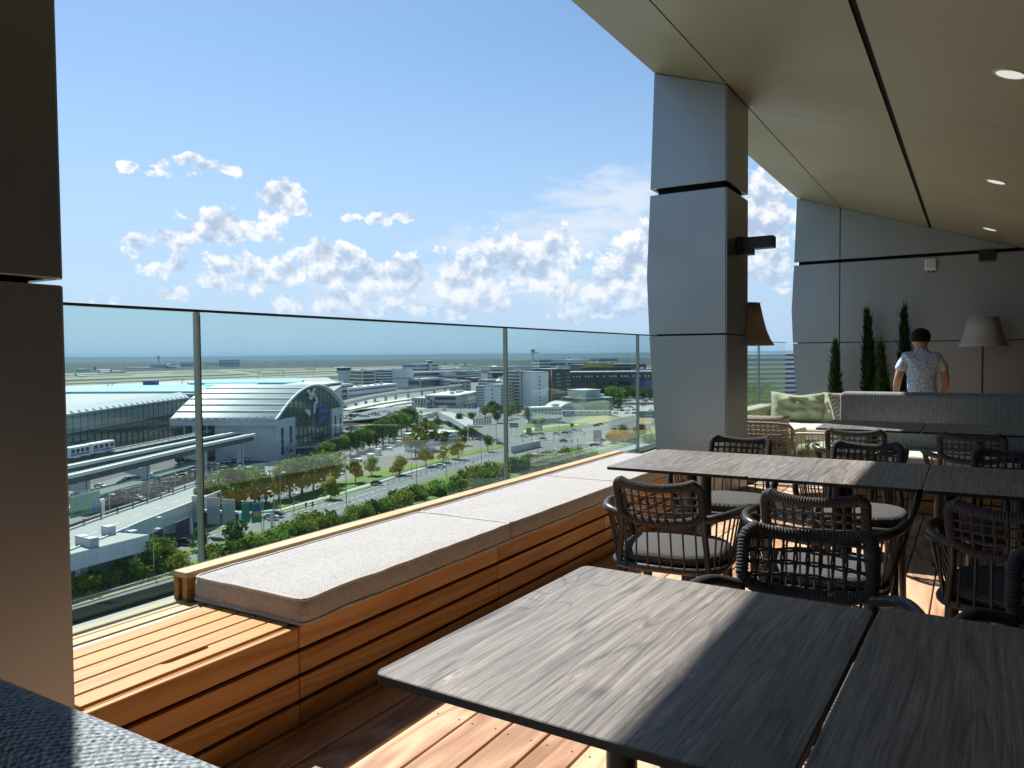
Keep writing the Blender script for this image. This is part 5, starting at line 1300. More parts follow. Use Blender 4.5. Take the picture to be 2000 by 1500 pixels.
# gable: glass field and stone corner towers
gl = MB(); xs = [L*i/N for i in range(N+1)]
vs = [(x, 0.3, 0) for x in xs] + [(x, 0.3, arch(x)-0.6) for x in xs]; gl.add(vs, [(i, i+1, N+2+i, N+1+i) for i in range(N)])
gl_o = gl.build('gable_glazing', GLZ, e)
for i in range(1, 16):
    x = L*i/16; MB().box(x-0.09, x+0.09, 0.0, 0.28, 0, arch(x)-0.7).build('mullion', MULL, gl_o)
for j in range(1, 11):
    z = HA*j/11; u = math.sqrt(max(0, 1-(max(z, HE)-HE)/(HA-HE))); MB().box(L/2*(1-u)+0.5, L/2*(1+u)-0.5, 0.02, 0.26, z-0.09, z+0.09).build('transom', MULL, gl_o)
for (a, b, h) in ((0, 0.235, HE-1.0), (0.80, 1.0, HE-1.0)):
    MB().box(L*a, L*b, -0.8, 0.2, 0, h).build('corner_tower', BSTONE, e)
    for q in (0.22, 0.68): MB().box(L*(a+(b-a)*q), L*(a+(b-a)*(q+0.13)), -0.9, -0.78, 2, h-4).build('slot_window', GLZ_B, e)
# emblem and blue signs on the glass
em = empty('gable_emblem', e.location, e.rotation_euler.z, 'white curved stroke emblem on the glass gable', 'emblem')
def stroke(pts, w=0.75):
    MB().tube([(L*u, -0.35, HA*v) for u, v in rounded_uv(pts)], w, 6).build('stroke', WHITE, em)
def rounded_uv(pts):
    out = []
    for i in range(len(pts)-2):
        a, b, c = pts[i], pts[i+1], pts[i+2]
        for k in range(6):
            t = k/5; out.append(((1-t)**2*(a[0]+b[0])/2+2*t*(1-t)*b[0]+t*t*(b[0]+c[0])/2, (1-t)**2*(a[1]+b[1])/2+2*t*(1-t)*b[1]+t*t*(b[1]+c[1])/2))
    return out
stroke([(0.40, 0.84), (0.43, 0.97), (0.47, 0.82), (0.52, 0.96), (0.55, 0.93)]); stroke([(0.42, 0.90), (0.47, 0.76), (0.51, 0.92), (0.55, 0.76), (0.58, 0.80)])
stroke([(0.36, 0.58), (0.41, 0.66), (0.44, 0.50), (0.45, 0.74)]); stroke([(0.60, 0.74), (0.53, 0.73), (0.52, 0.60), (0.51, 0.52)]); stroke([(0.38, 0.54), (0.43, 0.62), (0.46, 0.54)], 0.6)
for (u0, u1, v0, v1, lab) in ((0.58, 0.72, 0.53, 0.60, 'upper'), (0.58, 0.70, 0.40, 0.46, 'lower')):
    s_ = empty('gable_sign', e.location, e.rotation_euler.z, lab+' blue lettered sign on the glass gable', 'sign', 'blue signs on the gable')
    MB().box(L*u0, L*u1, -0.5, -0.2, HA*v0, HA*v1).build('board', SIGNB, s_)
    for q in range(6): MB().box(L*(u0+(u1-u0)*(0.06+q*0.155)), L*(u0+(u1-u0)*(0.16+q*0.155)), -0.4, -0.3, HA*v1, HA*v1+1.2).build('letter', SIGNB, s_)
# long glass hall at the left
ZT = -20.0
A, B = atz(100, 808, ZT), atz(361, 773.5, ZT); A = A + (A-B)*0.5
e, L2 = bframe('glass_hall', 'long green glass terminal front at the left with sloped grey eaves', A, B, 'terminal'); Hh = ZT-GZ
MB().box(0, L2, 0.2, 60, 0, Hh-1.5).build('glazing', GLZ, e)
MB().box(0, L2, 0.12, 0.19, Hh*0.62, Hh-1.6).build('upper_glazing', plain('glazing_pale_green', (0.46, 0.56, 0.50), 0.12, 0, 0.8, var=0.3, vscale=0.08), e)
nb = 34
for i in range(nb+1): MB().box(L2*i/nb-0.15, L2*i/nb+0.15, -0.12, 0.11, 0, Hh-1.6).build('mullion', MULL, e)
for j in range(1, 9): MB().box(0, L2, -0.05, 0.10, Hh*j/9-0.14, Hh*j/9+0.14).build('transom', MULL, e)
rf = MB(); rf.add([(-2, -2.2, Hh-1.4), (L2+1, -2.2, Hh-1.4), (L2+1, 2.6, Hh+1.6), (-2, 2.6, Hh+1.6), (-2, -2.2, Hh-0.8), (L2+1, -2.2, Hh-0.8), (L2+1, 2.6, Hh+2.2), (-2, 2.6, Hh+2.2)], [(0, 3, 2, 1), (4, 5, 6, 7), (0, 1, 5, 4), (1, 2, 6, 5), (2, 3, 7, 6), (3, 0, 4, 7)]); rf.build('eaves', BSTONE, e)
for i in range(nb): MB().add([(L2*i/nb+1, -2.1, Hh-0.72), (L2*i/nb+3.0, -2.1, Hh-0.72), (L2*i/nb+2, -0.6, Hh+0.5)], [(0, 1, 2)]).build('snow_guard', BDARK, e)
MB().box(-2, L2+1, 2.7, 62, Hh-1.4, Hh+1.2).build('roof', ROOFG, e)
MB().box(L2*0.30, L2*0.47, -3.2, -0.3, 0, Hh*0.42).build('stair_house', BSTONE, e)
# roofs of the hall behind with blue rooflights
def roof_quad(name, px, z, m, th, parent=None, label=None, cat=None, group=None):
    P = [atz(*p, z) for p in px]; C_ = P[0]; mb = MB(); n = len(P)
    mb.add([(p.x-C_.x, p.y-C_.y, 0) for p in P] + [(p.x-C_.x, p.y-C_.y, -th) for p in P], [tuple(range(n)), tuple(reversed(range(n, 2*n)))] + [(i, n+i, n+(i+1) % n, (i+1) % n) for i in range(n)])
    o = mb.build(name, m, parent, C_ if parent is None else None)
    if label: tag(o, label, cat, group)
    return o, C_
hall, C_ = roof_quad('terminal_roof', [(-80, 800), (300, 772), (420, 768), (640, 772), (668, 752), (640, 737), (420, 741), (250, 749), (-80, 763)], -22.0, ROOFG, 22.0)
tag(hall, 'wide grey flat roof of the terminal with blue rooflight strips', 'terminal')
def roof_strip(px, z=-20.6):
    o, c = roof_quad('rooflight_strip', px, z, SKYLT, 1.3, hall); o.location = c - C_
    return o
roof_strip([(-60, 766), (205, 755.5), (243, 751), (420, 751.5), (572, 753), (557, 762.5), (400, 764), (137, 765), (-60, 774)])
roof_strip([(400, 749), (504, 748.5), (498, 754), (400, 753)], -20.2); roof_strip([(365, 744), (400, 741.5), (594, 741), (586, 746.8), (370, 748)], -20.0)
roof_strip([(-60, 789), (134, 776.5), (211, 776), (190, 786), (134, 788.5), (-60, 801)], -19.6)
A, B = atz(578, 756, -19.5), atz(666, 745.5, -19.5); e, L3 = bframe('glass_wing', 'dark glass wing of the terminal behind the barrel roof', A, B, 'terminal'); H3 = -19.5-GZ
MB().box(0, L3, 0.2, 30, 0, H3-1).build('glazing', GLZ, e); MB().box(-1, L3+2, -2, 32, H3-1, H3).build('roof', BSTONE, e)
for i in range(19): MB().box(L3*i/18-0.15, L3*i/18+0.15, -0.1, 0.15, 0, H3-1).build('mullion', MULL, e)
for j in range(1, 8): MB().box(0, L3, -0.06, 0.12, H3*j/8-0.15, H3*j/8+0.15).build('transom', MULL, e)
bb = G(290, 790); z_ = -18.0; A = atz(279, 749.5, z_-1.5); e = empty('roof_container', (A.x, A.y, z_-3.4), R(31), 'dark blue container on the terminal roof', 'container')
MB().box(0, 11, 0, 6, 0, 4.2).build('body', plain('navy_cladding', (0.03, 0.05, 0.16), 0.5), e); MB().box(2, 8, -0.1, 0, 1.4, 2.6).build('lettering_panel', SIGNB, e)
# apron flood masts on the roof edge
for i, (px, py, py0) in enumerate(((210, 748, 757), (218, 748, 757), (503, 727, 740), (552, 724, 738), (611, 720.5, 734), (355, 740, 750))):
    A = atz(px, py0, -22); h = top_z(A, px, py)+22; e = empty('flood_mast', A, R(31), 'slim steel flood light mast on the terminal roof edge', 'mast', 'flood masts on the terminal roof')
    MB().tube([(0, 0, 0), (0, 0, h)], 0.35, 6).build('pole', GALV, e); MB().box(-9, 4, -0.4, 0.4, h-0.5, h+0.3).build('boom', GALV, e); e.children[-1].rotation_euler = (0, R(12), 0)
# ------------------------------------------------------------------ people mover: elevated tracks, piers, train
def beam(name, label, pts, w, h, m, cat='viaduct', group=None, top=None):
    P = [Vector(p) for p in pts]; O = P[0].copy(); e = empty(name, O, 0, label, cat, group)
    Lf, Rt = [], []
    for i, p in enumerate(P):
        t = (P[min(i+1, len(P)-1)]-P[max(i-1, 0)]); t.z = 0; t.normalize(); n = Vector((-t.y, t.x, 0)); Lf.append(p+n*w/2-O); Rt.append(p-n*w/2-O)
    mb = MB(); n = len(P); vs = [tuple(q) for q in Lf] + [tuple(q) for q in Rt] + [(q.x, q.y, q.z-h) for q in Lf] + [(q.x, q.y, q.z-h) for q in Rt]
    fs = []
    for i in range(n-1): fs += [(i, i+1, n+i+1, n+i), (2*n+i, 3*n+i, 3*n+i+1, 2*n+i+1), (i, 2*n+i, 2*n+i+1, i+1), (n+i, n+i+1, 3*n+i+1, 3*n+i)]
    fs += [(0, n, 3*n, 2*n), (n-1, 3*n-1, 4*n-1, 2*n-1)]
    mb.add(vs, fs); mb.build('deck', m, e); return e, Lf, Rt, O
TZ = -31.5
def TP(*px, z=TZ): return [atz(*p, z) for p in px]
DKG = plain('beam_dark', (0.10, 0.105, 0.11), 0.7, var=0.2, vscale=0.3)
for pxs, lab, in ((((-40, 946), (137, 912), (379, 862), (500, 838)), 'upper white edged beam of the elevated people mover track'), (((-40, 968), (137, 931), (379, 874), (488, 851)), 'lower white edged beam of the elevated people mover track')):
    e, Lf, Rt, O = beam('track_beam', lab, TP(*pxs), 3.2, 2.0, DKG, 'track', 'people mover track beams')
    for side in (Rt,):
        mb = MB(); n = len(side); dirs = [(b_-a_).normalized() for a_, b_ in zip(Lf, Rt)]
        for i in range(n-1):
            a_, b_ = side[i], side[i+1]; d0 = dirs[i]*1.1; d1 = dirs[i+1]*1.1; zz = Vector((0, 0, 1.0))
            mb.add([a_-d0*0.2, b_-d1*0.2, b_+d1, a_+d0, a_-d0*0.2+zz, b_-d1*0.2+zz, b_+d1+zz, a_+d0+zz], [(4, 5, 6, 7), (0, 3, 2, 1), (3, 7, 6, 2), (0, 1, 5, 4)])
        mb.build('edge_beam', ROOFW, e)
    MB().tube([(q.x, q.y, q.z+0.4) for q in Lf], 0.25, 4).build('guide_rail', BGREY, e)
e, Lf, Rt, O = beam('track_beam', 'rear people mover track with railing below the glass hall', TP((-40, 925), (137, 894), (218, 882), (379, 850), (430, 840)), 4.2, 1.6, DKG, 'track', 'people mover track beams')
RR = resample(Rt, 5.0)
for q in RR: MB().box(q.x-0.08, q.x+0.08, q.y-0.08, q.y+0.08, q.z, q.z+1.2).build('post', ROOFW, e)
MB().tube([(q.x, q.y, q.z+1.2) for q in Rt], 0.14, 4).build('handrail', ROOFW, e); MB().tube([(q.x, q.y, q.z+0.5) for q in Rt], 0.10, 4).build('handrail', ROOFW, e)
for i, (px, py0, py1) in enumerate(((286, 965, 902), (397, 932, 875), (168, 1000, 930), (470, 912, 858))):
    B_ = G(px, py0); e = empty('track_pier', B_, R(31-8), ['grey hammerhead pier holding the track, right of the green sign', 'grey hammerhead pier just right of the first railing post', 'track pier at the left edge behind the canopy', 'track pier beside the terminal corner'][i], 'pier', 'hammerhead piers of the track')
    h = top_z(B_, px, py1)-GZ
    bevel(MB().box(-1.1, 1.1, -0.9, 0.9, 0, h).build('shaft', BSTONE, e), 0.12); 
    MB().prism([(-1.1, h-4.6), (-1.1, h-1.9), (-15, h-1.9), (-15, h-2.6), (-9, h-3.1), (-4, h-4.4)], -0.8, 0.8, 'y').build('hammerhead', BSTONE, e)
    MB().tube([(1.2, -0.95, 0), (1.2, -0.95, h*0.9)], 0.12, 5).build('downpipe', BDARK, e)
# train
def train_car(pa, pb, label):
    A, B = atz(*pa, TZ+0.2), atz(*pb, TZ+0.2); t = B-A; Lc = math.hypot(t.x, t.y); e = empty('people_mover_car', A, math.atan2(t.y, t.x), label, 'train', 'people mover train')
    h, w = 3.9, 3.0
    bevel(MB().box(0.1, Lc-0.1, -w/2, w/2, 0.35, h).build('body', ROOFW, e), 0.35, 3)
    for i in range(4):
        x0 = Lc*(0.08+0.23*i); MB().box(x0, x0+Lc*0.17, -w/2-0.03, -w/2+0.05, h*0.48, h*0.80).build('window', BDARK, e)
    MB().box(Lc*0.05, Lc*0.95, -w/2-0.02, -w/2+0.04, h*0.25, h*0.43).build('blue_stripe', plain('livery_blue', (0.03, 0.22, 0.60), 0.4) if 'livery_blue' not in MATS else MATS['livery_blue'], e)
    MB().box(Lc-0.12, Lc-0.02, -w/2+0.35, w/2-0.35, h*0.42, h*0.86).build('windscreen', BDARK, e)
    for x in (0.18, 0.82): MB().box(Lc*x-0.6, Lc*x+0.6, -w/2+0.3, w/2-0.3, 0.0, 0.36).build('bogie', BDARK, e)
train_car((172, 889), (218, 880), 'front car of the white and blue people mover train')
train_car((128, 898), (168.5, 890), 'rear car of the white and blue people mover train, cut by the column')
# second elevated track curving past the offices
e, Lf, Rt, O = beam('elevated_track', 'long grey elevated track curving past the office block', [atz(px, py, -33.0) for px, py in ((640, 792), (668, 785), (720, 774), (770, 766), (830, 760), (872, 755.5), (897, 752.5))], 7.0, 2.2, BGREY, 'viaduct')
MB().tube([(q.x, q.y, q.z+0.9) for q in Rt], 0.7, 4, smooth=False).build('parapet', BBEIGE, e)
for p in resample([q+O for q in Rt], 32.0)[1:-1]: MB().box(p.x-O.x-0.9, p.x-O.x+0.9, p.y-O.y+2.2, p.y-O.y+4.0, GZ-O.z, -2.2).build('pier', BGREY, e)
for i, pxs in enumerate((((672, 800), (730, 788), (800, 778)), ((690, 806), (760, 790), (800, 784)))):
    beam('elevated_road', ['upper', 'lower'][i]+' brownish access road on the deck by the terminal', [atz(*p, -37.0) for p in pxs], 9.0, 1.4, BBEIGE, 'viaduct', 'access decks by the terminal')
# decks of the car park between terminal and trees
for i, (y0, y1) in enumerate(((818, 808), (843, 830))):
    o, c = roof_quad('parking_deck', [(660, y0+6), (740, y0-2), (800, y1-14), (740, y1-12), (664, y1-4)], GZ+7.0-i*3.0, ASPHALT, 0.8, None, ['far', 'near'][i]+' pale parking deck right of the terminal gable', 'parking deck', 'parking decks')
# ------------------------------------------------------------------ road viaduct at lower left
VZ = -36.5
e, Lf, Rt, O = beam('road_viaduct', 'concrete road viaduct rising from the lower left with grey parapets', [atz(*p, VZ) for p in ((60, 1086), (143, 1057), (224, 1024), (300, 996), (382, 966), (430, 948), (480, 930))], 13.0, 1.4, BGREY, 'viaduct')
MB().add([(q.x, q.y, q.z+0.04) for q in Lf]+[(q.x, q.y, q.z+0.04) for q in Rt[::-1]], [tuple(range(2*len(Lf)))]).build('roadway', plain('viaduct_asphalt', (0.30, 0.30, 0.295), 0.85, var=0.12, vscale=0.15), e)
for sd_, nm in ((Rt, 'near_parapet'), (Lf, 'far_parapet')):
    mb = MB(); n = len(sd_); h1 = 1.0 if sd_ is Rt else 0.5
    off = [(q - (Lf[i] if sd_ is Rt else Rt[i])).normalized()*0.35 for i, q in enumerate(sd_)]
    vs = [(q.x, q.y, q.z-2.6) for q in sd_] + [(q.x, q.y, q.z+h1) for q in sd_] + [(q.x+o_.x, q.y+o_.y, q.z-2.6) for q, o_ in zip(sd_, off)] + [(q.x+o_.x, q.y+o_.y, q.z+h1) for q, o_ in zip(sd_, off)]
    fs = []
    for i in range(n-1): fs += [(i, i+1, n+i+1, n+i), (2*n+i, 3*n+i, 3*n+i+1, 2*n+i+1), (n+i, n+i+1, 3*n+i+1, 3*n+i), (i, 2*n+i, 2*n+i+1, i+1)]
    mb.add(vs, fs); mb.build(nm, BSTONE, e)
for p in resample([q*1.0 for q in Lf], 6.5)[3:26]: MB().box(p.x-0.15, p.x+0.15, p.y-0.15, p.y+0.15, p.z+0.5, p.z+1.5).build('bollard', BDARK, e)
mb = MB()
C0 = resample([(a+b)/2 for a, b in zip(Lf, Rt)], 3.0)
for i in range(0, len(C0)-1, 3):
    a, b = C0[i], C0[i+1]; t = (b-a).normalized(); nn = Vector((-t.y, t.x, 0))*0.12; mb.quad(a-nn+Vector((0, 0, .08)), a+nn+Vector((0, 0, .08)), b+nn+Vector((0, 0, .08)), b-nn+Vector((0, 0, .08)))
mb.build('lane_marking', PAINT, e)
for i, f in enumerate((0.30, 0.52, 0.66, 0.80)):
    q = resample(C0, 1.0)[int(f*len(resample(C0, 1.0)))]; bevel(MB().box(q.x-1.0, q.x+1.0, q.y-1.0, q.y+1.0, GZ-O.z, -1.3).build('pier', BGREY, e), 0.1)
# station roof slab below it
o, c = roof_quad('flat_roof_end', [(60, 1086), (143, 1064), (212, 1039), (290, 1044), (290.5, 1045), (143, 1082), (60, 1104)], -35.8, CONCRETE, 0.25)
e = empty('canopy_building', c, 0, 'flat white roofed bridge end with grey fascia at the lower left', 'building'); o.parent = e; o.location = (0, 0, 0); o.name = 'roof'
a, b = atz(291, 1045, -35.8)-c, atz(40, 1108, -35.8)-c; t = (b-a).normalized(); nn = Vector((t.y, -t.x, 0))
if (nn.dot(Vector((0, 0, 0))-c)) < 0: nn = -nn
for i in range(9):
    p, q = a.lerp(b, i/9), a.lerp(b, (i+0.985)/9)
    MB().add([tuple(p), tuple(q), (q.x, q.y, -3.2), (p.x, p.y, -3.2), tuple(p+nn*-0.4), tuple(q+nn*-0.4), (q.x-nn.x*0.4, q.y-nn.y*0.4, -3.2), (p.x-nn.x*0.4, p.y-nn.y*0.4, -3.2)], [(0, 1, 2, 3), (7, 6, 5, 4), (0, 4, 5, 1), (2, 6, 7, 3), (1, 5, 6, 2), (0, 3, 7, 4)]).build('fascia_panel', BSTONE, e)
for px, py in ((212, 1040), (162, 1060), (178, 1064)):
    q = atz(px, py+3, -35.8)-c; MB().box(q.x-1.2, q.x+1.2, q.y-0.9, q.y+0.9, 0.0, 1.8).build('roof_plant', BGREY, e)
for px, py in ((260, 1106), (160, 1140)):
    q = G(px, py)-c; MB().box(q.x-0.8, q.x+0.8, q.y-0.8, q.y+0.8, q.z, -0.3).build('pier', BSTONE, e)
# ramp bridge with blue grey parapets by the crossing
for i, (pxs, lab) in enumerate(((((800, 816), (838, 806), (866, 805), (900, 818), (925, 832)), 'arched ramp bridge with blue grey parapets beyond the trees'),)):
    e, Lf, Rt, O = beam('ramp_bridge', lab, [atz(*p, -38.0) for p in pxs], 11.0, 1.0, CONCRETE, 'bridge')
    mb = MB(); n = len(Rt); vs = [(q.x, q.y, q.z-2.2) for q in Rt]+[(q.x, q.y, q.z+1.0) for q in Rt]; mb.add(vs, [(i, i+1, n+i+1, n+i) for i in range(n-1)]); so2 = mb.build('parapet', BSTONE, e); md = so2.modifiers.new('t', 'SOLIDIFY'); md.thickness = 0.35
    for q in (Rt[1], Rt[3]): MB().box(q.x-0.8, q.x+0.8, q.y+1, q.y+2.6, GZ-O.z, -1).build('pier', BGREY, e)
# taxi canopies under the track
for i, (pxs) in enumerate((((150, 972), (270, 938), (283, 935)), ((292, 930), (380, 905), (392, 902)))):
    P = [atz(*p, GZ+5.0) for p in pxs]; e, Lf, Rt, O = beam('taxi_canopy', ['left', 'right'][i]+' long glass canopy over the taxi lane below the track', P, 7.5, 0.35, plain('canopy_glass', (0.20, 0.27, 0.26), 0.2) if i == 0 else MATS['canopy_glass'], 'canopy', 'taxi lane canopies')
    for q in resample(Rt, 9.0): MB().box(q.x-0.12, q.x+0.12, q.y+0.5, q.y+0.75, GZ-O.z, -0.3).build('column', GALV, e)
# walkway deck at the foot of the gable
e, Lf, Rt, O = beam('footbridge', 'pale footbridge running along the foot of the gable', [atz(*p, -39.0) for p in ((480, 876), (540, 874), (620, 870), (668, 852), (690, 842))], 4.0, 0.8, CONCRETE, 'bridge')
MB().tube([(q.x, q.y, q.z+1.1) for q in Rt], 0.12, 4).build('handrail', GALV, e)
for q in resample(Rt, 20.0)[1:]: MB().box(q.x-0.3, q.x+0.3, q.y+1, q.y+1.6, GZ-O.z, -0.7).build('pier', BGREY, e)
# terraced striped building seen between column and end wall
A, B = G(1440, 776), G(1610, 772); e, L = bframe('striped_long_building', 'long white building with stepped dark window bands beyond the column', A, B); H = top_z(A, 1440, 692)-GZ
for i in range(9):
    z0, z1 = H*i/9, H*(i+1)/9; cut = 0.10*abs(math.sin(i*1.7))
    MB().box(L*cut*0.4, L*(1-cut), 0.9*i, 40, z0, z0+(z1-z0)*0.52).build('floor_band', ROOFW, e); MB().box(L*0.02, L*(0.96-cut*0.5), 0.9*i+1.2, 39, z0+(z1-z0)*0.521, z1-0.01).build('window_band', GLZ_B, e)
MB().add([(L*0.1, 9, H), (L*0.75, 9, H), (L, 20, H*0.93), (L, 38, H*0.95), (L*0.1, 38, H*1.02)], [(0, 1, 2, 3, 4)]).build('roof', ROOFW, e)
for i in range(4):
    A = G(1499+i*9.5, 745.5); z1 = top_z(A, 1499, 729)-GZ; s_ = empty('facade_strut', (A.x, A.y, GZ), R(10), 'slanted white strut in front of the striped building', 'strut', 'slanted white struts'); w = 0.5
    MB().add([(-w*3, 0, z1), (w*3, 0, z1), (w*11, 0, 0), (w*5, 0, 0), (-w*3, 2, z1), (w*3, 2, z1), (w*11, 2, 0), (w*5, 2, 0)], [(0, 1, 2, 3), (7, 6, 5, 4), (0, 4, 5, 1), (1, 5, 6, 2), (2, 6, 7, 3), (3, 7, 4, 0)]).build('strut', ROOFW, s_)
    MB().box(w*4, w*12, -0.5, 2.5, 0, 0.8).build('footing', CONCRETE, s_)
for i, (y0, lab) in enumerate(((753.5, 'upper'), (769, 'middle'), (780, 'lower'))):
    P = [atz(px, y0+(px-1450)*0.012*(1 if i else 0.5), -37.5) for px in ((1380, 1450, 1530, 1620) if i != 2 else (1440, 1480, 1516))]; e, Lf, Rt, O = beam('flyover', lab+' motorway flyover between column and end wall', P, 9, 2.6 if i else 1.6, [BGREY, BDARK, BDARK][i], 'bridge', 'motorway flyovers')
    for q in resample(Rt, 30.0): MB().box(q.x-0.9, q.x+0.9, q.y+2, q.y+3.8, GZ-O.z, -1.4).build('pier', BGREY, e)
psheet('road', MATS['asphalt_light'], [(1455, 830), (1490, 797), (1520, 775), (1545, 755), (1575, 752), (1565, 785), (1545, 810), (1520, 850), (1440, 860)], 0.30)
psheet('grass_verge', GRASS, [(1440, 800), (1450, 760), (1490, 757), (1505, 765), (1480, 795), (1450, 815)], 0.34)
psheet('road', ASPHALT_SHADE, [(100, 985), (135, 930), (300, 880), (420, 850), (520, 880), (470, 905), (380, 915), (250, 955), (140, 1000)], 0.12)  # dark space under the tracks: the shade is put into this sheet's colour
# ------------------------------------------------------------------ trees
LEAF = [leafmat('leaves_green', (0.075, 0.13, 0.018), (0.23, 0.34, 0.055), 0.5, 0.35), leafmat('leaves_yellowgreen', (0.12, 0.14, 0.016), (0.31, 0.33, 0.045), 0.5, 0.35), leafmat('leaves_dark', (0.035, 0.08, 0.014), (0.11, 0.20, 0.035), 0.48, 0.3)]
def crown_mesh(seed, h=7.0, r=3.2, n=620, leaf=0.62, low=0.0):
    rr = random.Random(seed); mb = MB(); lobes = []
    for i in range(11):
        a = rr.uniform(0, 2*math.pi); q = rr.uniform(0.15, 0.75)*r; z = rr.uniform(0.18, 0.85)*h
        lobes.append((Vector((q*math.cos(a), q*math.sin(a), z+low)), rr.uniform(0.30, 0.52)*r))
    lobes.append((Vector((0, 0, h*0.55+low)), r*0.62)); lobes.append((Vector((0, 0, h*0.85+low)), r*0.42))
    for i in range(n):
        c, q = rr.choice(lobes); d = Vector((rr.gauss(0, 1), rr.gauss(0, 1), rr.gauss(0, 1)*0.9)).normalized()
        p = c + d*q*rr.uniform(0.6, 1.08); s = leaf*rr.uniform(0.6, 1.35)
        nrm = (d + Vector((rr.uniform(-1, 1), rr.uniform(-1, 1), rr.uniform(-0.4, 1.0)))*0.8).normalized()
        u = nrm.cross(Vector((rr.uniform(-1, 1), rr.uniform(-1, 1), rr.uniform(-1, 1)))).normalized(); v = nrm.cross(u)
        mb.add([p-u*s*0.6, p+v*s*0.45, p+u*s*0.6, p-v*s*0.45], [(0, 1, 2, 3)])
    return mb
TR_ME = {}
for kind in range(3):
    for var in range(3): TR_ME[(kind, var)] = crown_mesh(kind*10+var, n=1100, leaf=0.56, r=3.6, h=7.8).mesh('crown', LEAF[kind])
TRUNK_ME = MB()
TRUNK_ME.tube([(0, 0, 0), (0.05, 0, 1.6), (0.02, 0.04, 3.4), (0.0, 0, 5.6)], [0.22, 0.17, 0.13, 0.05], 7)
for a in (0.4, 2.3, 4.2): TRUNK_ME.tube([(0.02, 0, 2.2), (1.2*math.cos(a), 1.2*math.sin(a), 3.9), (1.9*math.cos(a), 1.9*math.sin(a), 5.4)], [0.09, 0.06, 0.03], 5)
TRUNK_ME = TRUNK_ME.mesh('trunk', BARK)
def tree(px, py, hpx, kind, label, group, wide=1.0, seed=0):
    B = G(px, py); h = max(3.0, hpx/FPX*B.length); s = h/9.2
    e = empty('tree', (B.x, B.y, GZ), (seed*2.4) % 6.28, label, 'tree', group); q = 0.85+0.4*((seed*37+int(px)) % 11)/11; e.scale = (s*wide*q, s*wide*q, s)
    inst('trunk', TRUNK_ME, e); inst('crown', TR_ME[(kind, seed % 3)], e, (0, 0, 1.0), seed*1.3)
row = [(672, 893, 44), (684, 889, 46), (698, 885, 46), (710, 880, 46), (722, 878, 50), (735, 874, 52), (748, 870, 54), (760, 864, 50), (772, 858, 50), (784, 850, 48), (795, 842, 46), (806, 836, 44), (640, 902, 40), (625, 908, 36), (655, 898, 42)]
for i, (x, y, h) in enumerate(row): tree(x, y, h, 2 if i % 3 else 0, 'dense green tree in the row right of the glass gable', 'tree row right of the gable', 1.05, i)
big = [(425, 1012, 82), (448, 1004, 88), (470, 1000, 86), (498, 990, 80), (520, 985, 60), (545, 978, 66), (566, 972, 74), (590, 966, 76), (612, 957, 72), (632, 952, 74), (412, 1015, 66), (655, 944, 60)]
for i, (x, y, h) in enumerate(big): tree(x, y, h, (0, 2, 0)[i % 3], 'large leafy tree in the shady row above the wide road', 'tree row above the wide road', 1.15, i+2)
solo = [(646, 975, 46, 1, 'small roadside tree beside the tall lamp post'), (694, 943, 48, 1, 'round roadside tree on the lawn behind the lamp post'), (725, 930, 40, 0, 'bushy roadside tree on the lawn by the path'), (780, 928, 40, 1, 'yellow green young tree on the lawn by the path'), (832, 911, 34, 0, 'young tree in the row before the white annex'), (865, 903, 34, 1, 'yellow green tree beside the white car'), (895, 897, 42, 1, 'yellowish tree before the low flat building'), (953, 882, 34, 0, 'green tree left of the crossing'),
 (834, 880, 58, 1, 'broad yellowish tree before the low flat building'), (812, 893, 52, 0, 'broad pale tree left of the white annex'), (868, 876, 36, 2, 'dark tree behind the parked cars'), (906, 870, 34, 2, 'dark bushy tree right of the parked cars'), (853, 846, 30, 2, 'dark tree by the ramp bridge'), (832, 842, 28, 1, 'pale round tree left of the ramp bridge'), (898, 836, 30, 2, 'slim dark tree on the ramp lawn'), (921, 830, 26, 2, 'small dark tree under the green signs'),
 (1032, 826, 34, 1, 'pale green poplar left of the modular block'), (1043, 832, 14, 0, 'round bush before the modular block'), (1060, 830, 16, 0, 'round tree before the modular block'), (1198, 794, 42, 0, 'large green tree by the black bar building'), (1206, 802, 24, 2, 'small tree at the parking lot edge'), (1188, 790, 32, 0, 'tree left of the parking lot'), (1117, 838, 12, 0, 'small tree on the dry verge'), (962, 812, 30, 2, 'dark tree below the left white slab'), (985, 820, 34, 0, 'green tree at the foot of the offices, left'), (972, 826, 40, 2, 'tall dark tree at the foot of the offices'), (1000, 818, 34, 0, 'green tree at the foot of the offices, right'), (948, 815, 24, 0, 'small tree behind the green road signs'), (1012, 812, 26, 2, 'dark tree at the side street'),
 (238, 1130, 52, 0, 'leafy tree left of the lowest road, beside a bush'), (290, 1120, 62, 0, 'leafy tree right of the lowest road lamp'), (306, 1108, 56, 0, 'tree between the lamps above the lowest road'), (390, 1075, 40, 2, 'dark bush tree behind the first railing post')]
for i, (x, y, h, k, lab) in enumerate(solo): tree(x, y, h, k, lab, 'single trees around the junction', 1.1, i+5)
rr = random.Random(21)
for i in range(16): tree(rr.uniform(1205, 1272), rr.uniform(776, 783), rr.uniform(18, 26), 2, 'dark tree in the grove under the black bar', 'grove under the black bar', 1.2, i)
for i in range(12): tree(rr.uniform(1452, 1502), rr.uniform(764, 798), rr.uniform(18, 28), 0 if i % 2 else 2, 'green tree in the grove beyond the column', 'grove beyond the column', 1.3, i)
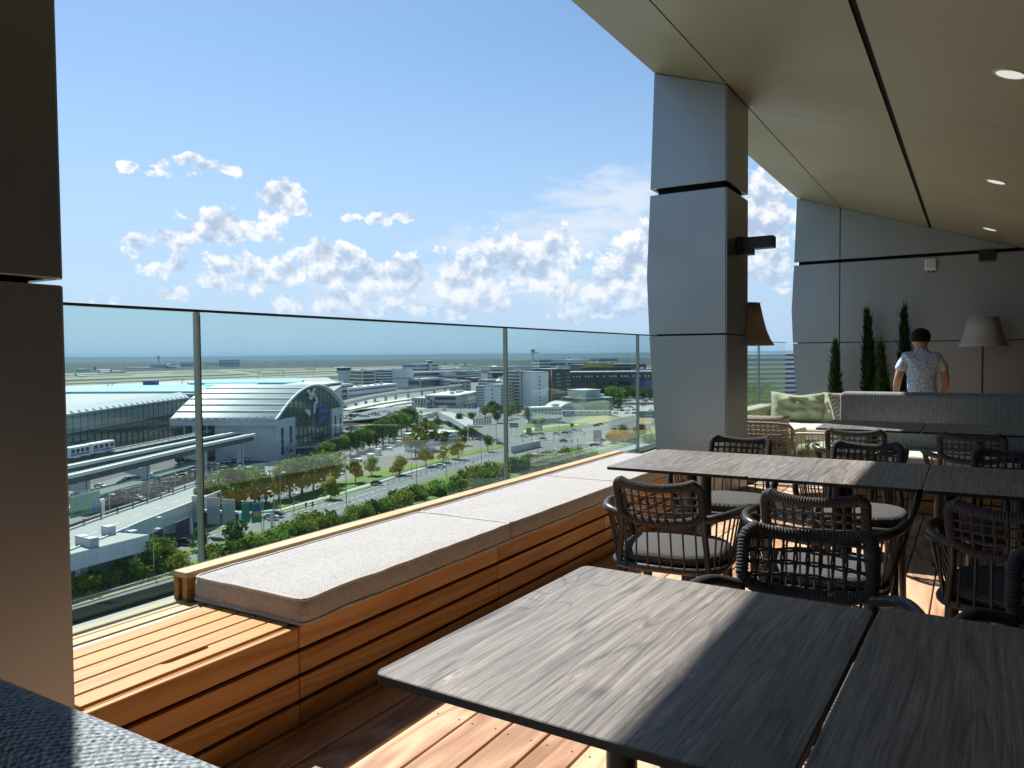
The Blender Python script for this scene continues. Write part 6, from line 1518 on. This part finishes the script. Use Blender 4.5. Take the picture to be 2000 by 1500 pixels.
# shrubs
SH_ME = [crown_mesh(40+i, h=2.2, r=1.9, n=420, leaf=0.34).mesh('foliage', LEAF[(0, 1, 2, 0)[i]]) for i in range(4)]
STEM = MB()
for a in range(5): STEM.tube([(0, 0, 0), (0.5*math.cos(a*1.26), 0.5*math.sin(a*1.26), 1.3)], [0.05, 0.02], 5)
STEM = STEM.mesh('stem', BARK)
def shrub(px, py, s, i, label, group):
    B = G(px, py); e = empty('shrub', (B.x, B.y, GZ), i*1.7, label, 'shrub', group); e.scale = (s, s, s*rr.uniform(0.8, 1.15))
    inst('foliage', SH_ME[i % 4], e, (0, 0, 0.15)); inst('stem', STEM, e)
near_l = [(150 + 15*i, 1163 - 3.7*i + rr.uniform(-6, 4), rr.uniform(1.0, 1.7)) for i in range(14)]
for i, (x, y, s) in enumerate(near_l): shrub(x, y, s, i, 'shrub in the hedge between the lower roads at the left', 'hedge between the lower roads')
for i in range(16): shrub(215+i*9, 1135-i*2.5+rr.uniform(-5, 5), rr.uniform(0.9, 1.5), i, 'shrub beside the leafy trees above the lowest road', 'shrubs above the lowest road')
pts = [(400, 1086), (440, 1082), (480, 1068), (520, 1056), (560, 1050), (600, 1030), (640, 1018), (680, 1006), (720, 992), (760, 975), (800, 965), (840, 952), (880, 945), (920, 930), (960, 922), (1000, 908), (1040, 898), (1080, 893), (1120, 888), (1160, 884)]
cnt = 0
for (x0, y0), (x1, y1) in zip(pts, pts[1:]):
    for q in range(7):
        f = q/7; x, y = x0+(x1-x0)*f+rr.uniform(-5, 5), y0+(y1-y0)*f+rr.uniform(9, 26); shrub(x, y, rr.uniform(0.9, 1.9)*(1 if x < 900 else 1.45), cnt, 'shrub in the long hedge below the wide road, above the bench rail', 'long hedge above the bench rail'); cnt += 1
for i in range(14): shrub(rr.uniform(1195, 1272), rr.uniform(846, 868)-(0), rr.uniform(1.6, 2.6), i, 'shrub on the green island by the motorway near the column', 'shrubs on the green island')
for i, (x, y, s) in enumerate(((590, 1035, 2.0), (608, 1026, 1.8), (460, 1072, 2.4), (555, 1052, 1.6))): shrub(x, y, s, i, 'big rounded shrub beside the median of the wide road', 'big shrubs by the median')
# ------------------------------------------------------------------ street lamps, gantries, signs
def lamp_post(px, py, ptop, label, flip=1):
    B = G(px, py); h = top_z(B, px, ptop)-GZ; e = empty('street_lamp', B, R(31 if flip > 0 else 211), label, 'street lamp', 'street lamps along the roads')
    MB().tube([(0, 0, 0), (0, 0, h*0.98)], [0.13, 0.08], 6).build('pole', GALV, e)
    MB().tube([(0, 0, h*0.97), (0.5, 0, h), (1.0, 0, h)], 0.06, 5).build('arm', GALV, e)
    o = MB().lathe([(0.02, -0.12), (0.45, -0.05), (0.55, 0.05), (0.40, 0.18), (0.02, 0.24)], 10).build('lantern', LAMPHEAD, e, (1.0, 0, h)); o.scale = (1.4, 0.7, 1)
for i, (x, y0, y1, f, lab) in enumerate(((575, 1046, 964, 1, 'lamp post beside the median right of the sign gantry'), (548, 998, 923, 1, 'tall lamp post before the shady trees'), (536, 1042, 960, -1, 'lamp post close to the orange sign'), (677, 1006, 925, -1, 'lamp post in the middle of the wide road'), (676, 985, 896, 1, 'taller lamp post behind the middle lamp post'), (321, 1087, 1011, -1, 'lamp post at the viaduct shadow'), (301, 1127, 1033, 1, 'lamp post with white lantern above the hedge, lower left'), (804, 936, 876, 1, 'lamp post on the verge by the railing'), (814, 962, 901, -1, 'lamp post among the hedge shrubs'), (872, 932, 880, -1, 'lamp post by the hedge near the crossing'), (876, 910, 851, 1, 'lamp post beside the yellowish tree'), (940, 912, 862, -1, 'lamp post left of the second railing post'), (1050, 912, 851, 1, 'lamp post rising over the hedge at the crossing'), (215, 1022, 966, 1, 'lamp post on the viaduct by the green sign'), (291, 992, 925, 1, 'lamp post in front of the hammerhead pier'), (1092, 858, 822, 1, 'lamp post in the middle of the crossing'))):
    lamp_post(x, y0, y1, lab, f)
def traffic_light(px, py, i):
    B = G(px, py); e = empty('traffic_light', B, R(31), 'traffic light at the crossing', 'traffic light', 'traffic lights at the crossing')
    MB().tube([(0, 0, 0), (0, 0, 3.0)], 0.09, 6).build('pole', GALV, e); MB().box(-0.25, 0.25, -0.2, 0.2, 2.6, 3.9).build('head', BLACK, e)
    for k in range(3): MB().lathe([(0.0, 0.0), (0.13, 0.0)], 10).build('signal', BGREY, e, (0, -0.21, 2.85+0.4*k)); e.children[-1].rotation_euler = (R(90), 0, 0)
for i, (x, y) in enumerate(((1021, 873), (1039, 872), (1082, 868), (1117, 874), (1128, 872), (1141, 858), (598, 1008), (611, 1006), (617, 1022))): traffic_light(x, y, i)
def gantry(label, xl, yl, xr, yr, ytop, signs, back=False):
    A, B = G(xl, yl), G(xr, yr); t = B-A; L = math.hypot(t.x, t.y); e = empty('sign_gantry', A, math.atan2(t.y, t.x), label, 'gantry', 'overhead sign gantries'); H = top_z(A, xl, ytop)-GZ
    for x in (0, L): bevel(MB().box(x-0.3, x+0.3, -0.3, 0.3, 0, H).build('post', BWHITE, e), 0.05)
    MB().box(0.3, L-0.3, -0.3, 0.3, H-0.75, H-0.1).build('crossbeam', BWHITE, e)
    for (u0, u1, z0, z1, kind) in signs:
        if kind == 'back':
            b_ = MB().box(L*u0, L*u1, -0.55, -0.42, H+z0, H+z1).build('sign_back', SIGNBACK, e)
            MB().box(L*u0, L*u1, -0.60, -0.56, H+(z0+z1)/2-0.08, H+(z0+z1)/2+0.08).build('stiffener', GALV, b_); MB().box(L*(u0+u1)/2-0.08, L*(u0+u1)/2+0.08, -0.60, -0.56, H+z0, H+z1).build('stiffener', GALV, b_)
            continue
        o = MB().box(L*u0, L*u1, -0.6, -0.42, H+z0, H+z1).build('sign_panel', SIGNB if kind == 'blue' else SIGNG, e)
        w, h = L*(u1-u0), z1-z0
        def bit(a, b, c, d, m): MB().box(L*u0+w*a, L*u0+w*b, -0.64, -0.60, H+z0+h*c, H+z0+h*d).build('sign_field', m, o)
        if kind == 'bo': bit(0.2, 0.9, 0.62, 0.85, SIGNB); bit(0.2, 0.9, 0.32, 0.58, SIGNO)
        if kind == 'big': bit(0.10, 0.36, 0.14, 0.24, BDARK); bit(0.72, 0.96, 0.16, 0.46, SIGNB); bit(0.75, 0.82, 0.34, 0.42, PAINT); bit(0.86, 0.93, 0.34, 0.42, PAINT); bit(0.2, 0.24, 0.55, 0.66, BDARK)
        if kind in ('green', 'blue'):
            for k in range(3): bit(0.15, 0.55+0.12*k, 0.2+0.22*k, 0.29+0.22*k, PAINT)
    return e
gantry('white gantry with two green signs and the backs of three panels, behind the first post', 374, 1043, 470, 1049, 993, [(0.05, 0.26, -3.4, 3.4, 'back'), (0.36, 0.62, -3.6, 3.2, 'back'), (0.66, 0.92, -3.8, 3.0, 'back')])
gantry('white gantry carrying the green sign with blue and orange fields', 470, 1050, 531, 1044, 1001, [(0.04, 0.30, -2.6, 2.4, 'plain'), (0.36, 0.66, -2.9, 2.2, 'bo')])
gantry('white gantry with the large green board at the left edge', 120, 1076, 203, 1050, 994, [(0.18, 0.88, -2.8, 2.4, 'big')])
gantry('white gantry with green and blue road signs behind the ramp', 900, 812, 937, 812, 795, [(0.0, 0.26, -1.2, 2.6, 'green'), (0.30, 0.56, -1.2, 2.6, 'green'), (0.60, 0.86, -1.2, 2.9, 'blue')])
gantry('wide white gantry showing the backs of seven panels', 914, 858, 969, 856, 829, [(0.18+0.095*k, 0.26+0.095*k, -0.3, 3.2, 'back') for k in range(7)])
gantry('white gantry frame left of the ramp bridge', 820, 836, 848, 832, 814, [(0.55, 0.98, -1.6, 0.8, 'back')])
def road_sign(px, py, ptop, w, h, m, label):
    B = G(px, py); H = top_z(B, px, ptop)-GZ; e = empty('road_sign', B, R(31), label, 'sign', 'free standing road signs')
    for s in (-0.3, 0.3): MB().tube([(s*w, 0, 0), (s*w, 0, H-0.1)], 0.09, 6).build('post', GALV, e)
    MB().box(-w/2, w/2, -0.18, -0.08, H-h, H).build('panel', m, e)
    MB().box(-w*0.35, w*0.35, -0.20, -0.18, H-h*0.6, H-h*0.5).build('sign_field', PAINT, e)
road_sign(506, 934, 905, 4.6, 4.4, SIGNG, 'green road sign at the foot of the terminal by the trees'); road_sign(1004, 852, 826, 5.0, 2.6, SIGNG, 'green sign over the side street'); road_sign(1033, 850, 836, 3.0, 2.6, SIGNG, 'small green sign on the lawn edge')
road_sign(1167, 870, 840, 4.2, 8.0, plain('sign_teal', (0.10, 0.30, 0.36), 0.5), 'tall teal sign at the motorway slip'); road_sign(1052, 851, 828, 4.4, 4.0, SIGNBACK, 'grey backed sign at the crossing'); road_sign(840, 800, 788, 3.6, 4.2, SIGNG, 'small green sign at the ramp top'); road_sign(514, 1061, 968, 0.8, 0.6, GALV, 'bare steel mast beside the gantry'); road_sign(1265, 816, 803, 12, 6, plain('hoarding_green', (0.12, 0.30, 0.24), 0.6), 'pale green hoarding at the parking lot')
# ------------------------------------------------------------------ cars
def paint(n, c): return plain('car_paint_'+n, c, 0.25, 0.0, 0.6)
PNT = {'black': paint('black', (0.012, 0.012, 0.014)), 'white': paint('white', (0.75, 0.75, 0.74)), 'silver': paint('silver', (0.42, 0.43, 0.44)), 'green': paint('green', (0.03, 0.12, 0.10)), 'red': paint('red', (0.45, 0.03, 0.02)), 'blue': paint('blue', (0.05, 0.12, 0.25)), 'grey': paint('grey', (0.10, 0.105, 0.11)), 'cream': paint('cream', (0.66, 0.58, 0.38))}
BODY = {}
def car_mesh(col):
    mb = MB()
    side = [(-2.2, 0.30), (-2.22, 0.70), (-2.05, 0.92), (-1.55, 0.98), (-0.95, 1.40), (0.55, 1.44), (1.15, 1.02), (2.0, 0.86), (2.2, 0.66), (2.22, 0.30)]
    n = len(side); ws = [0.80, 0.88, 0.88, 0.86, 0.68, 0.68, 0.84, 0.84, 0.82, 0.78]
    vs = [(x, -w, z) for (x, z), w in zip(side, ws)] + [(x, w, z) for (x, z), w in zip(side, ws)]
    mb.add(vs, [(i, i+1, n+i+1, n+i) for i in range(n-1)] + [(n-1, 0, n, 2*n-1)]); mb.add(vs[:n], [tuple(range(n))]); mb.add(vs[n:], [tuple(reversed(range(n)))])
    return mb.mesh('body', PNT[col])
WIN = MB(); WIN.add([(-1.45, -0.865, 1.02), (1.02, -0.84, 1.04), (0.52, -0.70, 1.40), (-0.90, -0.70, 1.37)], [(0, 1, 2, 3)]); WIN.add([(-1.45, 0.865, 1.02), (1.02, 0.84, 1.04), (0.52, 0.70, 1.40), (-0.90, 0.70, 1.37)], [(3, 2, 1, 0)])
WIN.add([(0.60, -0.62, 1.43), (0.60, 0.62, 1.43), (1.13, 0.76, 1.06), (1.13, -0.76, 1.06)], [(0, 1, 2, 3)]); WIN.add([(-1.0, -0.62, 1.39), (-1.0, 0.62, 1.39), (-1.52, 0.76, 1.02), (-1.52, -0.76, 1.02)], [(3, 2, 1, 0)])
WIN = WIN.mesh('window', plain('car_glass', (0.02, 0.025, 0.03), 0.1, 0, 0.8)); 
WH = MB().lathe([(0.0, -0.1), (0.2, -0.1), (0.32, -0.09), (0.33, 0.0), (0.32, 0.09), (0.0, 0.09)], 12).mesh('wheel', plain('tyre', (0.02, 0.02, 0.02), 0.8))
LGT = MB().box(-0.03, 0.03, -0.18, 0.18, -0.08, 0.08).mesh('headlight', LAMPHEAD)
def car(px, py, rz, col, label, group='cars on the roads', z=GZ+0.4):
    if col not in BODY: BODY[col] = car_mesh(col)
    B = atz(px, py, z); e = empty('parked_car' if 'parked' in label else 'car', B, R(rz), label, 'car', group)
    inst('body', BODY[col], e); o = inst('window', WIN, e); o.scale = (1.004, 1.006, 1.004)
    for x in (-1.35, 1.4):
        for y in (-0.80, 0.80): w = inst('wheel', WH, e, (x, y, 0.33)); w.rotation_euler = (R(90), 0, 0)
    for y in (-0.6, 0.6): inst('headlight', LGT, e, (2.20, y, 0.66))
AR = 12
for i, (x, y, a, c, lab) in enumerate(((735, 946, 30, 'green', 'dark green car on the wide road'), (860, 912, 32, 'white', 'white car beside the upper railing'), (529, 1013, 25, 'silver', 'silver car under the gantry'), (539, 1008, 25, 'black', 'black car behind the silver one'), (360, 1062, 20, 'black', 'black car by the first railing post'), (1061, 859, 10, 'black', 'black car turning on the crossing'), (1101, 863, 12, 'black', 'black car in the middle of the crossing'), (1160, 871, 15, 'black', 'black car below the teal sign'), (1175, 862, 200, 'blue', 'dark blue car right of the teal sign'), (1024, 853, 5, 'white', 'white car at the left of the crossing queue'), (1033, 850, 5, 'grey', 'grey car second in the crossing queue'), (1043, 850, 5, 'black', 'black car third in the crossing queue'), (1057, 849, 5, 'black', 'black car by the grey backed sign'), (1087, 848, 10, 'white', 'white car waiting at the ramp'), (1104, 847, 15, 'grey', 'grey car waiting at the ramp'), (1112, 845, 15, 'white', 'second white car waiting at the ramp'), (1122, 843, 15, 'silver', 'silver car on the ramp'), (1132, 842, 15, 'white', 'white car on the ramp top'), (1165, 833, 20, 'black', 'black car on the slip road'), (1172, 830, 20, 'blue', 'blue car on the slip road'), (977, 868, 5, 'grey', 'grey car left of the second railing post'), (968, 862, 5, 'silver', 'silver car behind the grey one'), (936, 855, 8, 'black', 'black van under the wide gantry'), (880, 852, 5, 'white', 'white car by the parked row'), (868, 802, 10, 'black', 'black car on the ramp bridge'), (1494, 795, 60, 'blue', 'blue car on the motorway beyond the column'), (1516, 763, 60, 'black', 'black car on the far motorway lanes'), (1533, 781, 240, 'blue', 'dark blue car on the far motorway'))): car(x, y, a, c, lab)
rr = random.Random(5)
cols = ['white', 'silver', 'black', 'grey', 'white', 'blue', 'silver', 'red']
for i in range(34): car(rr.uniform(1200, 1272), rr.choice([784, 788, 792, 797, 802, 808]) + rr.uniform(-1, 1), rr.choice([25, 205]), cols[i % 7], cols[i % 7]+' parked car on the lot right of the black bar', 'cars parked right of the black bar')
for i in range(26): f = i/26; car(150+f*330+rr.uniform(-3, 3), 985-f*82+rr.uniform(-10, 6), rr.choice([12, 15, 195]), ['cream', 'cream', 'white', 'silver', 'cream', 'black', 'red'][i % 7], ['cream', 'cream', 'white', 'silver', 'cream', 'black', 'red'][i % 7]+' parked car in the lane below the people mover track', 'cars below the people mover track')
for i in range(44): q_ = i % 2; u = rr.random(); car(672+u*105, (817 if q_ == 0 else 841)-u*13+rr.uniform(-3, 4), rr.choice([20, 110, 200]), cols[i % 8], cols[i % 8]+' parked car on the '+('far' if q_ == 0 else 'near')+' deck right of the glass gable', 'cars parked by the gable', GZ+7.05-q_*3.0)
for i in range(9): car(868+i*11+rr.uniform(-2, 2), 862-i*0.5+rr.uniform(-2, 2), rr.choice([10, 100]), cols[(i*3) % 8], cols[(i*3) % 8]+' parked car behind the roadside trees', 'cars parked behind the trees')
rr = random.Random(15)
for i in range(54): f = rr.random(); c_ = rr.choice(['cream', 'white', 'silver', 'black', 'grey', 'white', 'blue']); car(140+f*350, 1000-f*92+rr.uniform(-34, 10), rr.choice([12, 15, 195, 105]), c_, c_+' car among the crowded lanes under the people mover track', 'cars crowded under the people mover track')
for i in range(18): c_ = rr.choice(['white', 'silver', 'black', 'grey']); car(rr.uniform(690, 800), rr.uniform(778, 796), rr.choice([10, 100]), c_, c_+' car on the forecourt behind the gable', 'cars on the forecourt behind the gable')
# more blocks of the airport town, far off
for i in range(30):
    x = rr.uniform(800, 1010) if i < 18 else rr.uniform(1060, 1262); yb = rr.uniform(728, 752) if i < 18 else rr.uniform(738, 756); w = rr.uniform(10, 34); m = rr.choice([BWHITE, BGREY, BSTONE, BBEIGE, BSTONE, BDARK, BGREY])
    nm = {BWHITE: 'white', BGREY: 'grey', BSTONE: 'blue grey', BBEIGE: 'beige', BDARK: 'dark'}[m]
    banded('airport_block', nm+' service block among the far airport buildings '+('left of the white slabs' if i < 18 else 'behind the black bar'), ((x, yb), (x+w, yb-w*0.03)), yb-rr.uniform(7, 17), rr.uniform(12, 30), rr.choice([1, 2, 3, 4]), wall=m, glz=rr.choice([GLZ_B, GLZ]), roof=rr.choice([ROOFW, ROOFG, BGREY]), bays=rr.choice([0, 0, 8, 12]), frac=rr.uniform(0.25, 0.6), group='far airport service blocks')
# site huts and material at the trees' edge
for i, (x, y, w, h) in enumerate(((722, 897, 10, 9), (738, 890, 8, 12), (780, 872, 6, 10), (761, 880, 7, 5), (700, 903, 9, 6))):
    A, B = G(x, y), G(x+w, y-1); e, L = bframe('site_hut', 'white site hut at the edge of the tree row', A, B, 'hut', 'white site huts'); H = top_z(A, x, y-h)-GZ
    MB().box(0, L, 0, 2.6, 0.1, H).build('body', BWHITE, e); MB().box(-0.1, L+0.1, -0.1, 2.7, H, H+0.15).build('roof', ROOFW, e); MB().box(L*0.3, L*0.6, -0.05, 0.02, H*0.4, H*0.8).build('window', GLZ_B, e)
# aircraft
def plane(px, py, rz, label, s=1.0):
    B = G(px, py); e = empty('airliner', B, R(rz), label, 'aircraft', 'airliners on the apron'); e.scale = (s, s, s)
    MB().tube([(-19, 0, 5.2), (-12, 0, 4.2), (-4, 0, 4), (12, 0, 4), (17, 0, 3.9), (19, 0, 3.5)], [0.4, 1.5, 2.0, 2.0, 1.5, 0.3], 10).build('fuselage', ROOFW, e)
    MB().add([(-1, 0, 3.2), (5, 0, 3.2), (-3, 17, 4.2), (-5, 17, 4.2), (-3, -17, 4.2), (-5, -17, 4.2)], [(0, 1, 2, 3), (1, 0, 5, 4)]).build('wing', BWHITE, e); e.children[-1].modifiers.new('t', 'SOLIDIFY').thickness = 0.4
    MB().prism([(-19, 5.5), (-13, 5.5), (-17.5, 12), (-19.5, 12)], -0.2, 0.2, 'y').build('tail_fin', SIGNB, e)
    for y in (-6, 6): MB().tube([(1, y, 2.4), (4.5, y, 2.4)], 1.0, 8).build('engine', BWHITE, e)
    for x, y in ((12, 0), (0, 2.6), (0, -2.6)): MB().tube([(x, y, 0), (x, y, 2.4)], 0.3, 5).build('landing_gear', BGREY, e)
for i, (x, y, a, lab, s) in enumerate(((200, 727, 20, 'white airliner parked far left of the slim tower', 1.8), (206, 730, 200, 'second white airliner far left', 1.2), (160, 738, 100, 'small white airliner taxiing at the left', 1.0), (880, 716, 60, 'white airliner by the terminal pier', 1.5), (900, 716, 60, 'white airliner second along the pier', 1.5), (918, 716, 60, 'white airliner third along the pier', 1.4), (497, 717, 30, 'tiny white airliner on the runway', 1.2))): plane(x, y, a, lab, s)
# cargo sheds on the far side of the field
for i, (x0, x1, yb, yt, m) in enumerate(((148, 166, 727, 721, BWHITE), (240, 285, 723, 718, BSTONE), (293, 326, 722, 711, BSTONE), (346, 357, 721, 717, ROOFW), (368, 378, 720, 708, BSTONE), (428, 458, 719, 703, BSTONE), (400, 427, 718, 709, ROOFW), (540, 552, 715, 712, ROOFW), (567, 581, 713, 708, BSTONE), (330, 345, 722, 716, BSTONE), (190, 225, 729, 725, ROOFW))):
    banded('cargo_shed', ['white cargo shed at the far left', 'long grey cargo shed', 'grey hall below the slim tower', 'small bright white shed', 'narrow grey shed left of the first post', 'large brownish maintenance hangar', 'white roofed hangar', 'small white shed by the runway', 'grey shed before the forest', 'low grey shed right of the slim tower', 'row of white sheds behind the airliners'][i]+' on the far side of the airfield', ((x0, yb), (x1, yb-0.2)), yt, 60, 1, wall=m, roof=ROOFW if i % 2 else BSTONE, frac=0.12, group='cargo sheds across the airfield')
# ------------------------------------------------------------------ the air
hz = MB(); hz.box(-29900, 29900, -29900, 29900, GZ-1.0, 150.0)
hm, t, out = newmat('haze_air'); pv = t.new('ShaderNodeVolumePrincipled', {'Color': (0.40, 0.64, 0.95, 1), 'Density': 4.0e-5, 'Anisotropy': 0.0}); t.l.new(pv.outputs[0], out.inputs[1])
ho = hz.build('haze', hm); tag(ho, kind='stuff')
